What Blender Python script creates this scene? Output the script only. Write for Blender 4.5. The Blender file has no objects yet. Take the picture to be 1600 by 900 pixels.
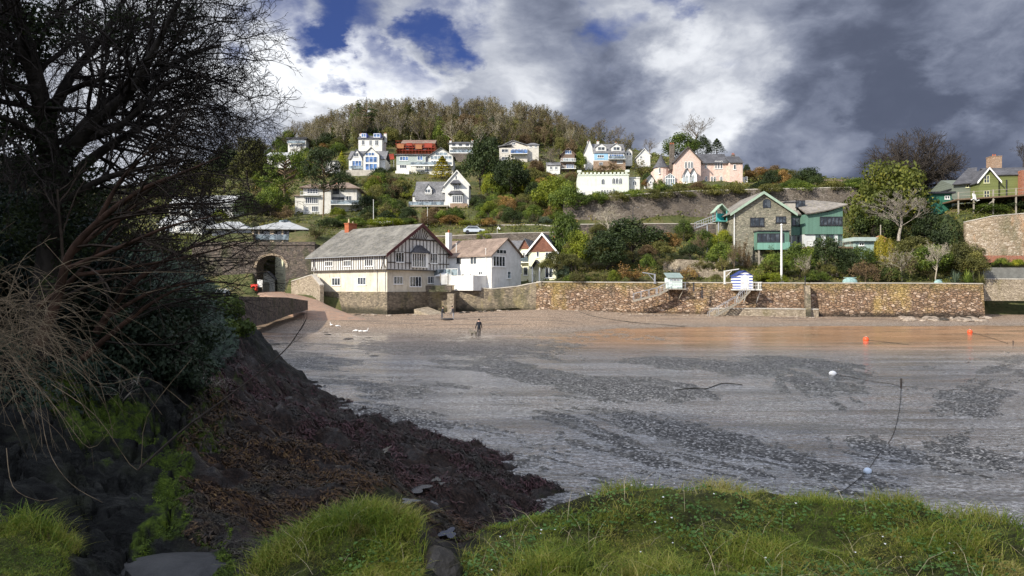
import bpy, bmesh, math, random
import numpy as np
from mathutils import Vector, Matrix, noise as mnoise

# ---------------------------------------------------------------- camera, sky, sun, exposure
F = 1100.0      # focal length of the photograph in its own 1600 px width
CZ = 4.8        # eye height above the mud
scene = bpy.context.scene
cam_d = bpy.data.cameras.new('camera'); cam = bpy.data.objects.new('camera', cam_d)
scene.collection.objects.link(cam); scene.camera = cam
cam.location = (0, 0, CZ); cam.rotation_euler = (math.radians(90), 0, 0)
cam_d.sensor_width = 36.0; cam_d.lens = F/1600*36.0
cam_d.clip_start = 0.1; cam_d.clip_end = 5000
scene.view_settings.view_transform = 'Standard'; scene.view_settings.look = 'None'
scene.view_settings.exposure = 0.50; scene.view_settings.gamma = 1
SUN_A, SUN_E = math.radians(50), math.radians(31)
S = Vector((-math.sin(SUN_A)*math.cos(SUN_E), -math.cos(SUN_A)*math.cos(SUN_E), math.sin(SUN_E)))
sd = bpy.data.lights.new('sun', 'SUN'); sun = bpy.data.objects.new('sun', sd)
scene.collection.objects.link(sun); sd.energy = 4.7; sd.angle = math.radians(0.6); sd.color = (1.0, 0.93, 0.80)
sun.rotation_euler = S.to_track_quat('Z', 'Y').to_euler()

def P(px, py, Y): return Vector(((px-800)/F*Y, Y, CZ-(py-450)/F*Y))

class NT:
    def __init__(s, nt): s.nt = nt; nt.nodes.clear()
    def n(s, t, props=None, **inp):
        nd = s.nt.nodes.new('ShaderNode'+t)
        for k, v in (props or {}).items(): setattr(nd, k, v)
        for k, v in inp.items():
            key = k.replace('_', ' ')
            if key.startswith('i') and key[1:].isdigit(): sk = nd.inputs[int(key[1:])]
            else: sk = nd.inputs[key]
            if isinstance(v, bpy.types.NodeSocket): s.nt.links.new(v, sk)
            elif isinstance(v, bpy.types.Node): s.nt.links.new(v.outputs[0], sk)
            else: sk.default_value = v
        return nd
    def math(s, op, a, b=0.0, c=False): 
        nd = s.n('Math', {'operation': op, 'use_clamp': c}, i0=a)
        if b is not None: s.link(b, nd.inputs[1])
        return nd.outputs[0]
    def link(s, v, sk):
        if isinstance(v, bpy.types.NodeSocket): s.nt.links.new(v, sk)
        else: sk.default_value = v
    def mix(s, f, a, b, mode='MIX'):
        nd = s.n('Mix', {'data_type': 'RGBA', 'blend_type': mode})
        s.link(f, nd.inputs[0])
        for v, k in ((a, 6), (b, 7)):
            if isinstance(v, bpy.types.NodeSocket): s.nt.links.new(v, nd.inputs[k])
            else: nd.inputs[k].default_value = (*v[:3], 1)
        return nd.outputs[2]
    def ramp(s, f, stops, interp='LINEAR'):
        nd = s.n('ValToRGB', i0=f); r = nd.color_ramp; r.interpolation = interp
        while len(r.elements) < len(stops): r.elements.new(0.5)
        for e, (p, c) in zip(r.elements, stops):
            e.position = p; e.color = (*c[:3], 1) if hasattr(c, '__len__') else (c, c, c, 1)
        return nd.outputs[0]
    def noise(s, vec, scale, detail=4, rough=0.6, dist=0.0, out=0):
        nd = s.n('TexNoise', Vector=vec, Scale=scale, Detail=detail, Roughness=rough, Distortion=dist)
        return nd.outputs[out]
    def mapping(s, vec, scale=(1, 1, 1), rot=(0, 0, 0), loc=(0, 0, 0)):
        return s.n('Mapping', Vector=vec, Scale=scale, Rotation=rot, Location=loc).outputs[0]
    def maprange(s, v, a, b, c=0.0, d=1.0, smooth=True):
        nd = s.n('MapRange', {'interpolation_type': 'SMOOTHSTEP' if smooth else 'LINEAR'}, i0=v)
        for i, x in enumerate((a, b, c, d)): nd.inputs[i+1].default_value = x
        return nd.outputs[0]

w = bpy.data.worlds.new('World'); scene.world = w; w.use_nodes = True
t = NT(w.node_tree)
def build_world():
    d = t.n('TexCoord').outputs['Generated']
    sky = t.n('TexSky', {'sky_type': 'NISHITA', 'sun_disc': False, 'sun_elevation': SUN_E,
                         'sun_rotation': math.pi+SUN_A, 'air_density': 1.0, 'dust_density': 0.6, 'ozone_density': 2.5}).outputs[0]
    sep = t.n('SeparateXYZ', Vector=d).outputs
    zz = t.math('ADD', t.math('MAXIMUM', sep[2], 0.0), 0.50)
    u = t.math('DIVIDE', sep[0], zz); v = t.math('DIVIDE', sep[1], zz)
    p = t.n('CombineXYZ', X=u, Y=v, Z=t.math('MULTIPLY', sep[2], 1.0)).outputs[0]
    warp = t.noise(p, 3.2, 4, 0.55, 0, 1)
    wv = t.n('VectorMath', {'operation': 'MULTIPLY_ADD'}, i0=warp); wv.inputs[1].default_value = (0.30,)*3; t.link(p, wv.inputs[2])
    pw = wv.outputs[0]
    big = t.noise(pw, 2.1, 8, 0.55)
    fine = t.noise(t.mapping(pw, loc=(3.1, 1.7, 0.4)), 4.2, 8, 0.58)
    edge = t.noise(t.mapping(pw, loc=(7.7, 2.2, 5.4)), 3.4, 9, 0.58)
    wd = t.n('VectorMath', {'operation': 'SUBTRACT'}, i0=t.noise(p, 4.5, 7, 0.6, 0, 1)); wd.inputs[1].default_value = (0.5,)*3
    wd2 = t.n('VectorMath', {'operation': 'MULTIPLY_ADD'}, i0=wd.outputs[0]); wd2.inputs[1].default_value = (0.30,)*3; t.link(d, wd2.inputs[2])
    dwarp = t.n('VectorMath', {'operation': 'NORMALIZE'}, i0=wd2.outputs[0]).outputs[0]
    def blob(px, py, r0, r1):            # soft region of the sky around a compass direction
        dv = Vector(((px-800)/F, 1.0, -(py-450)/F)).normalized()
        dot = t.n('VectorMath', {'operation': 'DOT_PRODUCT'}, i0=dwarp); dot.inputs[1].default_value = dv
        return t.maprange(dot.outputs['Value'], math.cos(r1), math.cos(r0))
    def add(*a):
        s = a[0]
        for b in a[1:]: s = t.math('ADD', s, b)
        return s
    def mul(a, k): return t.math('MULTIPLY', a, k)
    # how dense the cloud is: open blue near some directions
    opening = add(mul(blob(425, 45, 0.0, 0.12), 0.21), mul(blob(545, 12, 0.0, 0.08), 0.17), mul(blob(530, 125, 0.0, 0.05), 0.17), mul(blob(612, 110, 0.0, 0.04), 0.16),
                  mul(blob(915, 62, 0.0, 0.07), 0.21), mul(blob(990, 0, 0.0, 0.09), 0.22), mul(blob(1085, 25, 0.0, 0.09), 0.22), mul(blob(675, 45, 0, .045), 0.17), mul(blob(495, 85, 0, .05), 0.14),
                  mul(blob(390, 50, 0.0, 0.06), 0.12), mul(blob(700, 0, 0, .06), 0.10))
    shut = add(mul(blob(1450, 200, 0.1, 0.55), 0.14), mul(blob(800, 170, 0.02, 0.18), 0.08), mul(blob(330, 300, .05, .3), .1))
    dens = t.maprange(add(mul(edge, 0.62), mul(fine, 0.38), mul(opening, -0.95), shut), 0.17, 0.46)
    # how bright it is
    lit = add(mul(blob(585, 135, 0.0, 0.09), 0.22), mul(blob(445, 120, 0.0, 0.10), 0.18), mul(blob(740, 85, 0.0, 0.15), 0.13), mul(blob(1085, 150, 0.0, 0.11), 0.11), mul(blob(1020, 75, 0, .08), .06),
              mul(blob(1300, 200, 0.0, 0.06), 0.13), mul(blob(1540, 30, 0.0, 0.10), 0.12), mul(blob(1240, 60, 0, .12), 0.06), mul(blob(1090, 195, 0, .06), .08),
              mul(blob(200, 150, 0.1, 0.4), 0.10), mul(blob(1530, 120, 0, .06), .08), mul(blob(620, 70, 0, .22), .03), mul(blob(1350, 140, 0, .04), .06))
    dark = add(mul(blob(1400, 150, 0.0, 0.20), 0.17), mul(blob(1560, 240, 0.05, 0.30), 0.11), mul(blob(930, 190, 0.0, 0.11), 0.09), mul(blob(850, 35, 0.0, 0.09), 0.08), mul(blob(1240, 270, 0.0, 0.20), 0.05),
               mul(blob(390, 230, 0, .10), 0.09), mul(blob(690, 160, 0, .12), .05), mul(blob(960, 110, 0, .06), .05))
    det = t.noise(t.mapping(pw, loc=(1.2, 9.1, 3.4)), 6.5, 6, 0.65)
    br = t.math('SUBTRACT', add(mul(big, 0.42), mul(fine, 0.50), mul(det, 0.26), lit, -0.085), dark)
    col = t.ramp(br, [(0.28, (0.078, 0.092, 0.135)), (0.38, (0.132, 0.152, 0.212)), (0.48, (0.225, 0.250, 0.325)), (0.58, (0.38, 0.405, 0.47)), (0.69, (0.66, 0.68, 0.72)), (0.84, (0.95, 0.97, 1.0))], 'B_SPLINE')
    cloud = t.mix(1.0, col, (7.2, 7.2, 7.2), 'MULTIPLY')
    # brightness added to the unseen sky overhead, sunward and behind, to fill the shade
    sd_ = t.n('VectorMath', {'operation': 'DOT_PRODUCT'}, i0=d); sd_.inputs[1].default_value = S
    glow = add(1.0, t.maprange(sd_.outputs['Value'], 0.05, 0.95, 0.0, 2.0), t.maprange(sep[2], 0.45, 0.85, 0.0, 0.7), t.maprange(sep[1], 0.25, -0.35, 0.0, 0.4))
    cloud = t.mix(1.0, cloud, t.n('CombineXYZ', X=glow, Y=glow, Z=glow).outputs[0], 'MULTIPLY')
    blue = t.mix(1.0, sky, (0.10, 0.17, 0.42), 'MULTIPLY')
    blue = t.mix(0.10, blue, (2.0, 2.4, 3.4))
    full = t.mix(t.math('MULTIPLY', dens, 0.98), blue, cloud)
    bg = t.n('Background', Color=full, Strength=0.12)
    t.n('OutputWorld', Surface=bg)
build_world()

# ---------------------------------------------------------------- materials
MATS = {}
def mat(name):
    m = bpy.data.materials.new(name); m.use_nodes = True; return m, NT(m.node_tree)
def fin(t, m, col, rough=0.8, spec=0.3, bump=None, bstr=0.3, bdist=0.02, name=None, extra=None):
    kw = dict(Base_Color=col if not isinstance(col, tuple) else (*col[:3], 1), Roughness=rough, Specular_IOR_Level=spec)
    if bump is not None:
        kw['Normal'] = t.n('Bump', Strength=bstr, Distance=bdist, Height=bump)
    if extra: kw.update(extra)
    b = t.n('BsdfPrincipled', **kw)
    t.n('OutputMaterial', Surface=b)
    return m
def plain(name, c, rough=0.6, var=0.18, scale=1.5, spec=0.3, stain=None, metallic=0.0):
    if name in MATS: return MATS[name]
    m, t = mat(name); oc = t.n('TexCoord').outputs['Object']
    n1 = t.noise(oc, scale, 6, 0.65)
    col = t.mix(t.maprange(n1, 0.3, 0.7), tuple(x*(1-var) for x in c), tuple(min(1, x*(1+var*0.5)) for x in c))
    if stain:
        st = t.noise(t.mapping(oc, scale=(1.2, 1.2, 0.25)), 1.6, 6, 0.7)
        col = t.mix(t.maprange(st, 0.5, 0.72, 0, 0.75), col, stain)
    fin(t, m, col, rough, spec, t.noise(oc, 25, 3), 0.15, 0.01, extra={'Metallic': metallic})
    MATS[name] = m; return m
def stone(name, cols, size=0.35, flat=2.2, mortar=(0.16, 0.14, 0.12), stains=(), bstr=0.7, weed=None, mw=0.05, top=None):
    if name in MATS: return MATS[name]
    m, t = mat(name); g = t.n('NewGeometry').outputs['Position']
    mp = t.mapping(g, scale=(1, 1, flat))
    wob = t.noise(mp, 1.2/size, 2, 0.5, 0, 1)
    wv = t.n('VectorMath', {'operation': 'MULTIPLY_ADD'}, i0=wob); wv.inputs[1].default_value = (size*0.35,)*3; t.link(mp, wv.inputs[2])
    v = t.n('TexVoronoi', {'feature': 'F1'}, Vector=wv.outputs[0], Scale=1/size)
    e = t.n('TexVoronoi', {'feature': 'DISTANCE_TO_EDGE'}, Vector=wv.outputs[0], Scale=1/size).outputs[0]
    rnd = t.n('SeparateColor', i0=v.outputs['Color']).outputs[0]
    n = len(cols)
    col = t.ramp(rnd, [(i/max(1, n-1), c) for i, c in enumerate(cols)])
    grain = t.noise(g, 6/size, 3, 0.6)
    col = t.mix(0.55, col, t.mix(t.maprange(grain, 0.3, 0.7), (0.45,)*3, (1.25,)*3), 'MULTIPLY')
    mm = t.maprange(e, 0.0, mw*2, 1, 0)
    col = t.mix(t.math('MULTIPLY', mm, 0.85), col, mortar)
    for i, (c, sc, lo, hi, amt) in enumerate(stains):
        st = t.noise(t.mapping(g, scale=(1, 1, 0.45), loc=(i*13.7, 5, 2)), sc, 6, 0.65)
        col = t.mix(t.maprange(st, lo, hi, 0, amt), col, c)
    if top:    # lichen and growth above a height
        z = t.n('SeparateXYZ', Vector=g).outputs[2]; zz = t.math('ADD', z, t.math('MULTIPLY', t.math('SUBTRACT', t.noise(g, 0.5, 6, .7), 0.5), top[3]))
        tc = t.ramp(t.noise(g, 1.3, 4), [(.4, (.10, .10, .03)), (.5, top[0]), (.62, tuple(x*1.3 for x in top[0]))]); col = t.mix(t.maprange(zz, top[1], top[2], 0, .75), col, tc)
    if weed:   # growth or tide mark below a height
        z = t.n('SeparateXYZ', Vector=g).outputs[2]
        zz = t.math('ADD', z, t.math('MULTIPLY', t.math('SUBTRACT', t.noise(g, 0.8, 5), 0.5), weed[3]))
        col = t.mix(t.maprange(zz, weed[1], weed[2], 0.85, 0.0), col, weed[0])
    h = t.math('ADD', t.maprange(e, 0, 0.12), t.math('MULTIPLY', grain, 0.5))
    h = t.math('ADD', h, t.math('MULTIPLY', rnd, 0.7))
    fin(t, m, col, 0.9, 0.2, h, bstr, size*0.25)
    MATS[name] = m; return m
def slate(name, c1, c2, lich=None, row=0.28):
    if name in MATS: return MATS[name]
    m, t = mat(name); oc = t.n('NewGeometry').outputs['Position']
    v = t.n('TexVoronoi', {'feature': 'F1'}, Vector=t.mapping(oc, scale=(1, 1, 1.6)), Scale=1/row)
    r = t.n('SeparateColor', i0=v.outputs['Color']).outputs[0]
    col = t.mix(r, c1, c2)
    n1 = t.noise(oc, 0.45, 7, 0.7)
    col = t.mix(t.maprange(n1, 0.4, 0.7, 0, 0.55), col, tuple(x*1.9 for x in c2))
    if lich:
        col = t.mix(t.maprange(t.noise(oc, 1.7, 7, 0.75), 0.52, 0.7, 0, 0.6), col, lich)
    wv = t.n('TexWave', {'wave_type': 'BANDS', 'bands_direction': 'Z', 'wave_profile': 'SAW'}, Vector=oc, Scale=1.4, Distortion=0.4)
    fin(t, m, col, 0.75, 0.3, t.math('ADD', t.math('MULTIPLY', wv.outputs[0], 1), r), 0.5, 0.03)
    MATS[name] = m; return m
def glass(name='window_glass', c=(0.02, 0.025, 0.03), rough=0.06):
    if name in MATS: return MATS[name]
    m, t = mat(name); g = t.n('NewGeometry').outputs['Position']
    n1 = t.noise(g, 0.9, 2)
    fin(t, m, t.mix(t.maprange(n1, 0.45, 0.6), c, tuple(x*2.5+0.02 for x in c)), rough, 0.8, t.noise(g, 0.7, 2), 0.03, 0.05)
    MATS[name] = m; return m
def leafy(name, dark, light, tip=None, trans=0.25, scale=0.9, rough=0.65, spec=0.25):
    if name in MATS: return MATS[name]
    m, t = mat(name); g = t.n('NewGeometry').outputs['Position']
    rnd = t.n('ObjectInfo').outputs['Random']
    n1 = t.noise(g, scale, 3, 0.6); n2 = t.noise(g, scale*9, 2, 0.6)
    f = t.math('ADD', t.math('MULTIPLY', n1, 0.65), t.math('MULTIPLY', n2, 0.5))
    f = t.math('ADD', f, t.math('MULTIPLY', t.math('SUBTRACT', rnd, 0.5), 0.14))
    stops = [(0.38, dark), (0.62, light)]
    if tip: stops.append((0.74, tip))
    col = t.ramp(f, stops)
    d = t.n('BsdfPrincipled', Base_Color=col, Roughness=rough, Specular_IOR_Level=spec)
    tr = t.n('BsdfTranslucent', Color=t.mix(1.0, col, (1.3, 1.4, 0.7), 'MULTIPLY'))
    ms = t.n('MixShader', Fac=trans); t.link(d.outputs[0], ms.inputs[1]); t.link(tr.outputs[0], ms.inputs[2])
    t.n('OutputMaterial', Surface=ms)
    MATS[name] = m; return m
def bark(name, c1, c2, scale=6, rough=0.85):
    if name in MATS: return MATS[name]
    m, t = mat(name); g = t.n('NewGeometry').outputs['Position']
    n = t.noise(t.mapping(g, scale=(1, 1, 0.4)), scale, 5, 0.7)
    fin(t, m, t.mix(t.maprange(n, 0.35, 0.65), c1, c2), rough, 0.2, n, 0.6, 0.02)
    MATS[name] = m; return m

# ---------------------------------------------------------------- mesh helpers
COL = scene.collection
def link_mesh(name, verts, faces, m=None, parent=None, smooth=False, mats=None, midx=None):
    me = bpy.data.meshes.new(name)
    if isinstance(verts, np.ndarray):
        nv = len(verts); me.vertices.add(nv); me.vertices.foreach_set('co', verts.astype(np.float32).ravel())
        k = faces.shape[1]; nf = len(faces)
        me.loops.add(nf*k); me.loops.foreach_set('vertex_index', faces.astype(np.int32).ravel())
        me.polygons.add(nf); me.polygons.foreach_set('loop_start', np.arange(nf, dtype=np.int32)*k)
        try: me.polygons.foreach_set('loop_total', np.full(nf, k, dtype=np.int32))
        except Exception: pass
        me.update(calc_edges=True)
    else:
        me.from_pydata([tuple(v) for v in verts], [], faces); me.update()
    o = bpy.data.objects.new(name, me); COL.objects.link(o)
    for x in (mats or ([m] if m else [])): me.materials.append(x)
    if midx is not None: me.polygons.foreach_set('material_index', np.array(midx, dtype=np.int32))
    if smooth: me.polygons.foreach_set('use_smooth', np.ones(len(me.polygons), dtype=bool))
    if parent: o.parent = parent
    return o
class MB:
    def __init__(s): s.v = []; s.f = []; s.mi = []; s.cur = 0
    def add(s, vs, fs):
        b = len(s.v); s.v += [tuple(x) for x in vs]
        for f in fs: s.f.append([i+b for i in f]); s.mi.append(s.cur)
    def box(s, x0, x1, y0, y1, z0, z1):
        s.add([(x0,y0,z0),(x1,y0,z0),(x1,y1,z0),(x0,y1,z0),(x0,y0,z1),(x1,y0,z1),(x1,y1,z1),(x0,y1,z1)],
              [(0,3,2,1),(4,5,6,7),(0,1,5,4),(1,2,6,5),(2,3,7,6),(3,0,4,7)])
    def obox(s, o, ux, uy, uz, a0, a1, b0, b1, c0, c1):
        s.add([o+ux*a+uy*b+uz*c for c in (c0, c1) for (a, b) in ((a0,b0),(a1,b0),(a1,b1),(a0,b1))],
              [(0,3,2,1),(4,5,6,7),(0,1,5,4),(1,2,6,5),(2,3,7,6),(3,0,4,7)])
    def prism(s, poly, vec):
        n = len(poly); vec = Vector(vec); a = [Vector(p) for p in poly]; b = [p+vec for p in a]
        s.add(a+b, [tuple(range(n)), tuple(range(2*n-1, n-1, -1))]+[(i, (i+n), (i+1) % n+n, (i+1) % n) for i in range(n)])
    def bar(s, p, q, r, r2=None, n=6):
        p = Vector(p); q = Vector(q); d = (q-p)
        if d.length < 1e-6: return
        d.normalize(); a = d.orthogonal().normalized(); b = d.cross(a); r2 = r if r2 is None else r2
        vs = [p+(a*math.cos(6.2832*i/n)+b*math.sin(6.2832*i/n))*r for i in range(n)]+[q+(a*math.cos(6.2832*i/n)+b*math.sin(6.2832*i/n))*r2 for i in range(n)]
        s.add(vs, [(i, (i+1) % n, (i+1) % n+n, i+n) for i in range(n)]+[tuple(range(n-1, -1, -1)), tuple(range(n, 2*n))])
    def lathe(s, c, prof, n=12, sx=1, sy=1):
        c = Vector(c); b = []
        for (r, z) in prof: b += [c+Vector((r*sx*math.cos(6.2832*i/n), r*sy*math.sin(6.2832*i/n), z)) for i in range(n)]
        fs = [(k*n+i, k*n+(i+1) % n, (k+1)*n+(i+1) % n, (k+1)*n+i) for k in range(len(prof)-1) for i in range(n)]
        fs += [tuple(range(n-1, -1, -1)), tuple(range((len(prof)-1)*n, len(prof)*n))]
        s.add(b, fs)
    def slab(s, quad, th):
        q = [Vector(p) for p in quad]; nrm = (q[1]-q[0]).cross(q[2]-q[0]).normalized()
        if nrm.z < 0: nrm = -nrm
        s.prism(q, nrm*th)
    def build(s, name, m, parent=None, smooth=False):
        mats = m if isinstance(m, list) else None
        o = link_mesh(name, s.v, s.f, None if mats else m, parent, smooth, mats, s.mi if mats else None)
        bm = bmesh.new(); bm.from_mesh(o.data); bmesh.ops.recalc_face_normals(bm, faces=bm.faces); bm.to_mesh(o.data); bm.free()
        return o
def tag(o, label=None, cat=None, group=None, kind=None):
    if label: o['label'] = label
    if cat: o['category'] = cat
    if group: o['group'] = group
    if kind: o['kind'] = kind
    return o
def empty(name, loc, rz=0, label=None, cat=None, group=None):
    o = bpy.data.objects.new(name, None); COL.objects.link(o); o.location = loc; o.rotation_euler = (0, 0, rz)
    o.empty_display_size = 0.3
    return tag(o, label, cat, group)
def copy_tree(o, parent=None):
    c = o.copy(); COL.objects.link(c); c.parent = parent
    for ch in list(o.children): copy_tree(ch, c)
    return c

# numpy gradient-ish value noise
def vnoise(x, y, seed=0):
    xi = np.floor(x).astype(np.int64); yi = np.floor(y).astype(np.int64); xf = x-xi; yf = y-yi
    def h(a, b):
        n = (a*374761393+b*668265263+seed*982451653) & 0xffffffff
        n = ((n ^ (n >> 13))*1274126177) & 0xffffffff
        return ((n ^ (n >> 16)) & 0xffff)/65535.0
    u = xf*xf*(3-2*xf); v = yf*yf*(3-2*yf)
    return (h(xi, yi)*(1-u)+h(xi+1, yi)*u)*(1-v)+(h(xi, yi+1)*(1-u)+h(xi+1, yi+1)*u)*v
def fbm(x, y, seed=0, oct=5, g=0.5):
    s = 0; a = 1; tot = 0; x = np.asarray(x, float); y = np.asarray(y, float)
    for i in range(oct):
        s = s+a*vnoise(x, y, seed+i*17); tot += a; a *= g; x = x*2.03+3.1; y = y*1.97+7.7
    return s/tot
def grid_faces(nu, nv):
    i = np.arange(nv-1)[:, None]*nu+np.arange(nu-1)[None, :]
    return np.stack([i, i+1, i+nu+1, i+nu], -1).reshape(-1, 4)
# ---------------------------------------------------------------- ground: bay, water, hillside
def ss(x, a, b): 
    q = np.clip((x-a)/(b-a), 0, 1); return q*q*(3-2*q)
BARS = [  # ridges of dark gravel standing out of the film of water: centre x, y, half widths (photo plan), tilt, height
 (1130, 690, 235, 42, 0.26, 1.0), (1400, 712, 190, 30, 0.10, 0.9), (940, 610, 260, 22, 0.05, 0.7), (700, 545, 300, 22, 0.0, 0.9), (1150, 555, 380, 26, 0.05, 1.1),
 (620, 640, 110, 45, 0.25, 1.0), (900, 655, 160, 12, 0.05, 0.3), (820, 585, 130, 14, 0.05, 0.4), (1330, 600, 200, 18, 0.06, 0.6), (1480, 575, 120, 10, 0.05, 0.3), (520, 560, 130, 20, 0, 0.5),
 (760, 700, 120, 20, 0.5, 0.35), (1000, 730, 120, 10, 0.3, 0.3)]
CHAN = [ # wet bands
 ([(640, 575), (820, 610), (960, 640), (1150, 665), (1330, 715), (1620, 775)], 16, 1.0), ([(760, 640), (900, 690), (1010, 745), (1200, 770), (1500, 810)], 22, 1.1),
 ([(1100, 640), (1300, 660), (1620, 670)], 24, 1.0), ([(1500, 760), (1620, 790)], 40, 1.0), ([(390, 500), (480, 520), (600, 570)], 26, 0.8), ([(620, 600), (560, 590), (500, 600)], 16, 0.7),
 ([(900, 570), (1050, 590), (1200, 590)], 8, 0.8), ([(1330, 545), (1600, 600)], 20, 0.5)]
def bay_h(X, Y):
    px = 800+F*X/Y; py = 450+F*CZ/Y
    f = np.zeros_like(X)-0.15
    wx = (fbm(px/70, py/22, 5)-0.5); wy = (fbm(px/60, py/18, 9)-0.5)
    qx = px+wx*70; qy = py+wy*26
    for (cx, cy, a, b, tl, h) in BARS:
        dx = (qx-cx); dy = (qy-cy)-dx*tl
        r = np.sqrt((dx/a)**2+(dy/b)**2); f = f+h*(1-ss(r, 0.35, 1.15))
    for pts, wd, k in CHAN:
        d = np.full(X.shape, 1e9)
        for (x0, y0), (x1, y1) in zip(pts[:-1], pts[1:]):
            ax, ay = x1-x0, (y1-y0); tt = np.clip(((qx-x0)*ax+(qy-y0)*ay)/(ax*ax+ay*ay), 0, 1)
            d = np.minimum(d, np.hypot((qx-x0-tt*ax)*0.35, qy-y0-tt*ay))
        f = f-k*(1-ss(d, wd*0.35, wd*1.1))
    z = 0.028*f+0.05*(fbm(X*0.35, Y*0.25, 31)-0.5)+0.045*(fbm(X*1.3, Y*0.8, 33)-0.5)
    sl_ = np.interp(py, [500, 560, 620, 700, 780, 900], [.0, .05, .14, .25, .22, .1]); vv = py-sl_*(px-700)+14*(fbm(px/210, py/60, 39, 3)-.5); rc_ = fbm(px/330, vv/13, 37, 5, .55)-0.5; r2_ = fbm(px/150, vv/5, 38, 4, .55)-0.5; r3_ = fbm(px/420, vv/3.2, 36, 4, .6)-.5; z = z+(0.12*rc_+0.09*r2_+.05*r3_)*(1-ss(Y, 60, 80))+0.002
    z = z+0.060*(fbm(X*5.5, Y*4.5, 35, 4, .65)-0.5)-.002
    # open water on the right, beach rising to the walls
    lim = np.interp(px, [300, 700, 860, 980, 1100, 1300, 1450, 1600, 1900], [88, 84, 87, 97, 97, 98, 98, 99, 101])
    beach = ss(Y, lim-14, lim+16)*np.interp(px, [300, 500, 650, 850, 1000, 1300, 1600], [1.0, 0.7, 0.75, 1.5, 1.1, 0.75, 0.5])
    wet = ss(px+ (py-520)*3, 930, 1150)*ss(Y, 42, 58)*(1-ss(Y, 84, 97))
    z = z+beach*1.0-wet*0.05
    leftm = ss(-X, np.interp(Y, [20, 28, 45, 70, 80], [8, 12, 20, 26, 28]), np.interp(Y, [20, 28, 45, 70, 80], [11, 18, 30, 40, 42]))*1.5
    return z+leftm
US = np.arange(-500, 2101, 3.0); YS = np.geomspace(9.0, 125.0, 520)
UU, YY = np.meshgrid(US, YS); XX = (UU-800)/F*YY
ZZ = bay_h(XX, YY)
def mud_mat():
    m, t = mat('mud_and_shingle'); g = t.n('NewGeometry').outputs['Position']
    sx = t.n('SeparateXYZ', Vector=g).outputs; z = sx[2]
    n1 = t.noise(g, 2.2, 6, 0.7); n2 = t.noise(g, 7, 10, 0.80); vr = t.n('TexVoronoi', {'feature': 'F1'}, Vector=g, Scale=16)
    r = t.n('SeparateColor', i0=vr.outputs['Color']).outputs[0]
    grey = t.ramp(t.math('ADD', t.math('MULTIPLY', n2, 0.6), t.math('MULTIPLY', r, 0.4)), [(0.36, (0.015, 0.014, 0.012)), (0.48, (0.050, 0.047, 0.042)), (0.58, (0.115, 0.11, 0.10)), (0.70, (0.55, 0.53, 0.49))])
    grey = t.mix(t.maprange(n1, 0.35, 0.65, 0.0, 0.25), grey, (0.12, 0.115, 0.105))
    brown = t.ramp(t.math('ADD', t.math('MULTIPLY', n2, 0.75), t.math('MULTIPLY', r, 0.25)), [(0.34, (0.045, 0.027, 0.015)), (0.44, (0.14, 0.092, 0.055)), (0.54, (0.30, 0.205, 0.13)), (0.66, (0.70, 0.58, 0.46))])
    zb = t.math('ADD', z, t.math('MULTIPLY', t.math('SUBTRACT', n1, 0.5), 0.25))
    col = t.mix(t.maprange(zb, 0.05, 0.35), grey, brown)
    far = t.maprange(sx[1], 42, 75)
    col = t.mix(t.math('MULTIPLY', far, 0.55), col, brown)
    strand = t.noise(t.mapping(g, scale=(0.08, 1.0, 1)), 0.9, 5, 0.6)
    col = t.mix(t.math('MULTIPLY', t.maprange(strand, 0.56, 0.66, 0, 0.7), t.maprange(z, 0.12, 0.3)), col, (0.035, 0.028, 0.022))
    brown2 = t.noise(t.mapping(g, scale=(.12, .6, 1), loc=(1, 2, 0)), 1.0, 6, .65); col = t.mix(t.math('MULTIPLY', t.maprange(brown2, .5, .62, 0, .55), t.maprange(z, .1, .4)), col, (.09, .07, .055))
    weed = t.noise(t.mapping(g, scale=(0.6, 1, 1), loc=(4, 9, 0)), 1.1, 7, 0.7)
    col = t.mix(t.maprange(weed, 0.60, 0.68, 0, 0.8), col, (0.028, 0.026, 0.018))
    wetn = t.noise(t.mapping(g, scale=(0.4, 1, 1)), 1.5, 6, 0.7)
    wl = t.maprange(z, 0.0, 0.05, 0.30, 0.75)
    rough = t.math('ADD', wl, t.math('MULTIPLY', t.math('SUBTRACT', wetn, 0.5), 0.5), True)
    h = t.math('ADD', t.math('MULTIPLY', n2, 1.0), t.math('MULTIPLY', r, 0.6))
    fin(t, m, col, rough, 0.45, h, 0.9, 0.035)
    return m
MUD = mud_mat()
mud = tag(link_mesh('mudflat', np.stack([XX, YY, ZZ], -1).reshape(-1, 3), grid_faces(len(US), len(YS)), MUD, None, True), 'grey gravel and mud of the drained bay', kind='structure')
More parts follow.
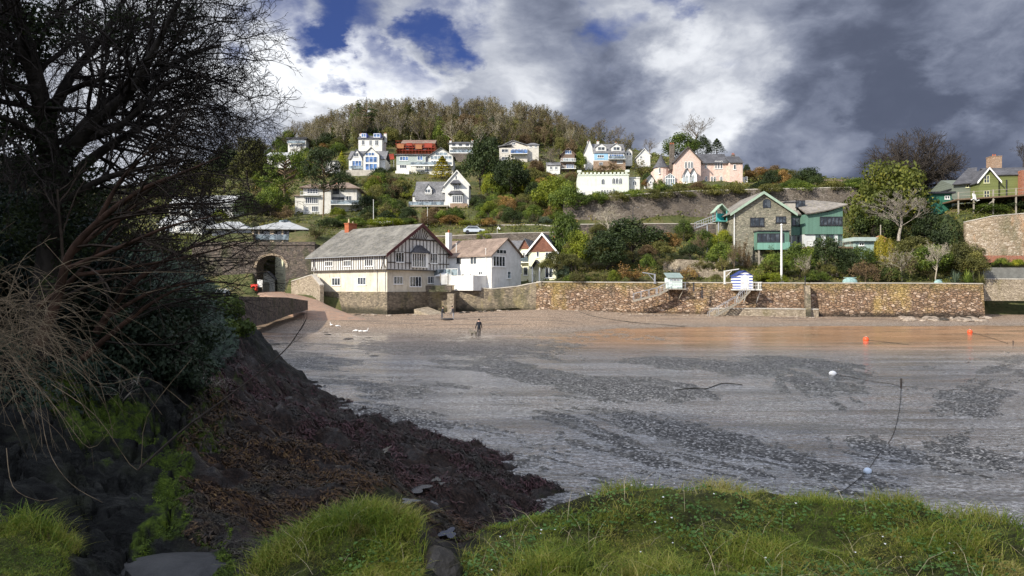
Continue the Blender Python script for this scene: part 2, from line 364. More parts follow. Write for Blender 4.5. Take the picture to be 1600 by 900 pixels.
def water_mat():
    m, t = mat('thin_sea_water'); g = t.n('NewGeometry').outputs['Position']
    y = t.n('SeparateXYZ', Vector=g).outputs[1]
    n1 = t.noise(t.mapping(g, scale=(0.55, 1, 1), rot=(0, 0, 0.25)), 5.5, 4, 0.6); n2 = t.noise(t.mapping(g, scale=(0.5, 1.4, 1), rot=(0, 0, -0.3)), 1.6, 3, 0.5)
    n3 = t.noise(g, 9, 9, 0.80); n4 = t.noise(t.mapping(g, scale=(0.25, 1, 1)), 0.35, 5, 0.6)
    col = t.ramp(t.math('ADD', t.math('MULTIPLY', n3, 0.75), t.math('MULTIPLY', n1, 0.25)), [(0.39, (0.05, 0.048, 0.046)), (0.47, (0.17, 0.166, 0.16)), (0.53, (0.34, 0.335, 0.325)), (0.61, (0.72, 0.71, 0.69))])  # ripple highlights and dark troughs are put into the colour, with gravel speckle
    sed = t.noise(t.mapping(g, scale=(0.10, 0.55, 1), rot=(0, 0, -.12), loc=(3, 1, 0)), 1.0, 7, .62); col = t.mix(t.maprange(sed, .42, .64, 0, .62), col, t.mix(n3, (.02, .019, .017), (.13, .125, .115)))
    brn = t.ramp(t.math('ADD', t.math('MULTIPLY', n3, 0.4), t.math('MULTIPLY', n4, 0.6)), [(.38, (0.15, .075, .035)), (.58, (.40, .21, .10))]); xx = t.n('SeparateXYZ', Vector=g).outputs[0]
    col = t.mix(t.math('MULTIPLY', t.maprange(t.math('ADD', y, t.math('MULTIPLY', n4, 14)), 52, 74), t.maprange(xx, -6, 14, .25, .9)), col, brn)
    rough = t.maprange(n4, 0.35, 0.65, 0.10, 0.28)
    h = t.math('ADD', t.math('MULTIPLY', n1, 0.6), t.math('MULTIPLY', n2, 0.8))
    st = t.maprange(y, 36, 60, 1.0, 0.22)
    b = t.n('Bump', Distance=0.16, Height=h, Strength=st)
    pb = t.n('BsdfPrincipled', Base_Color=col, Roughness=rough, Specular_IOR_Level=0.9, Normal=b)
    t.n('OutputMaterial', Surface=pb); return m
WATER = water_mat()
wu = np.array([-300., 300, 900, 1500, 2100]); wy = np.array([13., 30, 60, 90, 100])
wU, wY = np.meshgrid(wu, wy)
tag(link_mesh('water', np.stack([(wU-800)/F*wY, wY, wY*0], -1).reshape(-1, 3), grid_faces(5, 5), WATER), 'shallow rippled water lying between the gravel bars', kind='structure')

# hillside: columns of (distance, height in the picture plane) turned into real heights
HC = {
 -400: [(112,440),(130,430),(150,420),(200,370),(260,340),(350,330),(420,330)],
 250: [(112,452),(122,452),(130,375),(150,355),(185,330),(225,312),(275,300),(350,292),(430,290)],
 330: [(112,452),(122,452),(130,375),(150,355),(185,330),(225,305),(275,285),(350,270),(430,268)],
 396: [(112,462),(120,461),(130,374),(150,350),(185,325),(225,290),(275,262),(350,248),(430,246)],
 404: [(112,462),(120,461),(150,459),(156,350),(185,325),(225,290),(275,262),(350,248),(430,246)],
 444: [(112,466),(120,462),(150,459),(156,350),(185,330),(225,280),(275,245),(350,232),(430,230)],
 452: [(112,468),(121,462),(131,374),(150,350),(185,330),(225,278),(275,243),(350,230),(430,228)],
 480: [(112,472),(121,456),(131,372),(150,350),(175,334),(200,300),(225,270),(275,238),(320,222),(350,215),(430,212)],
 560: [(112,470),(121,456),(134,366),(150,352),(175,333),(200,292),(223,272),(250,240),(275,222),(300,205),(350,190),(430,186)],
 690: [(112,460),(130,430),(136,385),(140,366),(150,352),(183,324),(200,298),(223,272),(250,246),(275,228),(300,208),(350,186),(430,182)],
 800: [(112,460),(126,436),(136,385),(141,364),(150,352),(183,322),(205,296),(225,270),(250,249),(275,230),(300,208),(350,186),(430,182)],
 870: [(109,442),(120,436),(134,395),(143,372),(150,350),(183,310),(210,290),(230,268),(250,256),(275,236),(300,218),(350,200),(430,196)],
 960: [(109.5,443),(112,441),(126,405),(142,370),(149,352),(151,309),(185,298),(220,270),(250,260),(275,252),(300,244),(350,232),(430,228)],
 1080: [(108.5,443),(111,441),(116,428),(126,405),(140,378),(148,352),(150,303),(180,285),(200,278),(250,266),(300,258),(350,254),(430,252)],
 1200: [(107.5,443),(110,441),(114,430),(120,412),(140,372),(147,350),(149,300),(180,286),(200,282),(250,278),(300,274),(430,272)],
 1330: [(106,443),(110,441),(116,420),(122,385),(140,372),(146,350),(148,297),(180,288),(200,286),(250,284),(300,282),(430,280)],
 1420: [(105,443),(112,438),(118,405),(128,378),(140,350),(150,318),(180,305),(230,300),(300,295),(430,293)],
 1500: [(104.5,444),(112,437),(118,400),(124,345),(132,322),(150,312),(180,305),(230,302),(300,300),(430,300)],
 1545: [(112,500),(118,470),(122,412),(126,340),(132,315),(150,311),(180,306),(230,304),(300,302),(430,302)],
 1700: [(112,500),(118,470),(122,412),(126,338),(132,314),(150,310),(180,305),(230,300),(300,298),(430,298)],
 2100: [(112,500),(118,470),(122,412),(126,338),(132,314),(150,310),(180,305),(230,300),(300,298),(430,298)]}
HY = np.unique(np.concatenate([np.arange(104, 156, 1.0), np.arange(156, 300, 3.0), np.arange(300, 431, 8.0)]))
hk = sorted(HC); hp = np.array([[np.interp(y, [a for a, b in HC[k]], [b for a, b in HC[k]]) for y in HY] for k in hk])
def ground_z(px, Y):
    col = np.array([np.interp(Y, HY, hp[i]) for i in range(len(hk))]); py = np.interp(px, hk, col)
    return CZ-(py-450)/F*Y
HU = np.arange(-400, 2101, 4.0)
hU, hY = np.meshgrid(HU, HY)
hPY = np.stack([np.interp(HU, hk, hp[:, j]) for j in range(len(HY))])
hX = (hU-800)/F*hY
hZ = CZ-(hPY-450)/F*hY + (fbm(hX/6, hY/6, 3)-0.5)*1.2*ss(hY, 112, 140)
edge0 = np.interp(hU, [-400, 400, 690, 840, 900, 1300, 1535, 1545, 2100], [112, 112, 114, 112, 109, 106, 104.5, 112, 112])
hZ = np.where(hY < edge0+1.5, np.minimum(hZ, -1.0+ (hY-edge0)*0.0), hZ)
def hill_mat():
    m, t = mat('hillside_ground'); g = t.n('NewGeometry').outputs['Position']
    n1 = t.noise(g, 0.12, 7, 0.65); n2 = t.noise(g, 1.5, 5, 0.7)
    col = t.ramp(t.math('ADD', t.math('MULTIPLY', n1, 0.6), t.math('MULTIPLY', n2, 0.4)), [(0.35, (0.03, 0.035, 0.015)), (0.48, (0.07, 0.08, 0.03)), (0.58, (0.12, 0.10, 0.05)), (0.7, (0.16, 0.12, 0.07))])
    fin(t, m, col, 0.9, 0.1, n2, 0.8, 0.3); return m
HILLM = hill_mat()
tag(link_mesh('hillside', np.stack([hX, hY, hZ], -1).reshape(-1, 3), grid_faces(len(HU), len(HY)), HILLM, None, True), 'steep wooded hillside above the bay', kind='structure')
# ground sheet out to the horizon under and behind everything
gb = MB(); gb.add([(-3000, -2500, -0.6), (3000, -2500, -0.6), (3000, 3500, -0.6), (-3000, 3500, -0.6)], [(0, 1, 2, 3)])
tag(gb.build('ground', HILLM), 'low land out to the horizon', kind='structure')

# unseen bluff added behind and left of the viewpoint to shade the left rocks
def bluff():
    c = np.linspace(-62, 6, 70); a = np.linspace(-1, 1, 18); C_, A_ = np.meshgrid(c, a)
    h = np.interp(c, [-62, -50, -30, -22, -16, -8, -3, 2, 6], [6, 10, 13, 20, 25, 25, 14, 5, 0.5])[None, :]; prof = np.cos(A_*math.pi/2)**0.8
    hh = h*prof+(fbm(C_/3, A_*4, 77, 4)-0.5)*4*prof; tt = -19+A_*9
    X = tt*math.sin(SUN_A)+C_*math.cos(SUN_A); Y = tt*math.cos(SUN_A)-C_*math.sin(SUN_A)
    tag(link_mesh('added_shade_bluff', np.stack([X, Y, hh-0.5], -1).reshape(-1, 3), grid_faces(70, 18), HILLM, None, True), 'unseen steep bluff added behind the viewpoint to shade the left bank', kind='structure')
bluff()
# unseen cloud added to shade the near bay: a closed translucent puff high up
def added_shade_cloud():
    zc = 420.0; D = zc/math.tan(SUN_E); n = 64; k = 24
    edge = {-180: 60, -140: 55, -100: 62, -60: 78}   # reach of the shadow by direction, filled below
    v = []
    for j in range(k+1):
        ph = -math.pi/2+math.pi*j/k
        for i in range(n):
            th = 6.28318*i/n; ct, st = math.cos(th), math.sin(th)      # ct towards the far shore (t), st along the shore (c)
            R = 56+7*mnoise.noise(Vector((ct*2.2, st*2.2, 4)))+5*mnoise.noise(Vector((ct*6, st*6, 9)))
            rt, rc = R*(1.0), R*(1.45)
            q = math.cos(ph)**0.6 if math.cos(ph) > 0 else 0
            t_ = -4+ct*rt*q; c_ = 4+st*rc*q; zz = math.sin(ph)*9*(1+.3*mnoise.noise(Vector((t_*.05, c_*.05, 1))))
            t_ -= D; v.append((t_*math.sin(SUN_A)+c_*math.cos(SUN_A), t_*math.cos(SUN_A)-c_*math.sin(SUN_A), zc+zz))
    f = [(j*n+i, j*n+(i+1) % n, (j+1)*n+(i+1) % n, (j+1)*n+i) for j in range(k) for i in range(n)]
    m, t = mat('added_cloud_veil'); tr = t.n('BsdfTransparent', Color=(1, 1, 1, 1)); tl = t.n('BsdfTranslucent', Color=(.95, .95, .97, 1)); g = t.n('NewGeometry').outputs['Position']
    n1 = t.noise(g, .035, 4, .6); mx = t.n('MixShader', Fac=t.maprange(n1, .35, .65, .30, .62)); t.link(tr.outputs[0], mx.inputs[1]); t.link(tl.outputs[0], mx.inputs[2]); t.n('OutputMaterial', Surface=mx)
    tag(link_mesh('cloud', v, f, m, None, True), 'unseen thin cloud added to shade the near bay from the sun', kind='structure')
added_shade_cloud()
# ---------------------------------------------------------------- building materials
WHITE = plain('white_render', (0.62, 0.61, 0.57), 0.75, 0.12, 1.2, stain=(0.38, 0.35, 0.28))
WHITEB = plain('bright_white_render', (0.66, 0.655, 0.63), 0.75, 0.12, 1.2, stain=(0.46, 0.445, 0.40))
STAINED = plain('stained_cream_render', (0.58, 0.53, 0.43), 0.8, 0.2, 0.6, stain=(0.26, 0.21, 0.13))
CREAM = plain('cream_render', (0.74, 0.72, 0.52), 0.7, 0.08)
PINK = plain('pale_pink_stonewash', (0.64, 0.49, 0.42), 0.75, 0.22, 2.2, stain=(0.58, 0.36, 0.28))
PALEGREEN = plain('pale_green_render', (0.62, 0.66, 0.58), 0.75, 0.12, stain=(0.42, 0.46, 0.38))
WFRAME = plain('white_paint', (0.82, 0.82, 0.80), 0.4, 0.05)
DFRAME = plain('dark_paint', (0.03, 0.03, 0.035), 0.4, 0.2)
TIMBER = plain('black_timber', (0.075, 0.06, 0.05), 0.75, 0.5, 6)
PANELW = plain('infill_plaster', (0.62, 0.61, 0.58), 0.8, 0.15, 3, stain=(0.42, 0.41, 0.37))
MAROON = plain('maroon_bargeboard', (0.09, 0.03, 0.03), 0.6, 0.2)
SHINGLE = slate('brown_shingle', (0.12, 0.05, 0.035), (0.18, 0.08, 0.05), None, 0.22)
SLATE = slate('grey_slate', (0.085, 0.085, 0.09), (0.16, 0.16, 0.165))
SLATEL = slate('lichened_slate', (0.07, 0.067, 0.06), (0.15, 0.142, 0.125), (0.22, 0.195, 0.13))
SLATED = slate('dark_slate', (0.045, 0.045, 0.05), (0.08, 0.08, 0.088))
BROWNR = slate('brown_tile', (0.12, 0.085, 0.065), (0.20, 0.15, 0.12), (0.27, 0.22, 0.15))
ZINC = plain('zinc_sheet', (0.36, 0.37, 0.37), 0.55, 0.10, 0.6, 0.3)
BRICK = stone('red_brick', [(0.30, 0.10, 0.06), (0.42, 0.16, 0.09)], 0.22, 2.5, (0.3, 0.25, 0.2))
BRICKO = stone('orange_brick', [(0.40, 0.10, 0.045), (0.48, 0.14, 0.06)], 0.22, 2.5, (0.4, 0.2, 0.12))
BRICKB = stone('buff_brick', [(0.30, 0.19, 0.12), (0.45, 0.30, 0.2)], 0.25, 2.5, (0.35, 0.3, 0.25))
BLUEP = plain('pale_blue_cladding', (0.28, 0.48, 0.66), 0.5, 0.1)
GLASS = glass(); 
GLASSB = glass('blue_glass', (0.03, 0.07, 0.16), 0.05)
GLASSL = glass('pale_balcony_glass', (0.09, 0.115, 0.13), 0.08)
TIMBERG = plain('sage_timber_wall', (0.35, 0.40, 0.38), 0.6, 0.1)
def boards(name, c, pitch=0.18, vert=True, c2=None, var=0.25):
    if name in MATS: return MATS[name]
    m, t = mat(name); oc = t.n('TexCoord').outputs['Object']
    s = t.n('SeparateXYZ', Vector=oc).outputs
    q = t.math('DIVIDE', t.math('ADD', s[0], s[1]) if vert else s[2], pitch)
    fr = t.math('FRACT', q); fl = t.math('FLOOR', q)
    r = t.n('TexWhiteNoise', {'noise_dimensions': '1D'}, W=fl).outputs[0]
    gap = t.maprange(fr, 0.0, 0.14, 0, 1)
    n1 = t.noise(oc, 1.3, 6, 0.7)
    k = t.math('ADD', t.math('MULTIPLY', r, 0.5), t.math('MULTIPLY', n1, 0.5))
    col = t.mix(k, tuple(x*(1-var) for x in c), tuple(x*(1+var) for x in c)) if c2 is None else t.mix(t.maprange(fr, 0.48, 0.52), c, c2)
    col = t.mix(gap, tuple(x*0.35 for x in c), col)
    fin(t, m, col, 0.65, 0.3, gap, 0.5, 0.02); MATS[name] = m; return m
TEAL = boards('teal_boarding', (0.105, 0.20, 0.155))
TEALL = boards('pale_teal_boarding', (0.58, 0.68, 0.64), 0.16, False)
OLIVE = boards('olive_boarding', (0.14, 0.16, 0.055), 0.2, False)
GREYB = boards('grey_green_boarding', (0.15, 0.17, 0.14), 0.2, False)
GREENB = boards('green_shed_sheeting', (0.025, 0.12, 0.08), 0.25)
DECKW = boards('weathered_decking', (0.16, 0.11, 0.07), 0.15)
FENCEW = boards('grey_fence_boards', (0.22, 0.20, 0.17), 0.15)
STRIPE = boards('blue_white_stripes', (0.08, 0.12, 0.38), 0.42, False, (0.80, 0.80, 0.80))
STONEG = stone('green_grey_rubble', [(0.13, 0.13, 0.10), (0.30, 0.28, 0.21), (0.20, 0.20, 0.15), (0.42, 0.38, 0.29), (0.17, 0.16, 0.13)], 0.42, 2.4, (0.26, 0.24, 0.19))
STONEQ = stone('quay_rubble', [(0.12, 0.10, 0.08), (0.22, 0.18, 0.13), (0.33, 0.27, 0.19), (0.16, 0.13, 0.10)], 0.45, 2.2, (0.2, 0.17, 0.13), stains=[((0.32, 0.27, 0.12), 0.5, 0.5, 0.68, 0.6), ((0.05, 0.055, 0.03), 0.35, 0.5, 0.7, 0.7)], weed=((0.03, 0.03, 0.02), 1.2, 2.2, 1.5))
STONES = stone('seawall_rubble', [(0.13, 0.085, 0.055), (0.32, 0.20, 0.125), (0.21, 0.135, 0.09), (0.40, 0.27, 0.175), (0.24, 0.155, 0.10), (0.58, 0.44, 0.33), (0.17, 0.11, 0.08), (0.35, 0.24, 0.16)], 0.55, 2.0, (0.13, 0.09, 0.06),
                stains=[((0.42, 0.30, 0.10), 0.22, 0.50, 0.68, 0.65), ((0.10, 0.08, 0.06), 0.35, 0.52, 0.72, 0.55)], bstr=1.0, weed=((0.035, 0.03, 0.025), 0.7, 1.6, 1.6), mw=0.06, top=((0.26, 0.19, 0.07), 3.9, 5.8, 3.4))
STONEA = stone('dark_arch_stone', [(0.07, 0.06, 0.055), (0.14, 0.115, 0.10), (0.20, 0.16, 0.13), (0.10, 0.09, 0.08)], 0.5, 2.0, (0.10, 0.085, 0.07), stains=[((0.06, 0.07, 0.03), 0.4, 0.48, 0.65, 0.7)])
STONER = stone('old_retaining_stone', [(0.11, 0.092, 0.075), (0.21, 0.175, 0.14), (0.155, 0.13, 0.105), (0.27, 0.235, 0.20)], 0.45, 2.3, (0.15, 0.125, 0.11), stains=[((0.10, 0.085, 0.075), 0.13, 0.48, 0.62, 0.7), ((0.36, 0.31, 0.27), 0.2, 0.56, 0.7, 0.45), ((0.05, 0.05, 0.03), 0.6, 0.58, 0.7, 0.5)])
STONEP = stone('pale_patched_stone', [(0.33, 0.26, 0.18), (0.46, 0.38, 0.29), (0.24, 0.18, 0.12), (0.54, 0.47, 0.38)], 0.5, 1.8, (0.35, 0.27, 0.18), stains=[((0.50, 0.22, 0.07), 0.25, 0.56, 0.7, 0.6), ((0.12, 0.12, 0.06), 0.2, 0.55, 0.7, 0.6)])
STONEL = stone('pale_garden_stone', [(0.30, 0.25, 0.18), (0.45, 0.38, 0.29), (0.22, 0.18, 0.13)], 0.4, 2.0, (0.25, 0.2, 0.15), stains=[((0.16, 0.14, 0.05), 0.3, 0.5, 0.7, 0.6)])
CONC = plain('pale_concrete', (0.42, 0.39, 0.34), 0.85, 0.25, 0.9, stain=(0.25, 0.22, 0.18))
GREYP = plain('grey_weathered_wood', (0.30, 0.27, 0.22), 0.8, 0.3, 5)
METAL = plain('galvanised_metal', (0.42, 0.43, 0.45), 0.4, 0.1, 3, 0.5, metallic=0.6)

class Face:
    """a vertical wall plane of a house: a runs along it, z up, c out of it"""
    def __init__(s, h, o, u, n):
        s.h = h; s.o = Vector((*o, 0)); s.u = Vector((*u, 0)); s.n = Vector((*n, 0))
    def at(s, px, py):
        M = Matrix.Rotation(s.h.rz, 3, 'Z'); O = s.h.loc+M @ s.o; U = M @ s.u; q = (px-800)/F
        a = (q*O.y-O.x)/(U.x-q*U.y); d = O.y+a*U.y
        return a, CZ-(py-450)/F*d-s.h.loc.z
    def box(s, mb, a0, a1, z0, z1, c0, c1):
        mb.obox(s.o, s.u, s.n, Vector((0, 0, 1)), a0, a1, c0, c1, z0, z1)
    def bar(s, mb, a0, z0, a1, z1, w, c=0.05):
        p = Vector((a0, z0)); q = Vector((a1, z1)); d = (q-p).normalized(); e = Vector((-d.y, d.x))*w/2
        mb.prism([s.o+s.u*x.x+Vector((0, 0, x.y))+s.n*0.004 for x in (p+e, p-e, q-e, q+e)], s.n*c)
class H:
    def __init__(s, name, label, cat, px, py, Y, rot=0, group=None):
        s.loc = P(px, py, Y); s.rz = math.radians(rot); s.px = px; s.py = py; s.Y = Y
        s.root = empty(name, s.loc, s.rz, label, cat, group)
        s.front = Face(s, (0, 0), (1, 0), (0, -1))
    def face(s, o, u, n): return Face(s, o, u, n)
    def X(s, px): return s.front.at(px, s.py)[0]
    def Z(s, py): return s.front.at(s.px, py)[1]
    def part(s, name, mb, m, smooth=False, parent=None): return mb.build(name, m, parent or s.root, smooth)
    def win(s, px0, px1, py0, py1, n=2, rows=1, fr=None, gl=None, face=None, sill=True, b=0.07, arch=False, name='window', proud=0.0):
        fc = face or s.front; a0, z1 = fc.at(px0, py0); a1, z0 = fc.at(px1, py1); z1b = fc.at(px1, py0)[1]; z1 = (z1+z1b)/2
        if a0 > a1: a0, a1 = a1, a0
        f = MB(); fr = fr or WFRAME; g = MB()
        W = a1-a0; Hh = z1-z0; p0 = proud
        if arch:
            zs = z0+Hh*0.62; k = 7; pts = [(a0, z0), (a1, z0), (a1, zs)]
            cx = (a0+a1)/2
            arcp = [(a1-(W/2)*(1-math.cos(th)), zs+(Hh*0.38)*math.sin(th)) for th in [i*math.pi/2/k for i in range(1, k+1)]]
            pts += arcp; pts += [(2*cx-x, z) for x, z in reversed(arcp[:-1])]+[(a0, zs)]
            g.prism([fc.o+fc.u*x+Vector((0, 0, z))+fc.n*(p0+0.004) for x, z in pts], fc.n*0.02)
            for (x0, y0), (x1, y1) in zip(pts, pts[1:]+pts[:1]): 
                fc2 = Face(s, (0, 0), (0, 0), (0, 0)); fc2.o = fc.o+fc.n*p0; fc2.u = fc.u; fc2.n = fc.n; fc2.bar(f, x0, y0, x1, y1, b, 0.06)
            fc.box(f, cx-b/3, cx+b/3, z0, z1-0.02, p0+0.004, p0+0.05)
        else:
            fc.box(g, a0+b*0.5, a1-b*0.5, z0+b*0.5, z1-b*0.5, p0+0.004, p0+0.025)
            fc.box(f, a0, a0+b, z0, z1, p0+0.004, p0+0.08); fc.box(f, a1-b, a1, z0, z1, p0+0.004, p0+0.08)
            fc.box(f, a0+b, a1-b, z1-b, z1, p0+0.004, p0+0.078); fc.box(f, a0+b, a1-b, z0, z0+b, p0+0.004, p0+0.078)
            for i in range(1, n): 
                x = a0+W*i/n; fc.box(f, x-b/2, x+b/2, z0+b, z1-b, p0+0.004, p0+0.07)
            for i in range(1, rows):
                z = z0+Hh*i/rows; fc.box(f, a0+b, a1-b, z-b/3, z+b/3, p0+0.004, p0+0.062)
            if sill: fc.box(f, a0-0.08, a1+0.08, z0-0.09, z0-0.002, p0+0.004, p0+0.14)
        o = f.build(name, fr, s.root); g.build('pane', gl or GLASS, o); return o
def gable_block(mb, x0, x1, y0, y1, z0, ze, zr, axis='y', ends=True):
    """walls of a block whose ridge runs along axis"""
    if axis == 'y': mb.prism([(x0, y0, z0), (x1, y0, z0), (x1, y0, ze), ((x0+x1)/2, y0, zr), (x0, y0, ze)], (0, y1-y0, 0))
    else: mb.prism([(x0, y0, z0), (x0, y1, z0), (x0, y1, ze), (x0, (y0+y1)/2, zr), (x0, y0, ze)], (x1-x0, 0, 0))
def gable_roof(mb, x0, x1, y0, y1, ze, zr, axis='y', oh=0.35, eo=0.35, th=0.16):
    if axis == 'y':
        cx = (x0+x1)/2; sl = (zr-ze)/(cx-x0); d = eo*sl
        mb.prism([(x0-eo, y0-oh, ze-d+0.02), (x0-eo, y0-oh, ze-d+th+0.02), (cx, y0-oh, zr+th+0.02), (cx, y0-oh, zr+0.02)], (0, y1-y0+2*oh, 0))
        mb.prism([(x1+eo, y0-oh, ze-d+0.02), (cx+0.002, y0-oh, zr+0.02), (cx+0.002, y0-oh, zr+th+0.02), (x1+eo, y0-oh, ze-d+th+0.02)], (0, y1-y0+2*oh, 0))
    else:
        cy = (y0+y1)/2; sl = (zr-ze)/(cy-y0); d = eo*sl
        mb.prism([(x0-oh, y0-eo, ze-d+0.02), (x0-oh, y0-eo, ze-d+th+0.02), (x0-oh, cy, zr+th+0.02), (x0-oh, cy, zr+0.02)], (x1-x0+2*oh, 0, 0))
        mb.prism([(x0-oh, y1+eo, ze-d+0.02), (x0-oh, cy+0.002, zr+0.02), (x0-oh, cy+0.002, zr+th+0.02), (x0-oh, y1+eo, ze-d+th+0.02)], (x1-x0+2*oh, 0, 0))
def hip_roof(mb, x0, x1, y0, y1, ze, zr, oh=0.4, rl=0.4):
    x0 -= oh; x1 += oh; y0 -= oh; y1 += oh; cy = (y0+y1)/2; cx = (x0+x1)/2
    h = (x1-x0)*rl/2; a = (cx-h, cy, zr); b = (cx+h, cy, zr)
    mb.add([(x0, y0, ze), (x1, y0, ze), (x1, y1, ze), (x0, y1, ze), a, b, (x0, y0, ze-0.15), (x1, y0, ze-0.15), (x1, y1, ze-0.15), (x0, y1, ze-0.15)],
           [(0, 1, 5, 4), (1, 2, 5), (2, 3, 4, 5), (3, 0, 4), (6, 9, 8, 7), (0, 6, 7, 1), (1, 7, 8, 2), (2, 8, 9, 3), (3, 9, 6, 0)])
def chimney(h, px, py0, py1, y, w=0.8, m=None, pots=1, parent=None):
    x = h.X(px); z0 = h.Z(py1); z1 = h.Z(py0); b = MB(); b.box(x-w/2, x+w/2, y-w/2, y+w/2, z0, z1); b.box(x-w/2-0.06, x+w/2+0.06, y-w/2-0.06, y+w/2+0.06, z1+0.002, z1+0.12)
    c = b.build('chimney', m or BRICK, parent or h.root)
    p = MB()
    for i in range(pots): p = MB(); p.lathe((x+(i-(pots-1)/2)*0.4, y, z1+0.12), [(0.12, 0), (0.14, 0.1), (0.10, 0.45), (0.13, 0.5)], 8); p.build('chimney_pot', BRICKO, c)
    return c
def railing(h, pts, z, hgt=1.0, m=None, gl=None, name='railing', step=1.2):
    b = MB(); g = MB()
    for (x0, y0), (x1, y1) in zip(pts[:-1], pts[1:]):
        L = math.hypot(x1-x0, y1-y0); n = max(1, int(L/step))
        for i in range(n+1): 
            x = x0+(x1-x0)*i/n; y = y0+(y1-y0)*i/n; b.bar((x, y, z), (x, y, z+hgt), 0.035, n=4)
        b.bar((x0, y0, z+hgt), (x1, y1, z+hgt), 0.045, n=4)
        if gl:
            dx = (y1-y0)/L*0.01; dy = -(x1-x0)/L*0.01
            g.prism([(x0+dx, y0+dy, z+0.08), (x1+dx, y1+dy, z+0.08), (x1+dx, y1+dy, z+hgt-0.06), (x0+dx, y0+dy, z+hgt-0.06)], (dx*1.2, dy*1.2+0.001, 0))
        else:
            b.bar((x0, y0, z+hgt*0.5), (x1, y1, z+hgt*0.5), 0.02, n=4)
            n2 = int(L/0.3)
            for i in range(n2): 
                x = x0+(x1-x0)*(i+.5)/n2; y = y0+(y1-y0)*(i+.5)/n2; b.bar((x, y, z), (x, y, z+hgt), 0.012, n=3)
    o = b.build(name, m or METAL, h.root)
    if gl: g.build('glass_panel', gl, o)
    return o

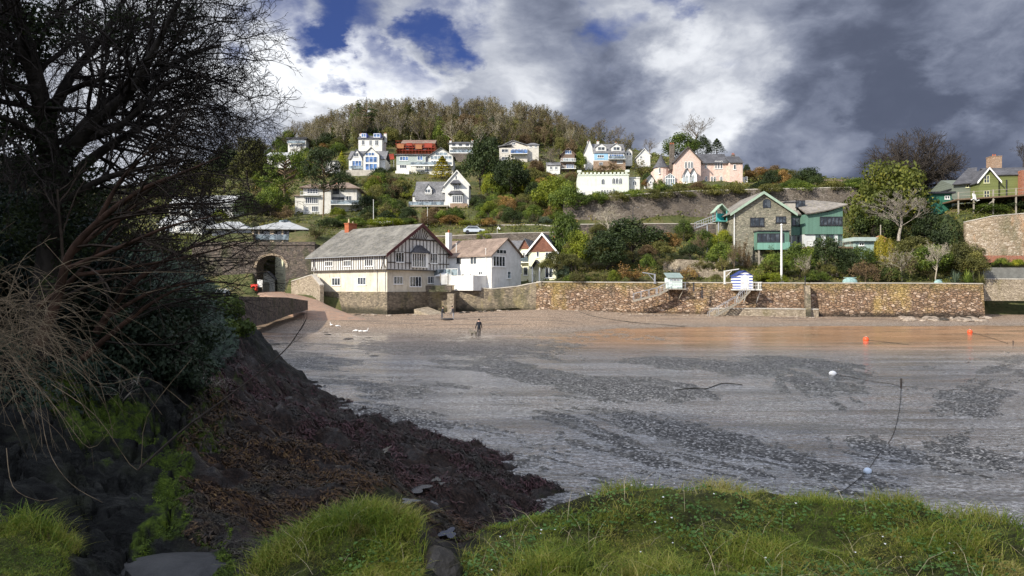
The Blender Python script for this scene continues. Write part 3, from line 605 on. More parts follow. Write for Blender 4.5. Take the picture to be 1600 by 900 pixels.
# ---- the timber framed boathouse
def boathouse():
    ux = Vector((.619, .786)); rot = math.degrees(math.atan2(ux.y, ux.x))   # local x runs along the gable front
    h = H('timber_framed_boathouse', 'large black and white timber framed boathouse with orange chimney on a stone plinth', 'boathouse', 605, 492, 108, rot)
    L, W = 18.5, 13.0
    front = h.front; left = h.face((0, 0), (0, 1), (-1, 0))
    zb = front.at(605, 456)[1]; zj = front.at(605, 422)[1]; ze = front.at(605, 398)[1]+0.3; zr = front.at(656, 350)[1]
    j = 0.45
    b = MB(); b.prism([(-0.15, -0.15, -1.2), (W+0.15, -0.15, -1.2), (W+0.15, L+.15, -1.2), (-0.15, L+.15, -1.2)], (0, 0, zb+1.2)); h.part('stone_plinth', b, STONEQ)
    b = MB(); b.box(0, W, 0, L, zb+0.002, zj); h.part('lower_wall', b, STAINED)
    b = MB(); gable_block(b, -j, W+j, -j, L, zj+0.002, ze, zr-0.25, 'y'); b.cur = 1
    h.part('upper_wall', b, [PANELW, TIMBER])
    F1 = h.face((-j, -j), (1, 0), (0, -1)); F2 = h.face((-j, -j), (0, 1), (-1, 0)); FW = W+2*j; FL = L+j
    tb = MB(); tw = 0.13
    # long side: closely spaced studs
    n = 34
    for i in range(n+1):
        a = FL*i/n; F2.box(tb, max(0, a-tw/2), min(FL, a+tw/2), zj+0.22, ze-0.2, 0.004, 0.06)
    for zz in (zj, ze-0.22): F2.box(tb, -0.03, FL, zz, zz+0.17, 0.004, 0.10)
    for k in range(2):
        a0, a1 = (0.2, 1.3) if k == 0 else (FL-1.4, FL-0.3)
        F2.bar(tb, a0, zj+0.25, a1, ze-0.2, 0.14, 0.08); F2.bar(tb, a1, zj+0.25, a0, ze-0.2, 0.14, 0.085)
    # gable
    zt = F1.at(650, 388)[1]
    def top(a): return ze+(zr-0.25-ze)*(1-abs(a-FW/2)/(FW/2))
    n = 18
    for i in range(n+1):
        a = FW*i/n; F1.box(tb, max(0, a-tw/2), min(FW, a+tw/2), zj+0.22, min(top(a)-0.15, zr-2.7) if top(a)-0.15 > zj+.3 else zj+.3, 0.004, 0.06)
    zk = F1.at(650, 378)[1]
    for zz in (zj, (zj+ze)/2-0.2, ze+0.1):
        hw = FW/2 if zz < ze else (FW/2)*(zr-0.25-zz)/(zr-0.25-ze)
        F1.box(tb, FW/2-hw+0.03, FW/2+hw-0.03, zz, zz+0.14, 0.004, 0.075)
    zc = zr-2.7; hw = (FW/2)*(zr-0.25-zc)/(zr-0.25-ze)
    F1.box(tb, FW/2-hw, FW/2+hw, zc, zc+0.22, 0.004, 0.12)
    for i in range(-4, 5):
        ang = i*0.3; x1 = FW/2+math.sin(ang)*1.9; z1 = zc+0.2+math.cos(ang)*1.9*0.95
        x1 = max(FW/2-hw*0.9, min(FW/2+hw*0.9, x1)); z1 = min(z1, top(x1)-0.2)
        if i: F1.bar(tb, FW/2+i*0.30, zc+0.2, x1, z1, 0.13, 0.07)
        else: F1.bar(tb, FW/2, zc+0.2, FW/2, zr-0.5, 0.14, 0.08)
    h.part('timber_framing', tb, TIMBER)
    r = MB(); gable_roof(r, -j, W+j, -j, L, ze, zr-0.25, 'y', 0.7, 0.7, 0.2)
    roof = h.part('roof', r, SLATEL)
    bb = MB()
    for sgn in (0, 1):
        x0 = -j-0.7 if sgn == 0 else W+j+0.7; sl = (zr-.25-ze)/(FW/2); zz = ze-0.7*sl
        bb.prism([(x0, -j-0.78, zz-0.25), (W/2, -j-0.78, zr-0.52), (W/2, -j-0.78, zr+0.02), (x0, -j-0.78, zz+0.28)], (0, 0.07, 0))
    bb.build('bargeboard', MAROON, roof)
    g = MB(); g.bar((-j-0.78, -j-0.6, ze-0.45), (-j-0.78, L+0.6, ze-0.45), 0.08, n=6)
    for yy in (0.35, L-1.0, L*0.1+0.4): g.bar((-0.08, yy, zb+0.1), (-0.08, yy, zj), 0.05); g.bar((-0.55, yy, zj), (-0.55, yy, ze-0.5), 0.05)
    g.build('gutter', METAL, roof)
    c = MB(); c.box(W/2-0.9, W/2+0.9, L-2.3, L-1.2, zr-1.3, zr+0.85); c.box(W/2-1.0, W/2+1.0, L-2.4, L-1.1, zr+0.852, zr+1.0)
    ch = c.build('chimney', BRICKO, roof); p = MB()
    p.lathe((W/2-.4, L-1.75, zr+1.0), [(0.13, 0), (0.16, .15), (.12, .75), (.16, .8)], 8); p.build('chimney_pot', plain('buff_clay', (.5, .4, .25)), ch); p = MB(); p.lathe((W/2+.5, L-1.75, zr+1.0), [(0.13, 0), (0.16, .15), (.12, .4)], 8); p.build('chimney_pot', plain('buff_clay', (.5, .4, .25)), ch)
    # windows: lower long side, upper long side, gable
    for (a, b_, c0, d) in ((519, 532, 434, 446), (559, 572, 433, 445)): h.win(a, b_, c0, d, 3, 1, face=left)
    for (a, b_, c0, d) in ((508, 520, 408, 416), (537, 549, 407, 416), (570, 583, 405, 416)): h.win(a, b_, c0, d, 4, 1, face=F2, sill=True)
    for (a, b_, c0, d, n_) in ((615, 629, 432, 444, 3), (640, 658, 432, 448, 4), (668, 680, 432, 443, 3)): h.win(a, b_, c0, d, n_, 1, face=front)
    for (a, b_, c0, d, n_) in ((618, 631, 394, 410, 3), (672, 683, 396, 412, 3)): h.win(a, b_, c0, d, n_, 1, face=F1)
    a0, z1 = F1.at(643, 395); a1, z0 = F1.at(666, 419)    # oriel with its own roof
    o = MB(); F1.box(o, a0, a1, z0, z1, 0.004, 0.45); ob = h.part('oriel', o, WFRAME)
    big = h.face((-j, -j-0.45), (1, 0), (0, -1)); wv = h.win(643.5, 665.5, 395.5, 418, 6, 1, face=big, b=0.1, sill=False); wv.parent = ob
    oc = MB(); am = (a0+a1)/2; zt_ = z1+1.25
    pts = [F1.o+F1.u*(a0-0.4)+F1.n*0.9+Vector((0, 0, z1)), F1.o+F1.u*(a1+0.4)+F1.n*0.9+Vector((0, 0, z1)), F1.o+F1.u*(a1+0.4)+F1.n*0.07+Vector((0, 0, z1)), F1.o+F1.u*(a0-0.4)+F1.n*0.07+Vector((0, 0, z1)),
           F1.o+F1.u*(am-0.6)+F1.n*0.07+Vector((0, 0, zt_)), F1.o+F1.u*(am+0.6)+F1.n*0.07+Vector((0, 0, zt_)), F1.o+F1.u*(am)+F1.n*0.4+Vector((0, 0, zt_-0.15))]
    oc.add(pts, [(0, 1, 2, 3), (0, 3, 4), (1, 5, 2), (0, 4, 6), (0, 6, 1), (1, 6, 5), (3, 2, 5, 4), (4, 5, 6)]); oc.build('oriel_roof', SLATED, ob)
boathouse()

# ---- white house with the glazed gable, beside the boathouse
def white_house():
    h = H('white_waterside_house', 'white rendered house with brown roof and glazed gable, between the boathouse and the cream house', 'house', 768, 452, 112, 50)
    W = 7.4; f = h.front; s = h.face((0, 0), (0, 1), (-1, 0)); L = 12.5
    ze = f.at(768, 398)[1]; zr = f.at(790, 379)[1]+0.6
    b = MB(); gable_block(b, 0, W, 0, L, -1.5, ze, zr, 'y'); h.part('wall', b, WHITEB)
    r = MB(); gable_roof(r, 0, W, 0, L, ze, zr, 'y', 0.4, 0.4); rf = h.part('roof', r, BROWNR)
    c = MB(); c.box(0.9, 1.7, L-2, L-1.2, ze, zr+1.4); ch = c.build('chimney', WHITEB, rf); p = MB(); p.lathe((1.3, L-1.6, zr+1.4), [(.14, 0), (.15, .3), (.1, .5)], 8); p.build('chimney_pot', BRICKO, ch)
    h.win(770, 789, 400, 417, 4, 1, face=f, fr=WFRAME, b=0.1)
    h.win(775, 791, 390, 397, 3, 1, face=f, sill=False); h.win(792.5, 798, 424, 435, 1, 2, face=f, gl=GLASSL)
    h.win(735, 745, 401, 413, 2, 1, face=s); h.win(714, 720, 402, 411, 1, 1, face=s, fr=DFRAME); h.win(748, 754, 424, 430, 2, 1, face=s)
    b = MB()
    # terrace in front of the long side
    t = h.face((-3.2, 0), (0, 1), (-1, 0))
    b.box(-3.2, -0.01, 1.0, 10.5, -0.2, s.at(735, 431)[1]); h.part('terrace', b, WHITEB)
    railing(h, [(-3.1, 10.4), (-3.1, 4.5)], s.at(735, 431)[1], 1.1, WFRAME, GLASSL)
    return h
white_house()
def terrace():
    h = H('white_panel_fence', 'low white panelled fence along the quay top, right of the timbered boathouse', 'fence', 688, 446, 113, 14)
    n = 6; x1 = h.X(758)
    for i in range(n):
        b = MB(); b.box(x1*i/n+0.06, x1*(i+1)/n-0.06, -0.04, 0.04, 0.15, 1.75+0.05*(i % 2)); h.part('panel', b, WHITEB)
    b = MB()
    for i in range(n+1): b.box(x1*i/n-0.055, x1*i/n+0.055, -0.08, 0.08, -0.2, 1.95)
    h.part('post', b, GREYP)
terrace()
def awning():
    h = H('white_patio_umbrella', 'closed low white canopy beside the white panelled fence', 'canopy', 697, 432, 115, 10)
    b = MB(); b.lathe((0, 0, 0), [(1.9, 0), (1.85, 0.12), (0.9, 0.5), (0.1, 0.75)], 8); h.part('canopy', b, WHITEB)
    b = MB(); b.bar((0, 0, -2.2), (0, 0, 0.7), 0.05); h.part('pole', b, METAL)
awning()
# ---- cream house with the brown shingled gables
def cream_house():
    h = H('cream_gabled_house', 'cream house with two brown shingled gables and a porch, right of the white waterside house', 'house', 826, 440, 121, -14)
    f = h.front; k = 121/F
    W = h.X(869)-0; ze = h.Z(395); zr = h.Z(366); b = MB(); gable_block(b, 0, W, 0, 9, -2.5, ze, zr, 'y')
    x0 = h.X(809); ze2 = h.Z(388); b.box(x0, -0.01, 1.2, 8.2, -2.5, ze2); h.part('wall', b, CREAM)
    g = MB(); g.prism([(-0.3, -0.12, ze+0.15), (W+0.3, -0.12, ze+0.15), (W/2, -0.12, zr-0.1)], (0, 0.11, 0))
    xm = (x0)/2; g.prism([(x0-0.1, 1.08, ze2), (-0.05, 1.08, ze2), (xm, 1.08, h.Z(374))], (0, 0.11, 0)); h.part('shingle_gable', g, SHINGLE)
    r = MB(); gable_roof(r, 0, W, 0, 9, ze, zr, 'y', 0.4, 0.5); gable_roof(r, x0, 0, 1.2, 8.2, ze2, h.Z(373), 'y', 0.4, 0.25)
    gable_roof(r, h.X(748), x0-0.3, 3.5, 10, h.Z(392), h.Z(373), 'x', 0.3, 0.3); rf = h.part('roof', r, SLATE)
    b = MB(); b.box(h.X(750), x0-0.02, 3.6, 9.8, -2.5, h.Z(391)); h.part('rear_wing', b, CREAM)
    bb = MB(); 
    for s_ in (-1, 1): bb.prism([(W/2+s_*(W/2+0.5), -0.48, ze-0.45), (W/2, -0.48, zr-0.2), (W/2, -0.48, zr+0.22), (W/2+s_*(W/2+.5), -0.48, ze-0.02)], (0, 0.07, 0))
    bb.build('bargeboard', WFRAME, rf)
    chimney(h, 856, 368, 380, 6, 0.8, BRICKO, 1, rf)
    h.win(838, 842.5, 393, 402, 1); h.win(852, 862, 394, 407, 2); h.win(852, 863.5, 418, 434, 2, 1)
    s = h.face((0, 1.2), (1, 0), (0, -1)); h.win(810, 815.5, 394, 405, 2, face=s); h.win(817, 823, 394, 407, 2, face=s, fr=WFRAME); h.win(810, 815.5, 415, 427, 2, face=s); h.win(818, 825, 417, 430, 1, face=s)
    p = MB(); px0 = h.X(835); px1 = h.X(846); zz = h.Z(417)
    for x in (px0, px1): p.box(x-0.1, x+0.1, -1.7, -1.5, -0.4, zz)
    p.box(px0-0.1, px0+0.1, -1.49, 0, zz-2.2, zz-1.2); h.part('porch', p, WFRAME)
    r = MB(); gable_roof(r, px0, px1, -1.8, -0.02, zz, zz+1.0, 'y', 0.2, 0.25); r.build('porch_roof', SLATED, h.root)
    railing(h, [(x0+.1, 0.5), (-.1, .5)], h.Z(409), 0.9, METAL, GLASSL); b = MB(); b.box(x0, -0.03, 0.4, 1.19, h.Z(409)-0.15, h.Z(409)-.01); h.part('balcony', b, WFRAME)
cream_house()

# ---- quay wall under them, buttress and ramp
def wall_thing(name, label, m, pts, th=0.8, cope=None, cat='wall', group=None, copeh=0.15, batter=0.0):
    """pts: (px, py_top, py_bottom, Y) along the wall"""
    b = MB(); A = [P(p[0], p[1], p[3]) for p in pts]; B = [P(p[0], p[2], p[3]) for p in pts]
    root = empty(name, B[0], 0, label, cat, group); o = B[0]; c = MB()
    for i in range(len(pts)-1):
        n = (A[i+1]-A[i]); n.z = 0; n = Vector((-n.y, n.x, 0)).normalized()
        if n.y < 0: n = -n
        ns = max(1, int((A[i+1]-A[i]).length/1.5)); 
        for q in range(ns):
            t0, t1 = q/ns, (q+1)/ns; bt = n*-batter
            a0, a1, b0, b1 = A[i].lerp(A[i+1], t0)-o, A[i].lerp(A[i+1], t1)-o, B[i].lerp(B[i+1], t0)-o+bt, B[i].lerp(B[i+1], t1)-o+bt
            w = lambda v: v+n*th
            b.add([b0, b1, a1, a0, w(b0), w(b1), w(a1), w(a0)], [(0, 1, 2, 3), (5, 4, 7, 6), (3, 2, 6, 7), (0, 4, 5, 1)]+([(0, 3, 7, 4)] if q == 0 and i == 0 else [])+([(1, 5, 6, 2)] if q == ns-1 and i == len(pts)-2 else []))
            if cope:
                e = n*0.06; c.prism([a0-e+Vector((0, 0, .003)), a1-e+Vector((0, 0, .003)), a1+n*(th+.06)+Vector((0, 0, .003)), a0+n*(th+.06)+Vector((0, 0, .003))], (0, 0, copeh))
    b.build('stonework', m, root)
    if cope: c.build('coping', cope, root)
    return root
wall_thing('quay_wall', 'dark mossy stone quay wall below the white panelled fence and white house', STONEQ, [(664, 447, 490, 115), (706, 446, 489, 113), (735, 449, 487, 112), (768, 452, 484, 111.3), (808, 448, 481, 110.9), (824, 444.5, 485, 110.2), (846, 441, 487, 109.3)], 1.0, CONC)
wall_thing('quay_buttress', 'tall yellow lit stone buttress standing out of the quay wall, behind the two people', STONEL, [(699, 459, 498, 108.5), (709, 459, 498, 108.5)], 4.0)
wall_thing('quay_parapet', 'dark stepped stone parapet on the quay, left of the white panelled fence', STONEA, [(665, 446, 456, 112.3), (705, 446, 456, 111.5)], 0.5)
def ramp():
    b = MB(); q = lambda x, y, Y: P(x, y, Y)
    a = [q(647, 483, 108), q(690, 499, 101), q(712, 496, 104), q(668, 479, 112)]; 
    lo = [Vector((v.x, v.y, 0.0)) for v in a]; b.add(a+lo, [(0, 1, 2, 3), (4, 7, 6, 5), (0, 4, 5, 1), (1, 5, 6, 2), (2, 6, 7, 3), (3, 7, 4, 0)])
    tag(b.build('stone_ramp', STONEL), 'small stone ramp sloping to the beach, below the boathouse gable', 'ramp')
ramp()

# ---- seawall, step and garden walls
wall_thing('garden_sea_wall', 'long rubble sea wall of brown stones, below the gardens, from the cream house to the buttress', STONES, [(838, 441, 487, 109.6), (1000, 442, 492, 108), (1262, 443, 497, 106)], 1.0, CONC, batter=0.9)
wall_thing('garden_sea_wall', 'right hand rubble sea wall with rounded foot, from the buttress to the far right corner', STONES, [(1266, 443, 499, 105.2), (1400, 443, 500, 104.6), (1536, 444, 503, 104)], 1.0, CONC, batter=0.6)
wall_thing('sea_wall_buttress', 'sloping stone buttress dividing the two sea walls, right of the striped hut', STONEQ, [(1258, 446, 500, 103.9), (1266, 446, 500, 103.7)], 2.0, None, batter=1.6)
wall_thing('sea_wall_return', 'short shaded end wall closing the right hand sea wall', STONES, [(1536.5, 444, 503, 104.1), (1534, 444, 490, 118)], 1.0)
wall_thing('wall_footing', 'low stone ledge at the foot of the sea wall, under the wooden steps', STONEL, [(1110, 483, 496, 104.5), (1190, 483, 497.5, 103.6), (1279, 484, 499.5, 103)], 1.6, CONC)
wall_thing('lane_wall', 'pale coped lane wall across the hillside, above the cream house', STONEL, [(500, 366, 380, 149), (620, 355, 370, 150), (700, 353, 368, 150), (840, 352, 368, 149), (905, 357, 372, 147)], 0.5, CONC, copeh=.2)
wall_thing('lane_wall', 'dark stone wall below the hillside lane, directly behind the white house roof', STONER, [(664, 370, 388, 139), (720, 368, 388, 138), (790, 365, 388, 137), (880, 363, 385, 137)], 0.5, CONC, copeh=.15)
wall_thing('retaining_wall', 'huge grey brown retaining wall below the castellated and pink houses', STONER, [(880, 312, 365, 150), (1000, 304, 362, 149), (1080, 299, 360, 148.5), (1200, 296, 358, 147.5), (1345, 293, 355, 146.5)], 0.8, CONC, copeh=.2)
wall_thing('retaining_wall', 'buttressed middle ledge wall on the dark retaining wall, behind the bare tree', STONEA, [(905, 351, 372, 144), (1000, 350, 371, 143.5), (1150, 350, 371, 143)], 0.6, CONC, copeh=.15)
wall_thing('high_stone_wall', 'tall pale patched stone wall with two drain holes, below the deck of the olive house', STONEP, [(1509, 347, 405, 118), (1552, 338, 405, 117), (1700, 326, 408, 116)], 1.0, CONC)
wall_thing('brick_band_wall', 'low red brown brick band wall at the foot of the tall pale patched wall', BRICK, [(1528, 399, 410, 115), (1700, 400, 412, 113)], 0.3)
wall_thing('lower_harbour_wall', 'grey smooth harbour wall at the right edge beyond the sea wall', plain('dark_harbour_concrete', (.15, .15, .14), .85, .25), [(1536, 418, 436, 113.5), (1700, 418, 437, 111)], 1.0)
wall_thing('lower_harbour_wall', 'lit mossy stone wall at the right edge above the beach', STONEL, [(1537, 436.4, 470, 112), (1700, 437.4, 470, 109.5)], 0.8, CONC)
wall_thing('garden_terrace_wall', 'pale curved garden terrace wall above the striped hut', STONEL, [(1036, 408, 426, 118), (1060, 405, 425, 117), (1115, 408, 424, 117), (1122, 418, 426, 116.5)], 0.5)
wall_thing('garden_terrace_wall', 'brown ivy stained terrace wall with a small dark niche, left of the striped hut', STONEL, [(1082, 424, 443, 113), (1140, 424, 443, 113)], 0.5)
wall_thing('garden_terrace_wall', 'rocky pale terrace wall below the green house garden', STONEP, [(1262, 424, 440, 113), (1310, 424, 440, 112.5)], 0.8)
wall_thing('stone_pier', 'grey stone undercroft wall supporting the stone and green house', STONEG, [(1136, 383, 415, 121.3), (1160, 383, 422, 119.5), (1176, 383, 422, 119.5)], 0.8)

# ---- arch gateway
def arch_wall():
    h = H('stone_arch_gateway', 'dark stone bridge wall with a tall arch, left of the timbered boathouse', 'gateway', 425, 458, 124, 0)
    x = h.X; z = h.Z; cx = x(423.5); hw = x(446.5)-cx; zs = z(418); zt = z(383); b = MB(); th = 3.5
    L = x(300); R = x(492); n = 12
    arcp = [(cx-hw*math.cos(math.pi*i/n), zs+ (z(399)-zs)*math.sin(math.pi*i/n)) for i in range(n+1)]
    for (a0, a1) in ((L, cx-hw), (cx+hw, R)): b.box(a0, a1, 0, th, -1.5, zs); b.box(a0, a1, 0, th, zs, zt)
    for (p, q) in zip(arcp[:-1], arcp[1:]):
        b.prism([(p[0], 0, p[1]), (q[0], 0, q[1]), (q[0], 0, zt), (p[0], 0, zt)], (0, th, 0))
    h.part('wall', b, STONEA)
    v = MB()
    for i in range(n):
        p, q = arcp[i], arcp[i+1]; c = Vector((cx, 0, zs))
        def out(t, k): d = Vector((t[0]-cx, 0, t[1]-zs)); return c+d*k
        v.prism([out(p, 1.0), out(q, 1.0), out(q, 1.17), out(p, 1.17)], (0, -0.12, 0))
    h.part('voussoirs', v, STONEP)
    c = MB(); c.box(L, R, -0.15, th+.1, zt+.003, zt+0.25); c.box(L, R, 0.1, .5, zt+.255, zt+0.6); h.part('parapet', c, STONEA)
    # building seen through the arch
    b = MB(); b.box(x(400), x(414), 9, 10, 0, z(425)); b2 = MB()
arch_wall()
def beyond_arch():
    h = H('white_gate_lodge', 'small pale building seen through the stone arch', 'lodge', 404, 457, 136, 12)
    b = MB(); gable_block(b, 0, 3.0, 0, 5, -.5, 2.6, 4.0, 'y'); h.part('wall', b, WHITE)
    r = MB(); gable_roof(r, 0, 3.0, 0, 5, 2.6, 4.0, 'y', .3, .3); h.part('roof', r, SLATE); b = MB(); b.box(1.0, 2.0, -.06, -.004, 0, 2.0); h.part('door', b, GREYP)
beyond_arch()
wall_thing('lane_side_wall', 'cream wall curving inside the stone arch', CREAM, [(446, 398, 457, 128.5), (430, 402, 456, 140)], 0.4)
wall_thing('yard_wall', 'rough stone yard wall sloping down between the arch and the boathouse', STONEL, [(455, 440, 464, 121), (487, 430, 468, 117.5), (500, 446, 474, 113)], 0.6, CONC)
# slipway and its kerb wall
def slip():
    us = [(398, 459), (440, 458), (470, 463), (500, 474), (535, 487)]
    top = [P(402, 457.5, 126), P(447, 458, 126), P(520, 477, 107.5), P(562, 491, 99)]
    Lft = [P(402, 457.5, 126), P(410, 461, 113), P(455, 472, 101), P(505, 489, 92)]; Rgt = [P(452, 457.5, 126), P(487, 467, 113), P(535, 481, 101), P(578, 494, 93)]
    v = []; f = []; n = 40; k = 12
    for i in range(n+1):
        t_ = i/n*3; j = min(2, int(t_)); r = t_-j
        a = Lft[j].lerp(Lft[j+1], r); c = Rgt[j].lerp(Rgt[j+1], r)
        sd_ = (c-a).normalized()*2.2
        for q in range(-1, k+2):
            if q in (-1, k+1): e_ = (a-sd_) if q < 0 else (c+sd_); v.append(Vector((e_.x, e_.y, float(bay_h(np.array([e_.x]), np.array([e_.y]))[0])-.35))); continue
            p = a.lerp(c, q/k); p.z += 0.12*math.sin(q/k*math.pi)+0.05*mnoise.noise(p*0.6)+0.12; w__ = max(0, min(1, (t_-1.2)/1.8)); p.z = p.z*(1-w__)+(float(bay_h(np.array([p.x]), np.array([p.y]))[0])+.10*(1-w__)-.06*w__)*w__; v.append(p)
    k2 = k+3; f = [(i*k2+q, i*k2+q+1, (i+1)*k2+q+1, (i+1)*k2+q) for i in range(n) for q in range(k2-1)]
    m, t = mat('red_sand'); g = t.n('NewGeometry').outputs['Position']; n1 = t.noise(g, 0.8, 6, .7); n2 = t.noise(g, 9, 4, .7)
    col = t.ramp(n1, [(0.35, (0.15, 0.12, 0.10)), (0.5, (0.25, 0.145, 0.095)), (0.65, (0.30, 0.19, 0.135))]); col = t.mix(t.maprange(n2, .4, .7, 0, .5), col, (.45, .38, .3))
    fin(t, m, col, .85, .2, n2, .6, .04)
    tag(link_mesh('slipway_path', v, f, m, None, True), 'reddish sandy slipway down through the arch', kind='structure')
slip()
wall_thing('slipway_wall', 'low dark stone wall with grassy top holding up the slipway, left shore', STONEA, [(300, 463, 520, 62), (372, 464, 506, 76), (412, 465, 493, 88), (447, 470, 484, 98), (463, 476, 482, 100.5)], 3.0)
# ---------------------------------------------------------------- houses up the hillside
def strip(h, a, b_, c0, d, n, **k): return h.win(a, b_, c0, d, n, 1, **k)
def stone_green_house():
    h = H('stone_and_green_house', 'tall stone gabled house with green boarded wing and slate roof above the sea wall', 'house', 1148, 410, 120, 0)
    f = h.front; xr = h.X(1236); ze = h.Z(330); zr = h.Z(301); D = 11
    b = MB(); gable_block(b, 0, xr, 0, D, -3.0, ze, zr, 'y'); h.part('stone_wall', b, STONEG)
    gx = h.X(1322); zb = h.Z(365); z1 = h.Z(334)
    b = MB(); b.prism([(xr+.01, 3.2, zb), (h.X(1262), 3.2, zb), (h.X(1262), 3.2, z1+.2), (xr+.01, 3.2, z1+.5)], (0, 7, 0))
    b.prism([(h.X(1262)+.01, 1.2, zb), (gx, 1.2, zb), (gx, 1.2, h.Z(321)), (h.X(1300), 1.2, h.Z(330)), (h.X(1262)+.01, 1.2, z1)], (0, 9, 0)); h.part('boarded_wall', b, TEAL)
    b = MB(); b.box(xr+.02, gx-.1, 3.4, 10, h.Z(388), zb-.01); b.box(h.X(1262), gx-.1, 1.5, 3.39, h.Z(388), zb-.01); h.part('lower_wall', b, plain('pale_grey_wall', (0.55, 0.57, 0.56)))
    b = MB(); b.box(xr-1, gx+.3, 3, 12, h.Z(420), h.Z(389)); b.box(h.X(1256), h.X(1345), -1.4, 10, h.Z(389)+.01, h.Z(386)); h.part('deck', b, DECKW)
    railing(h, [(h.X(1256), -1.3), (h.X(1345), -1.3)], h.Z(386), 0.9, GREYP)
    b = MB()
    for px in (1258, 1280, 1305, 1330, 1344): b = MB(); b.box(h.X(px)-.1, h.X(px)+.1, -1.2, -1.0, -3, h.Z(388.8)); h.part('deck_post', b, GREYP)
    r = MB(); gable_roof(r, 0, xr, 0, D, ze, zr, 'y', 0.5, 0.9)
    yb = 7.5
    pts = [(1241, 332, 309), (1262, 334.5, 307), (1280, 332, 306), (1300, 328, 306), (1327, 319.5, 308)]
    for (a, za, ta), (b2, z2, t2) in zip(pts[:-1], pts[1:]):
        y0 = 0.6 if a >= 1262 else 2.6
        r.slab([(h.X(a), y0, h.Z(za)), (h.X(b2), y0, h.Z(z2)), (h.X(b2), yb, h.Z(t2)), (h.X(a), yb, h.Z(ta))], 0.2)
        r.slab([(h.X(a), yb+.01, h.Z(ta)), (h.X(b2), yb+.01, h.Z(t2)), (h.X(b2), 11, h.Z(z2)), (h.X(a), 11, h.Z(za))], 0.2)
    rf = h.part('roof', r, slate('mossy_slate', (.10, .095, .085), (.20, .18, .16), (.28, .24, .12)))
    bb = MB(); sl = (zr-ze)/(xr/2)
    for s_, e in ((0, -0.9), (1, xr+.9)): bb.prism([(e, -.58, ze-.9*sl-.28), (xr/2, -.58, zr-.28), (xr/2, -.58, zr+.2), (e, -.58, ze-.9*sl+.2)], (0, .07, 0))
    bb.build('bargeboard', plain('pale_green_paint', (.32, .42, .33)), rf)
    h.win(1192, 1204, 311, 324.5, 2, 1, fr=DFRAME, arch=True); strip(h, 1172, 1194, 340, 353.5, 3, fr=DFRAME, gl=GLASS, b=.1); strip(h, 1212, 1228, 338, 348, 3, fr=DFRAME, b=.1)
    bx0, bx1 = h.X(1178), h.X(1226); b = MB(); b.box(bx0, bx1, -2.0, -.01, h.Z(391), h.Z(363)); bay = h.part('bay', b, TEAL)
    p = MB(); p.box(bx0-.1, bx1+.1, -2.12, -2.01, h.Z(391), h.Z(379.5)); p.build('bay_panel', boards('bay_boarding', (.17, .34, .27), .16), bay)
    p = MB(); p.box(bx0-.15, bx1+.15, -2.2, 0, h.Z(363)+.002, h.Z(362)+.05); p.build('bay_roof', DFRAME, bay)
    bf = h.face((0, -2.0), (1, 0), (0, -1)); strip(h, 1183, 1225, 364.5, 378.5, 6, fr=DFRAME, face=bf, b=.12).parent = bay
    b = MB()
    for px in (1180, 1222): b = MB(); b.box(h.X(px)-.12, h.X(px)+.12, -1.9, -1.7, -3, h.Z(391)-.01); h.part('bay_post', b, GREYP)
    gf = h.face((0, 1.2), (1, 0), (0, -1)); gr = h.face((0, 3.2), (1, 0), (0, -1))
    strip(h, 1281, 1316, 358.5-20, 352, 6, fr=DFRAME, face=gf, b=.12); strip(h, 1237, 1255, 340, 353, 3, fr=DFRAME, face=gr, b=.1)
    lf = h.face((0, 1.5), (1, 0), (0, -1))
    for a, c in ((1274, 1282), (1290, 1303), (1309, 1316)): h.win(a, c, 366.5, 384, 2, 1, fr=TEAL, face=lf, sill=False)
    h.win(1238, 1256, 367, 384, 3, 1, fr=TEAL, face=h.face((0, 3.4), (1, 0), (0, -1)), sill=False)
    dx0, dx1 = h.X(1242), h.X(1258.5); b = MB(); b.box(dx0, dx1, 3.9, 6.5, h.Z(325), h.Z(312)); d = h.part('dormer', b, CONC); p = MB(); p.box(dx0-.2, dx1+.2, 3.7, 6.7, h.Z(312)+.01, h.Z(310.5)); p.build('dormer_roof', SLATED, d)
    strip(h, 1243, 1258, 313, 324, 3, fr=DFRAME, face=h.face((0, 3.9), (1, 0), (0, -1)), b=.09).parent = d
    b = MB(); b.bar((h.X(1147), -.1, -2), (h.X(1147), -.1, ze-.5), .07); h.part('downpipe', b, WFRAME)
    # porch and footbridge at the left
    b = MB(); x0, x1 = h.X(1127), h.X(1145); zf = h.Z(342); b.box(x0, x1, 3, 5.4, zf-.15, zf)
    for x in (x0+.1, x1-.1):
        for y in (3.1, 5.3): b.box(x-.08, x+.08, y-.08, y+.08, zf, h.Z(326))
    po = h.part('porch', b, plain('turquoise_paint', (.10, .34, .31))); 
    b = MB(); b.box(h.X(1133), h.X(1144), 4.6, 5.2, zf, h.Z(329)); b.build('porch_door', plain('turquoise_door', (.03, .36, .36)), po)
    r = MB(); gable_roof(r, x0, x1, 3, 5.4, h.Z(326), h.Z(316.5), 'y', .2, .3); r.build('porch_roof', plain('pale_green_paint', (.32, .42, .33)), po)
    b = MB(); a = Vector((x0, 4.2, zf-.1)); e = Vector((h.X(1106), 8, h.Z(348)-.3)); b.prism([a+Vector((0, -.7, 0)), a+Vector((0, .7, 0)), e+Vector((0, .7, 0)), e+Vector((0, -.7, 0))], (0, 0, .15))
    for s_ in (-.7, .7):
        for i in range(9):
            p = a.lerp(e, i/8)+Vector((0, s_, .1)); b.bar(p, p+Vector((0, 0, 1)), .035, n=4)
        b.bar(a+Vector((0, s_, 1.1)), e+Vector((0, s_, 1.1)), .05, n=4); b.bar(a+Vector((0, s_, .6)), e+Vector((0, s_, .6)), .03, n=4)
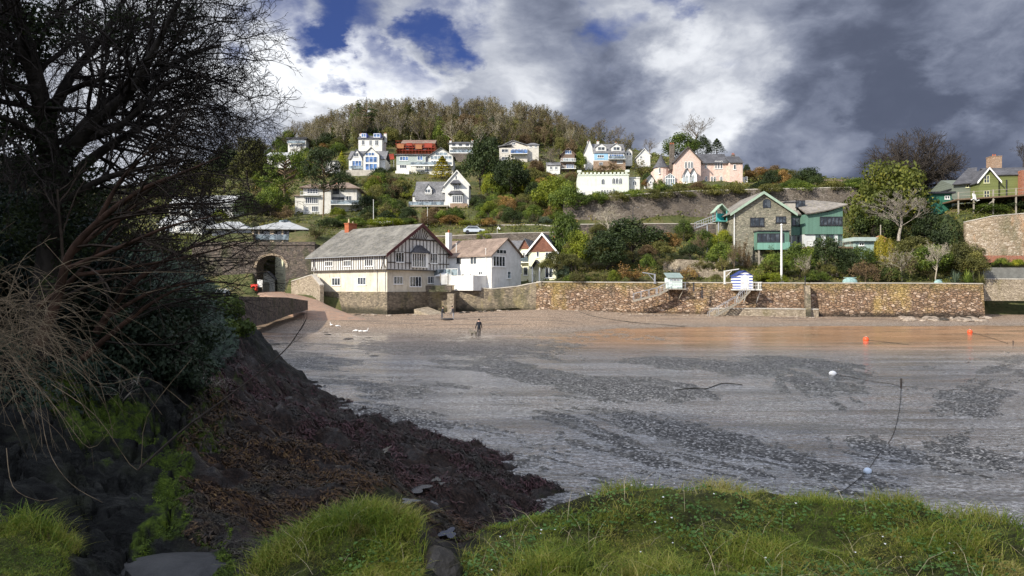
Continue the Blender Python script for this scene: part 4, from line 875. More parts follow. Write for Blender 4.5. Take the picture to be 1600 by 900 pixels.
    b.bar((x0+.5, 3.3, -3), (x0+.5, 3.3, zf-.15), .12); b.bar((h.X(1119), 5.5, -2), (h.X(1119), 5.5, zf-.6), .12); h.part('footbridge', b, METAL)
stone_green_house()

def pink_house():
    h = H('pink_gothic_house', 'pale pink gothic house with conical turret and grey slate roofs on the ridge', 'house', 1055, 286, 180, 0)
    x, z = h.X, h.Z; zb = -2
    b = MB(); gable_block(b, 0, x(1095), 0, 8, zb, z(251), z(230), 'y'); b.box(x(1095)+.01, x(1142), 2.5, 9, zb, z(251)); b.box(x(1142)+.01, x(1162), .8, 8.5, zb, z(253))
    b.prism([(x(1095), 2.5, z(251)), (x(1095), 9, z(251)), (x(1095), 5.75, z(236))], (.5, 0, 0)); b.prism([(x(1161.5), .8, z(253)), (x(1161.5), 8.5, z(253)), (x(1161.5), 4.6, z(242))], (-.4, 0, 0))
    b.lathe((x(1038), 4, zb), [(1.95, 0), (1.95, z(259)-zb)], 12); b.box(x(1026), x(1055)-.01, 4, 7.5, zb, z(262)); h.part('wall', b, PINK)
    r = MB(); gable_roof(r, 0, x(1095), 0, 8, z(251), z(230), 'y', .3, .4); gable_roof(r, x(1093), x(1142), 2.5, 9, z(251), z(235), 'x', .1, .5); gable_roof(r, x(1142), x(1162), .8, 8.5, z(253), z(240), 'x', .2, .4)
    r.lathe((x(1038), 4, z(259)), [(2.25, 0), (1.5, .9), (.7, 2.3), (.02, 3.8)], 12); rf = h.part('roof', r, SLATED)
    bb = MB(); W = x(1095)
    for s_ in (-1, 1): bb.prism([(W/2+s_*(W/2+.45), -.38, z(251)-.75), (W/2, -.38, z(230)-.2), (W/2, -.38, z(230)+.2), (W/2+s_*(W/2+.45), -.38, z(251)-.3)], (0, .07, 0))
    bb.build('bargeboard', TIMBER, rf)
    chimney(h, 1054, 223, 262, 3, 1.1, STONER, 3, rf); chimney(h, 1155, 237, 246, 5, .8, STONER, 2, rf)
    for a in (1070, 1075, 1079.2): h.win(a, a+3.6, 252, 263, 1, fr=WFRAME, arch=True, b=.09)
    m = h.face((0, 2.5), (1, 0), (0, -1))
    for a in (1117, 1121.3, 1125.5): h.win(a, a+3.2, 251.5, 264, 1, fr=WFRAME, face=m, b=.09)
    h.win(1101.5, 1104.5, 254, 263, 1, face=m, b=.08); h.win(1102, 1105, 275.5, 283, 1, arch=True, face=m)
    for a in (1110.5, 1114.8): h.win(a, a+3.4, 275.5, 284, 1, arch=True, face=m)
    h.win(1125, 1129, 275, 287, 1, arch=True, face=m, b=.1)
    h.win(1146, 1150, 257, 265, 1, face=h.face((0, .8), (1, 0), (0, -1)), b=.08)
    b = MB(); b.box(x(1066), x(1086), -1.8, -.01, zb, z(275)); g1 = h.part('bay', b, WFRAME)
    for a in (1066, 1076.2):
        r = MB(); gable_roof(r, x(a), x(a+9.8), -1.8, 0, z(275), z(265), 'y', .25, .2, .1); r.build('bay_roof', SLATED, g1); b = MB(); b.prism([(x(a), -1.78, z(275)), (x(a+9.8), -1.78, z(275)), (x(a+4.9), -1.78, z(265.5))], (0, 1.7, 0)); b.build('bay_gable', WFRAME, g1)
    bf = h.face((0, -1.8), (1, 0), (0, -1))
    for a in (1067, 1071.2, 1077, 1081.2): h.win(a, a+3.8, 273, 285, 1, arch=True, face=bf, b=.12, gl=GLASSL, sill=False).parent = g1
    b = MB(); b.prism([(x(1039), -.5, zb), (x(1054), -.5, zb), (x(1054), -.5, z(277)), (x(1046.5), -.5, z(272.5)), (x(1039), -.5, z(277))], (0, 3.5, 0)); cv = h.part('conservatory', b, GLASSL)
    p = MB()
    for a in (1039.5, 1043, 1046.5, 1050, 1053.5): p.box(x(a)-.07, x(a)+.07, -.58, -.51, zb, z(277)+ (.6 if a == 1046.5 else .2))
    p.bar((x(1038.5), -.56, z(277)), (x(1046.5), -.56, z(272)), .08); p.bar((x(1054.5), -.56, z(277)), (x(1046.5), -.56, z(272)), .08); p.box(x(1039), x(1054), -.59, -.515, z(280), z(279)); p.build('frame', WFRAME, cv)
    b = MB(); b.prism([(x(1162)+.01, 2, zb), (x(1170), 2, zb), (x(1170), 2, z(276)), (x(1162)+.01, 2, z(273))], (0, 3, 0)); h.part('lean_to', b, WHITE); h.win(1164, 1167.5, 276, 284, 1, face=h.face((0, 2), (1, 0), (0, -1)))
    h.win(1029, 1031.5, 262, 271, 1, face=h.face((0, 2.05), (1, 0), (0, -1)), b=.08)
pink_house()

def castle_house():
    h = H('castellated_house', 'pale green flat roofed house with battlements and pointed windows behind the palm', 'house', 903, 308, 172, -3)
    x, z = h.X, h.Z; zt = z(272.5); xr = x(982.5)
    b = MB(); b.box(0, xr, 0, 9, -2.5, zt); h.part('wall', b, PALEGREEN)
    b = MB(); n = 13
    for i in range(n): b.box(xr*i/n+.1, xr*(i+.55)/n+.1, -.1, .3, zt+.003, zt+.45)
    b.box(-.12, xr+.12, -.12, -.005, zt-.3, zt-.1)
    for a in (0, xr-.7): b.box(a-.15, a+.85, -.18, .8, zt+.46, zt+1.0)
    h.part('battlement', b, PALEGREEN)
    for a in (957, 0) : 
        if a: h.win(939.5, 945, 279.5, 288.5, 1, arch=True, fr=WFRAME)
    for a in (956.5, 961.8, 967.2): h.win(a, a+4.7, 278, 287.5, 1, arch=True, fr=WFRAME)
    b = MB(); b.box(x(938), x(957), -1.6, -.01, -2.5, z(294)); p = h.part('porch', b, WHITE)
    for a in (939, 943.2, 947.5, 952): h.win(a, a+3.4, 296, 304, 1, arch=True, face=h.face((0, -1.6), (1, 0), (0, -1)), sill=False).parent = p
    b = MB(); b.box(xr+.02, x(1001), 1.5, 8, -2.5, z(278)); b.box(xr+.02, x(1001)+.05, 1.4, 1.9, z(278)+.002, z(276)); a = h.part('annex', b, WHITE); h.win(989, 994.5, 283, 289.5, 2, arch=True, face=h.face((0, 1.5), (1, 0), (0, -1)), b=.1).parent = a
    b = MB(); b.box(x(906), x(925), -1.0, -.01, -2.5, z(298)); h.part('low_wing', b, WHITE); h.win(909, 914, 300, 306, 2, face=h.face((0, -1), (1, 0), (0, -1)))
castle_house()

def gable_white():
    h = H('white_gabled_house', 'bright white house with tall steep gable, stone arch and grey dormered wing, mid hillside', 'house', 695.5, 324, 183, 0)
    x, z = h.X, h.Z; W = x(732.5); ze = z(287); zr = z(266.5); xl = x(648)
    b = MB(); gable_block(b, 0, W, 0, 9, -2, ze, zr, 'y'); b.box(xl, -.01, 1.2, 7.4, -1.5, z(309)); b.prism([(xl, 1.2, z(309)), (xl, 7.4, z(309)), (xl, 4.3, z(283))], (.4, 0, 0)); b.box(x(643), xl-.01, 2, 6.5, -1.5, z(306)); h.part('wall', b, WHITEB)
    r = MB(); gable_roof(r, 0, W, 0, 9, ze, zr, 'y', .3, .3, .14); gable_roof(r, xl, 0, 1.2, 7.4, z(309), z(281), 'x', .2, .4); r.slab([(x(642.5), 1.7, z(305)), (xl-.2, 1.7, z(305)), (xl-.2, 6, z(292)), (x(643.5), 6, z(292))], .12); rf = h.part('roof', r, SLATE)
    bb = MB()
    for s_ in (-1, 1): bb.prism([(W/2+s_*(W/2+.35), -.36, ze-.75), (W/2, -.36, zr-.2), (W/2, -.36, zr+.18), (W/2+s_*(W/2+.35), -.36, ze-.35)], (0, .05, 0))
    bb.build('bargeboard', WHITEB, rf)
    b = MB(); b.box(x(706), x(723), -.9, -.01, z(317.5), z(304.5)); bay = h.part('bay', b, WFRAME)
    strip(h, 706.5, 722.5, 305.5, 317, 5, face=h.face((0, -.9), (1, 0), (0, -1)), b=.08, gl=GLASS).parent = bay
    def hood(a, c, y0, y1): m = MB(); m.slab([(x(a), -1.3, z(y1)), (x(c), -1.3, z(y1)), (x(c)-.8, -.01, z(y0)), (x(a)+.8, -.01, z(y0))], .1); m.prism([(x(a), -1.3, z(y1)), (x(c), -1.3, z(y1)), (x(c), -.01, z(y1)), (x(a), -.01, z(y1))], (0, 0, .08)); return m.build('hood', SLATED, h.root)
    hood(700.5, 725, 298.5, 304.3); hood(704, 721, 281.5, 288); h.win(708.5, 717.5, 288.5, 297, 3, b=.08, fr=WFRAME); h.win(712, 713.3, 275, 280, 1, sill=False, fr=DFRAME, b=.03)
    m = h.face((0, 1.2), (1, 0), (0, -1))
    for a, c in ((655, 662.5), (669.5, 677.5), (687, 694.5)): h.win(a, c, 311, 321, 2, face=m, b=.09, sill=False)
    b = MB(); b.box(x(641), x(702), -2.6, 1.15, z(324.5), z(322.5)); 
    for a in (642, 660, 680, 700): b.box(x(a)-.1, x(a)+.1, -2.5, -2.3, -2.5, z(324.5))
    h.part('deck', b, GREYP); railing(h, [(x(641), -2.5), (x(695), -2.5)], z(322.5), .9, METAL, GLASSL)
    b = MB(); b.box(x(704), x(731), -1.6, -.01, -2.2, z(319)); b.box(x(710), x(716), -1.66, -1.605, -2.2, z(321)) ; h.part('stone_base', b, BRICKB)
    for a, c, t_, bz, k in ((662.5, 674, 286.5, 302.5, 7), (689, 695, 290, 300, 4)):
        d = MB(); d.box(x(a)+.1, x(c)-.1, 1.6, 4, z(bz), z(bz-k)); dd = h.part('dormer', d, WHITEB); r = MB(); gable_roof(r, x(a), x(c), 1.5, 4.4, z(bz-k), z(t_), 'y', .1, .1, .1); r.build('dormer_roof', SLATED, dd)
        dg = MB(); dg.prism([(x(a), 1.6, z(bz-k)), (x(c), 1.6, z(bz-k)), ((x(a)+x(c))/2, 1.6, z(t_))], (0, 2, 0)); dg.build('dormer_gable', WHITEB, dd)
        h.win(a+1.5, c-1.5, bz-k, bz-1, 2, face=h.face((0, 1.6), (1, 0), (0, -1)), b=.08).parent = dd
gable_white()

def villa():
    h = H('cream_villa', 'wide cream villa with brown hipped roof and long rows of windows behind the pine trunk', 'house', 474, 334, 175, 4)
    x, z = h.X, h.Z
    b = MB(); b.box(0, x(517), 0, 9, -1.5, z(293)); b.box(x(517)+.01, x(556), 1.5, 10, -1.5, z(292)); b.box(x(556)+.01, x(566), 2.5, 8, -1.5, z(306)); b.box(x(458), -.01, 2, 7, -1, z(305)); h.part('wall', b, WHITE)
    r = MB(); hip_roof(r, 0, x(517), 0, 9, z(293), z(282), .9, .45); hip_roof(r, x(512), x(556), 1.5, 10, z(292), z(279), .9, .15); r.box(x(456), -.02, 1.5, 7.2, z(305), z(304)+.1); rf = h.part('roof', r, BROWNR)
    chimney(h, 519, 277, 287, 6, .9, BRICK, 1, rf)
    f = h.front; g = h.face((0, 1.5), (1, 0), (0, -1)); strip(h, 477, 497, 308, 318, 6, b=.09); strip(h, 480, 497, 295, 303, 4, b=.09); h.win(477, 481.5, 323, 331, 2); h.win(487, 497, 322, 331, 3)
    strip(h, 520, 530, 293, 303, 3, face=g, fr=DFRAME); strip(h, 512+6, 538, 308, 319, 6, face=g, fr=DFRAME, b=.09); h.win(541, 549, 306, 315, 2, face=g)
    b = MB(); b.box(x(517), x(562), -.8, 1.4, z(320), z(319)); b.box(x(470), x(500), -.9, -.01, z(306), z(305)); h.part('balcony', b, WFRAME); railing(h, [(x(517.5), -.7), (x(561.5), -.7)], z(319), 1, METAL, GLASSL); railing(h, [(x(470.5), -.8), (x(499.5), -.8)], z(305), .8, METAL)
villa()

def blue_glass_house():
    h = H('blue_glazed_house', 'grey roofed house with two gables and a tall bay of blue glass, upper hillside', 'house', 544, 270, 222, 0)
    x, z = h.X, h.Z
    b = MB(); b.box(0, x(601), 1, 9, -2, z(247)); b.prism([(x(548), .5, z(247)), (x(565), .5, z(247)), (x(556.5), .5, z(233))], (0, 5, 0)); b.box(x(548), x(565), .5, .99, -2, z(247)); b.prism([(x(568.5), -.6, -2), (x(593), -.6, -2), (x(593), -.6, z(243)), (x(580.5), -.6, z(231.5)), (x(568.5), -.6, z(243))], (0, 5, 0)); h.part('wall', b, WHITEB)
    r = MB(); gable_roof(r, 0, x(601), 1, 9, z(247), z(232), 'x', .3, .4); gable_roof(r, x(548), x(565), .5, 5, z(247), z(232.5), 'y', .3, .2, .12); gable_roof(r, x(568.5), x(593), -.6, 5, z(243), z(231), 'y', .3, .2, .12); h.part('roof', r, SLATE)
    b = MB(); b.box(0-.3, x(598), -1.6, -.62, -3, z(267)); h.part('terrace', b, CONC)
    g = h.face((0, -.6), (1, 0), (0, -1)); k = h.face((0, .5), (1, 0), (0, -1))
    for (c0, d) in ((238, 243.5), (244.5, 254), (255.5, 266)): strip(h, 570.5, 589.5 if c0 > 240 else 585, c0, d, 3, face=g, gl=GLASSB, fr=WFRAME, b=.12, sill=False)
    strip(h, 550, 565, 251, 263, 3, face=k, gl=GLASSB, b=.1); h.win(553, 560, 239, 245, 2, face=k)
    railing(h, [(x(546), -.1), (x(567), -.1)], z(264), 1, METAL, GLASSL)
blue_glass_house()
def dormer_house():
    h = H('white_blue_dormer_house', 'white house with two blue dormer windows in its roof behind the blue glazed house', 'house', 560, 232, 243, 0)
    x, z = h.X, h.Z; b = MB(); b.box(0, x(597), 0, 8, -3, z(217)); h.part('wall', b, WHITEB)
    r = MB(); gable_roof(r, 0, x(597), 0, 8, z(217), z(209), 'x', .3, .3); rf = h.part('roof', r, SLATED); chimney(h, 599, 206, 219, 4, 1, WHITE, 2, rf); chimney(h, 560, 206, 215, 4, .8, WHITE, 1, rf)
    for a, c in ((564, 572.5), (583, 594.5)):
        d = MB(); d.box(x(a), x(c), .4, 3.5, z(215), z(208)); dd = h.part('dormer', d, plain('blue_paint', (.12, .16, .5))); strip(h, a+.6, c-.6, 208.8, 214.5, 2, gl=GLASSB, face=h.face((0, .4), (1, 0), (0, -1)), fr=WFRAME, b=.12).parent = dd
    h.win(565, 569.5, 219, 226.5, 2, gl=GLASS); h.win(577, 581, 219, 227, 2); h.win(586, 591, 219, 227, 2)
dormer_house()
def scaffold_house():
    h = H('scaffolded_house', 'low grey roofed house wrapped in red and orange scaffolding near the hilltop', 'house', 620, 240, 250, 0)
    x, z = h.X, h.Z; b = MB(); b.box(0, x(679), 0, 8, -3, z(224)); h.part('wall', b, BRICKO)
    r = MB(); gable_roof(r, x(628), x(679), 0, 8, z(224), z(216), 'x', .3, .3); h.part('roof', r, BROWNR)
    s = MB(); red = plain('red_scaffold_sheeting', (.30, .05, .03), .8, .4, .8)
    for zz in (z(236), z(231), z(226)): s.box(-.3, x(680), -1.4, -.3, zz-.06, zz+.06); s.bar((-.3, -1.4, zz+1), (x(680), -1.4, zz+1), .06, n=4)
    for i in range(13): s.bar((x(620+i*5), -1.4, -3), (x(620+i*5), -1.4, z(224)), .06, n=4)
    h.part('scaffold', s, red)
    for i, (a, c, e, f_) in enumerate([(621, 632, 226.5, 233), (636, 645, 224.5, 229), (650, 660, 227, 234), (664, 676, 225, 232)]):
        q = MB(); q.box(x(a), x(c), -1.55, -1.48, z(f_), z(e)); h.part('sheeting', q, red if i % 2 else plain('orange_sheeting', (.34, .14, .06)))
    for a in (634, 647, 661): strip(h, a, a+5, 228, 234, 2)
scaffold_house()
def hoarding():
    h = H('red_hoarding', 'small bright red screen panel right of the blue glazed house', 'screen', 602, 250, 232, 0)
    x, z = h.X, h.Z; b = MB(); b.prism([(0, 0, z(249)), (x(616), 0, z(249)), (x(615), 0, z(240)), (x(604), 0, z(241))], (0, .3, 0)); h.part('panel', b, plain('red_scaffold_sheeting', (.5, .06, .035)))
    b = MB()
    for a in (603, 609, 615): b.box(x(a)-.08, x(a)+.08, .31, .45, -3, z(242))
    h.part('post', b, METAL)
hoarding()
def long_glass_house():
    h = H('long_glazed_gable_house', 'long low pale house with a glazed gable and balcony below the red scaffolding', 'house', 619, 272, 224, 0)
    x, z = h.X, h.Z; xg0, xg1 = x(671), x(708)
    b = MB(); b.box(0, xg0-.01, .5, 8, -2.5, z(242)); gable_block(b, xg0, xg1, -.6, 8, -2.5, z(244), z(232.5), 'y'); h.part('wall', b, WHITE); 
    b = MB(); b.box(.05, xg0-.05, .42, .49, z(257), z(243)); h.part('cladding', b, TIMBERG)
    r = MB(); r.slab([(-.5, -.1, z(242)), (xg0, -.1, z(242)), (xg0, 8, z(236)), (-.5, 8, z(236))], .25); gable_roof(r, xg0, xg1, -.6, 8, z(244), z(232), 'y', .5, .6); h.part('roof', r, SLATE)
    a = h.face((0, .42), (1, 0), (0, -1)); g = h.face((0, -.6), (1, 0), (0, -1)); a2 = h.face((0, .5), (1, 0), (0, -1))
    strip(h, 624.5, 638, 244.5, 251, 3, face=a, gl=GLASSB, b=.1); strip(h, 652, 660.5, 243.5, 250.5, 2, face=a, gl=GLASSB, b=.1); strip(h, 664.5, 669.5, 244, 256.5, 1, face=a)
    strip(h, 672.5, 706, 243.5, 249, 6, face=g, gl=GLASSL, b=.1, sill=False); strip(h, 680, 699, 237.8, 243, 3, face=g, gl=GLASSL, b=.1, sill=False)
    strip(h, 673, 700, 251, 260, 6, face=g, gl=GLASSL, b=.1); strip(h, 624.5, 635, 256+1.5, 263, 3, face=a2); strip(h, 650, 661, 258, 263, 3, face=a2); strip(h, 664, 670, 258, 268, 2, face=a2)
    b = MB(); b.box(x(643), x(708), -2.2, -.61, z(260.5)-.1, z(259.5)); b.box(0, x(640), -1.4, .4, -2.8, z(268)); h.part('balcony', b, WFRAME); railing(h, [(x(643), -2.1), (x(707), -2.1)], z(259.5), .9, METAL, GLASSL)
long_glass_house()
def hip_white():
    h = H('white_hipped_house', 'small white house with hipped slate roof, two end chimneys and glazed veranda', 'house', 702, 246, 247, 0)
    x, z = h.X, h.Z; b = MB(); b.box(0, x(738.5), 0, 8, -4, z(224)); h.part('wall', b, WHITEB); r = MB(); hip_roof(r, 0, x(738.5), 0, 8, z(224), z(218), .5, .5); rf = h.part('roof', r, SLATED)
    chimney(h, 702.5, 217, 226, 4, .8, WHITEB, 1, rf); chimney(h, 737, 217, 226, 4, .8, WHITEB, 1, rf)
    for a in (706.5, 717, 727.5): h.win(a, a+5, 224.8, 229.5, 2, fr=DFRAME)
    strip(h, 707, 736, 232.5, 239, 8, gl=GLASSL, b=.09); b = MB(); b.box(x(704), x(738), -2, -.01, z(231), z(230)); b.box(x(704), x(738), -2, -.01, z(241), z(240)); h.part('veranda', b, WFRAME); railing(h, [(x(704), -1.9), (x(738), -1.9)], z(240), .9, METAL, GLASSL)
    b = MB(); b.box(x(708), x(734), -2.2, -.02, z(262), z(241.5)); h.part('stone_base', b, STONER)
hip_white()
def modern_house():
    h = H('modern_balcony_house', 'pale modern house with long blue glass balcony and twin grey roofs, upper centre hillside', 'house', 780, 250, 247, 0)
    x, z = h.X, h.Z; b = MB(); b.box(0, x(824), 0, 7, -2.5, z(231)); b.box(x(824)+.01, x(842), 1.5, 8, -2.5, z(225)); b.prism([(x(785), 3, z(231)), (x(824), 3, z(231)), (x(824), 3, z(226)), (x(801), 3, z(218.5)), (x(785), 3, z(226))], (0, 6, 0)); h.part('wall', b, plain('greige_render', (.55, .52, .46)))
    r = MB(); r.slab([(-.4, -.5, z(229.5)), (x(800), -.5, z(226)), (x(800), 3, z(225.5)), (-.4, 3, z(229))], .25); r.slab([(x(784), 2.6, z(225.5)), (x(801), 2.6, z(217.5)), (x(801), 9, z(217.5)), (x(784), 9, z(225.5))], .25); r.slab([(x(801)+.05, 2.6, z(217.5)), (x(826), 2.6, z(225)), (x(826), 9, z(225)), (x(801)+.05, 9, z(217.5))], .25)
    hip_roof(r, x(824), x(842), 1.5, 8, z(225), z(219), .3, .3); h.part('roof', r, SLATE)
    strip(h, 783.5, 794, 233, 238, 2, gl=GLASS); strip(h, 799, 823, 233, 241, 5, gl=GLASSB, b=.08); strip(h, 784, 794, 245, 249, 2)
    c = h.face((0, 1.5), (1, 0), (0, -1)); h.win(827, 831, 226.5, 230.5, 2, face=c); h.win(835, 839, 226.5, 230.5, 2, face=c); h.win(800, 805, 222.5, 226.5, 2, face=h.face((0, 3), (1, 0), (0, -1)))
    b = MB(); b.box(x(798), x(824), -1.6, -.01, z(241.5), z(240.8)); h.part('balcony', b, WFRAME); railing(h, [(x(798), -1.5), (x(824), -1.5)], z(240.8), 1.1, METAL, GLASSB)
modern_house()
def brown_chalet():
    h = H('brown_gabled_chalet', 'narrow brown gabled chalet with two balconies behind a bare tree', 'house', 877, 268, 228, 0)
    x, z = h.X, h.Z; W = x(898); b = MB(); gable_block(b, 0, W, 0, 7, -2.5, z(241), z(232), 'y'); h.part('wall', b, plain('brown_cladding', (.17, .12, .09))); r = MB(); gable_roof(r, 0, W, 0, 7, z(241), z(231.5), 'y', .6, .5); h.part('roof', r, BROWNR)
    strip(h, 883, 893, 235, 240.5, 3, gl=GLASSB); strip(h, 880, 897, 247, 252, 4, gl=GLASSL); strip(h, 885, 896.5, 257, 263, 3, gl=GLASSB)
    for q in (253, 264.5): b = MB(); b.box(-.3, W+.3, -1.4, -.01, z(q)-.05, z(q)+.1); h.part('balcony', b, WFRAME); railing(h, [(-.2, -1.3), (W+.2, -1.3)], z(q)+.1, .8, WFRAME)
    h2 = H('small_white_cottage', 'small white cottage wall glimpsed beneath the bare tree, left of the brown chalet', 'cottage', 855, 272, 226, 0); x, z = h2.X, h2.Z
    b = MB(); gable_block(b, 0, x(875), 0, 5, -2, z(258), z(252), 'x'); h2.part('wall', b, WHITEB); r = MB(); gable_roof(r, 0, x(875), 0, 5, z(258), z(252), 'x', .3, .3); h2.part('roof', r, SLATE); h2.win(859, 863, 260, 265, 2); h2.win(867, 871, 260, 265, 2)
brown_chalet()
def blue_white_house():
    h = H('blue_and_white_house', 'white and pale blue house with two dormers, white chimneys and brick base, near the ridge', 'house', 928, 262, 232, 0)
    x, z = h.X, h.Z; xr = x(975.5)
    b = MB(); b.box(0, xr, 0, 8, -1, z(239)); gable_block(b, x(916), -.01, 2, 8, -2, z(232), z(216.5), 'y'); h.part('wall', b, WHITEB)
    r = MB(); gable_roof(r, 0, xr, 0, 8, z(238.5), z(222), 'x', .3, .3); gable_roof(r, x(916), 0, 2, 8, z(232), z(216), 'y', .2, .2); rf = h.part('roof', r, SLATE)
    b = MB(); b.box(0+.1, x(950), -.1, -.005, z(250), z(240)); h.part('cladding', b, BLUEP); b = MB(); b.box(-.2, xr+.3, -.5, -.12, -3, z(252)); h.part('brick_base', b, BRICKB)
    for a in (922, 937, 966): chimney(h, a, 217 if a < 960 else 219.5, 228, 5, .8, WHITEB, 1, rf)
    for a, c in ((931.5, 947.5), (955.5, 971)):
        d = MB(); gable_block(d, x(a), x(c), .3, 4, z(236), z(229.5), z(224), 'y'); dd = h.part('dormer', d, WHITEB); q = MB(); gable_roof(q, x(a), x(c), .3, 4, z(229.5), z(224), 'y', .2, .2, .1); q.build('dormer_roof', SLATED, dd); strip(h, a+2.5, c-2.5, 229.5, 235, 2, face=h.face((0, .3), (1, 0), (0, -1)), b=.09).parent = dd
    bf = h.face((0, -.1), (1, 0), (0, -1)); strip(h, 933.5, 943.5, 242.3, 246.5, 3, face=bf); strip(h, 952, 974, 241, 249, 6, gl=GLASSB)
    b = MB(); b.box(x(950), xr+.3, -1.6, -.01, z(249.5)-.1, z(249.5)); h.part('balcony', b, WFRAME); railing(h, [(x(950.5), -1.5), (xr, -1.5)], z(249.5), .95, METAL, GLASSL); h.win(936, 942, 253.5, 258, 2, face=h.face((0, -.5), (1, 0), (0, -1))); h.win(964, 973, 251.5, 255.5, 3, face=h.face((0, -.5), (1, 0), (0, -1)))
blue_white_house()
def small_house(name, label, px0, px1, pe, pr, pb, Y, m=WHITEB, rm=SLATE, wins=(), axis='x', D=7, rot=0, flat=False, cat='house'):
    h = H(name, label, cat, px0, pb, Y, rot); x, z = h.X, h.Z; xr = x(px1); b = MB(); r = MB()
    if flat: b.box(0, xr, 0, D, -2, z(pe)); r.box(-.5, xr+.5, -.6, D+.5, z(pe)+.002, z(pr))
    else: gable_block(b, 0, xr, 0, D, -2, z(pe), z(pr), axis); gable_roof(r, 0, xr, 0, D, z(pe), z(pr)+.05, axis, .35, .35)
    h.part('wall', b, m); h.part('roof', r, rm)
    for wv in wins: strip(h, *wv)
    return h
small_house('white_slope_house', 'plain white sloping roofed house between the blue and white house and the pink house', 997, 1016, 243, 233, 252, 235, WHITEB, WFRAME, [(1000, 1003, 244, 248, 1)], 'y')
small_house('small_grey_tower_house', 'small grey bay windowed house just right of the blue and white house', 977, 988, 237, 231, 250, 238, WHITE, SLATED, [(979, 982, 238, 243, 1), (983.5, 986.5, 238, 243, 1)], 'y', 5)
small_house('small_white_barn', 'tiny white gabled outbuilding left of the pink house conservatory', 1012, 1022, 281, 274, 290, 176, WHITEB, SLATED, [(1015, 1018, 283, 287, 1)], 'y', 5)
h_ = small_house('flat_roofed_white_house', 'white two storey flat roofed house at the left end of the skyline', 450, 478, 217.5, 215, 233, 262, WHITEB, DFRAME, [(452, 462, 219, 223, 3), (465, 476, 219, 223, 3), (452, 459, 226, 230, 2), (463, 475, 226, 230, 3)], flat=True)
railing(h_, [(0, -1), (h_.X(478), -1)], h_.Z(225), 1, METAL, GLASSL)
h_ = small_house('low_glazed_bungalow', 'low white bungalow with grey gabled roof on the upper left slope', 417, 455, 243, 236, 253, 235, WHITEB, ZINC, [(420, 430, 245, 250, 4), (433, 447, 244.5, 250, 4)], 'x'); 
small_house('white_garden_room', 'small white building behind the dark pine, left of the blue glazed house', 503, 523, 252, 249, 260, 218, WHITEB, SLATE, [(506, 512, 253, 257, 2)])
small_house('terracotta_house', 'distant pink walled house behind the retaining wall, far right of centre', 1283, 1318, 284, 281, 293, 235, plain('terracotta_render', (.58, .36, .27)), BROWNR, [(1290, 1294, 286, 289, 1), (1303, 1307, 286, 289, 1)], flat=True)
small_house('distant_cream_house', 'distant cream house just right of the terracotta walled house', 1320, 1348, 287, 283, 294, 232, WHITE, SLATE, [(1325, 1329, 288, 291, 1), (1336, 1340, 288, 291, 1)])
# modern white houses with zinc roofs over the arch
def zinc_house():
    h = H('zinc_roofed_house', 'modern white house with pale pyramid zinc roof and timber columns above the stone arch', 'house', 388, 377, 138, 8)
    x, z = h.X, h.Z; b = MB(); b.box(x(398), x(474), 1.5, 10, -.8, z(359)); b.box(x(330), x(397.5), .5, 9, -.8, z(360)); h.part('wall', b, WHITEB)
    r = MB(); hip_roof(r, x(392), x(482), -.8, 12, z(357.5), z(341), .2, .12); hip_roof(r, x(318), x(389), -.8, 11, z(357.5), z(343), .2, .3); rf = h.part('roof', r, ZINC); q = MB(); q.lathe((x(437), 5.6, z(342.5)), [(1.2, 0), (1.1, .3), (.1, .55)], 4); q.build('roof_light', GLASSL, rf)
    b = MB()
    for a in (396, 405, 424, 427, 442, 462, 474): b.box(x(a)-.14, x(a)+.14, -.4, -.1, -.8, z(358))
    h.part('column', b, plain('pale_timber', (.50, .40, .28)))
    wf = h.face((0, 1.5), (1, 0), (0, -1)); strip(h, 408, 421, 359.5, 371, 3, gl=GLASS, face=wf); strip(h, 443, 458, 360, 372, 4, gl=GLASS, face=wf); strip(h, 430, 440, 360, 372, 2, face=wf)
    f2 = h.face((0, .5), (1, 0), (0, -1)); strip(h, 360, 392, 359, 369, 5, gl=GLASS, face=f2); strip(h, 336, 352, 360, 368, 3, face=f2)
    railing(h, [(x(400), -.6), (x(476), -.6)], z(375), 1.1, METAL, GLASSL)
    b = MB(); b.box(x(330), x(400), -1.4, .4, -.8, z(373.5)); h.part('terrace', b, plain('pale_timber', (.5, .4, .28)))
zinc_house()
small_house('white_villa', 'white two storey villa glimpsed through the branches of the big dark tree', 264, 300, 322, 306, 345, 160, WHITEB, ZINC, [(268, 280, 326, 332, 3), (284, 296, 326, 332, 3), (268, 280, 336, 342, 3)])
small_house('white_villa', 'long white villa with grey roof left of the zinc roofed house, half hidden by twigs', 304, 364, 318, 304, 340, 166, WHITEB, ZINC, [(308, 322, 322, 328, 4), (328, 340, 322, 328, 3), (345, 360, 322, 328, 3)])
small_house('white_bungalow', 'white bungalow low on the left, just above the arch wall, behind twigs', 248, 316, 350, 338, 372, 140, WHITEB, ZINC, [(255, 270, 354, 362, 4), (280, 300, 354, 362, 4)])

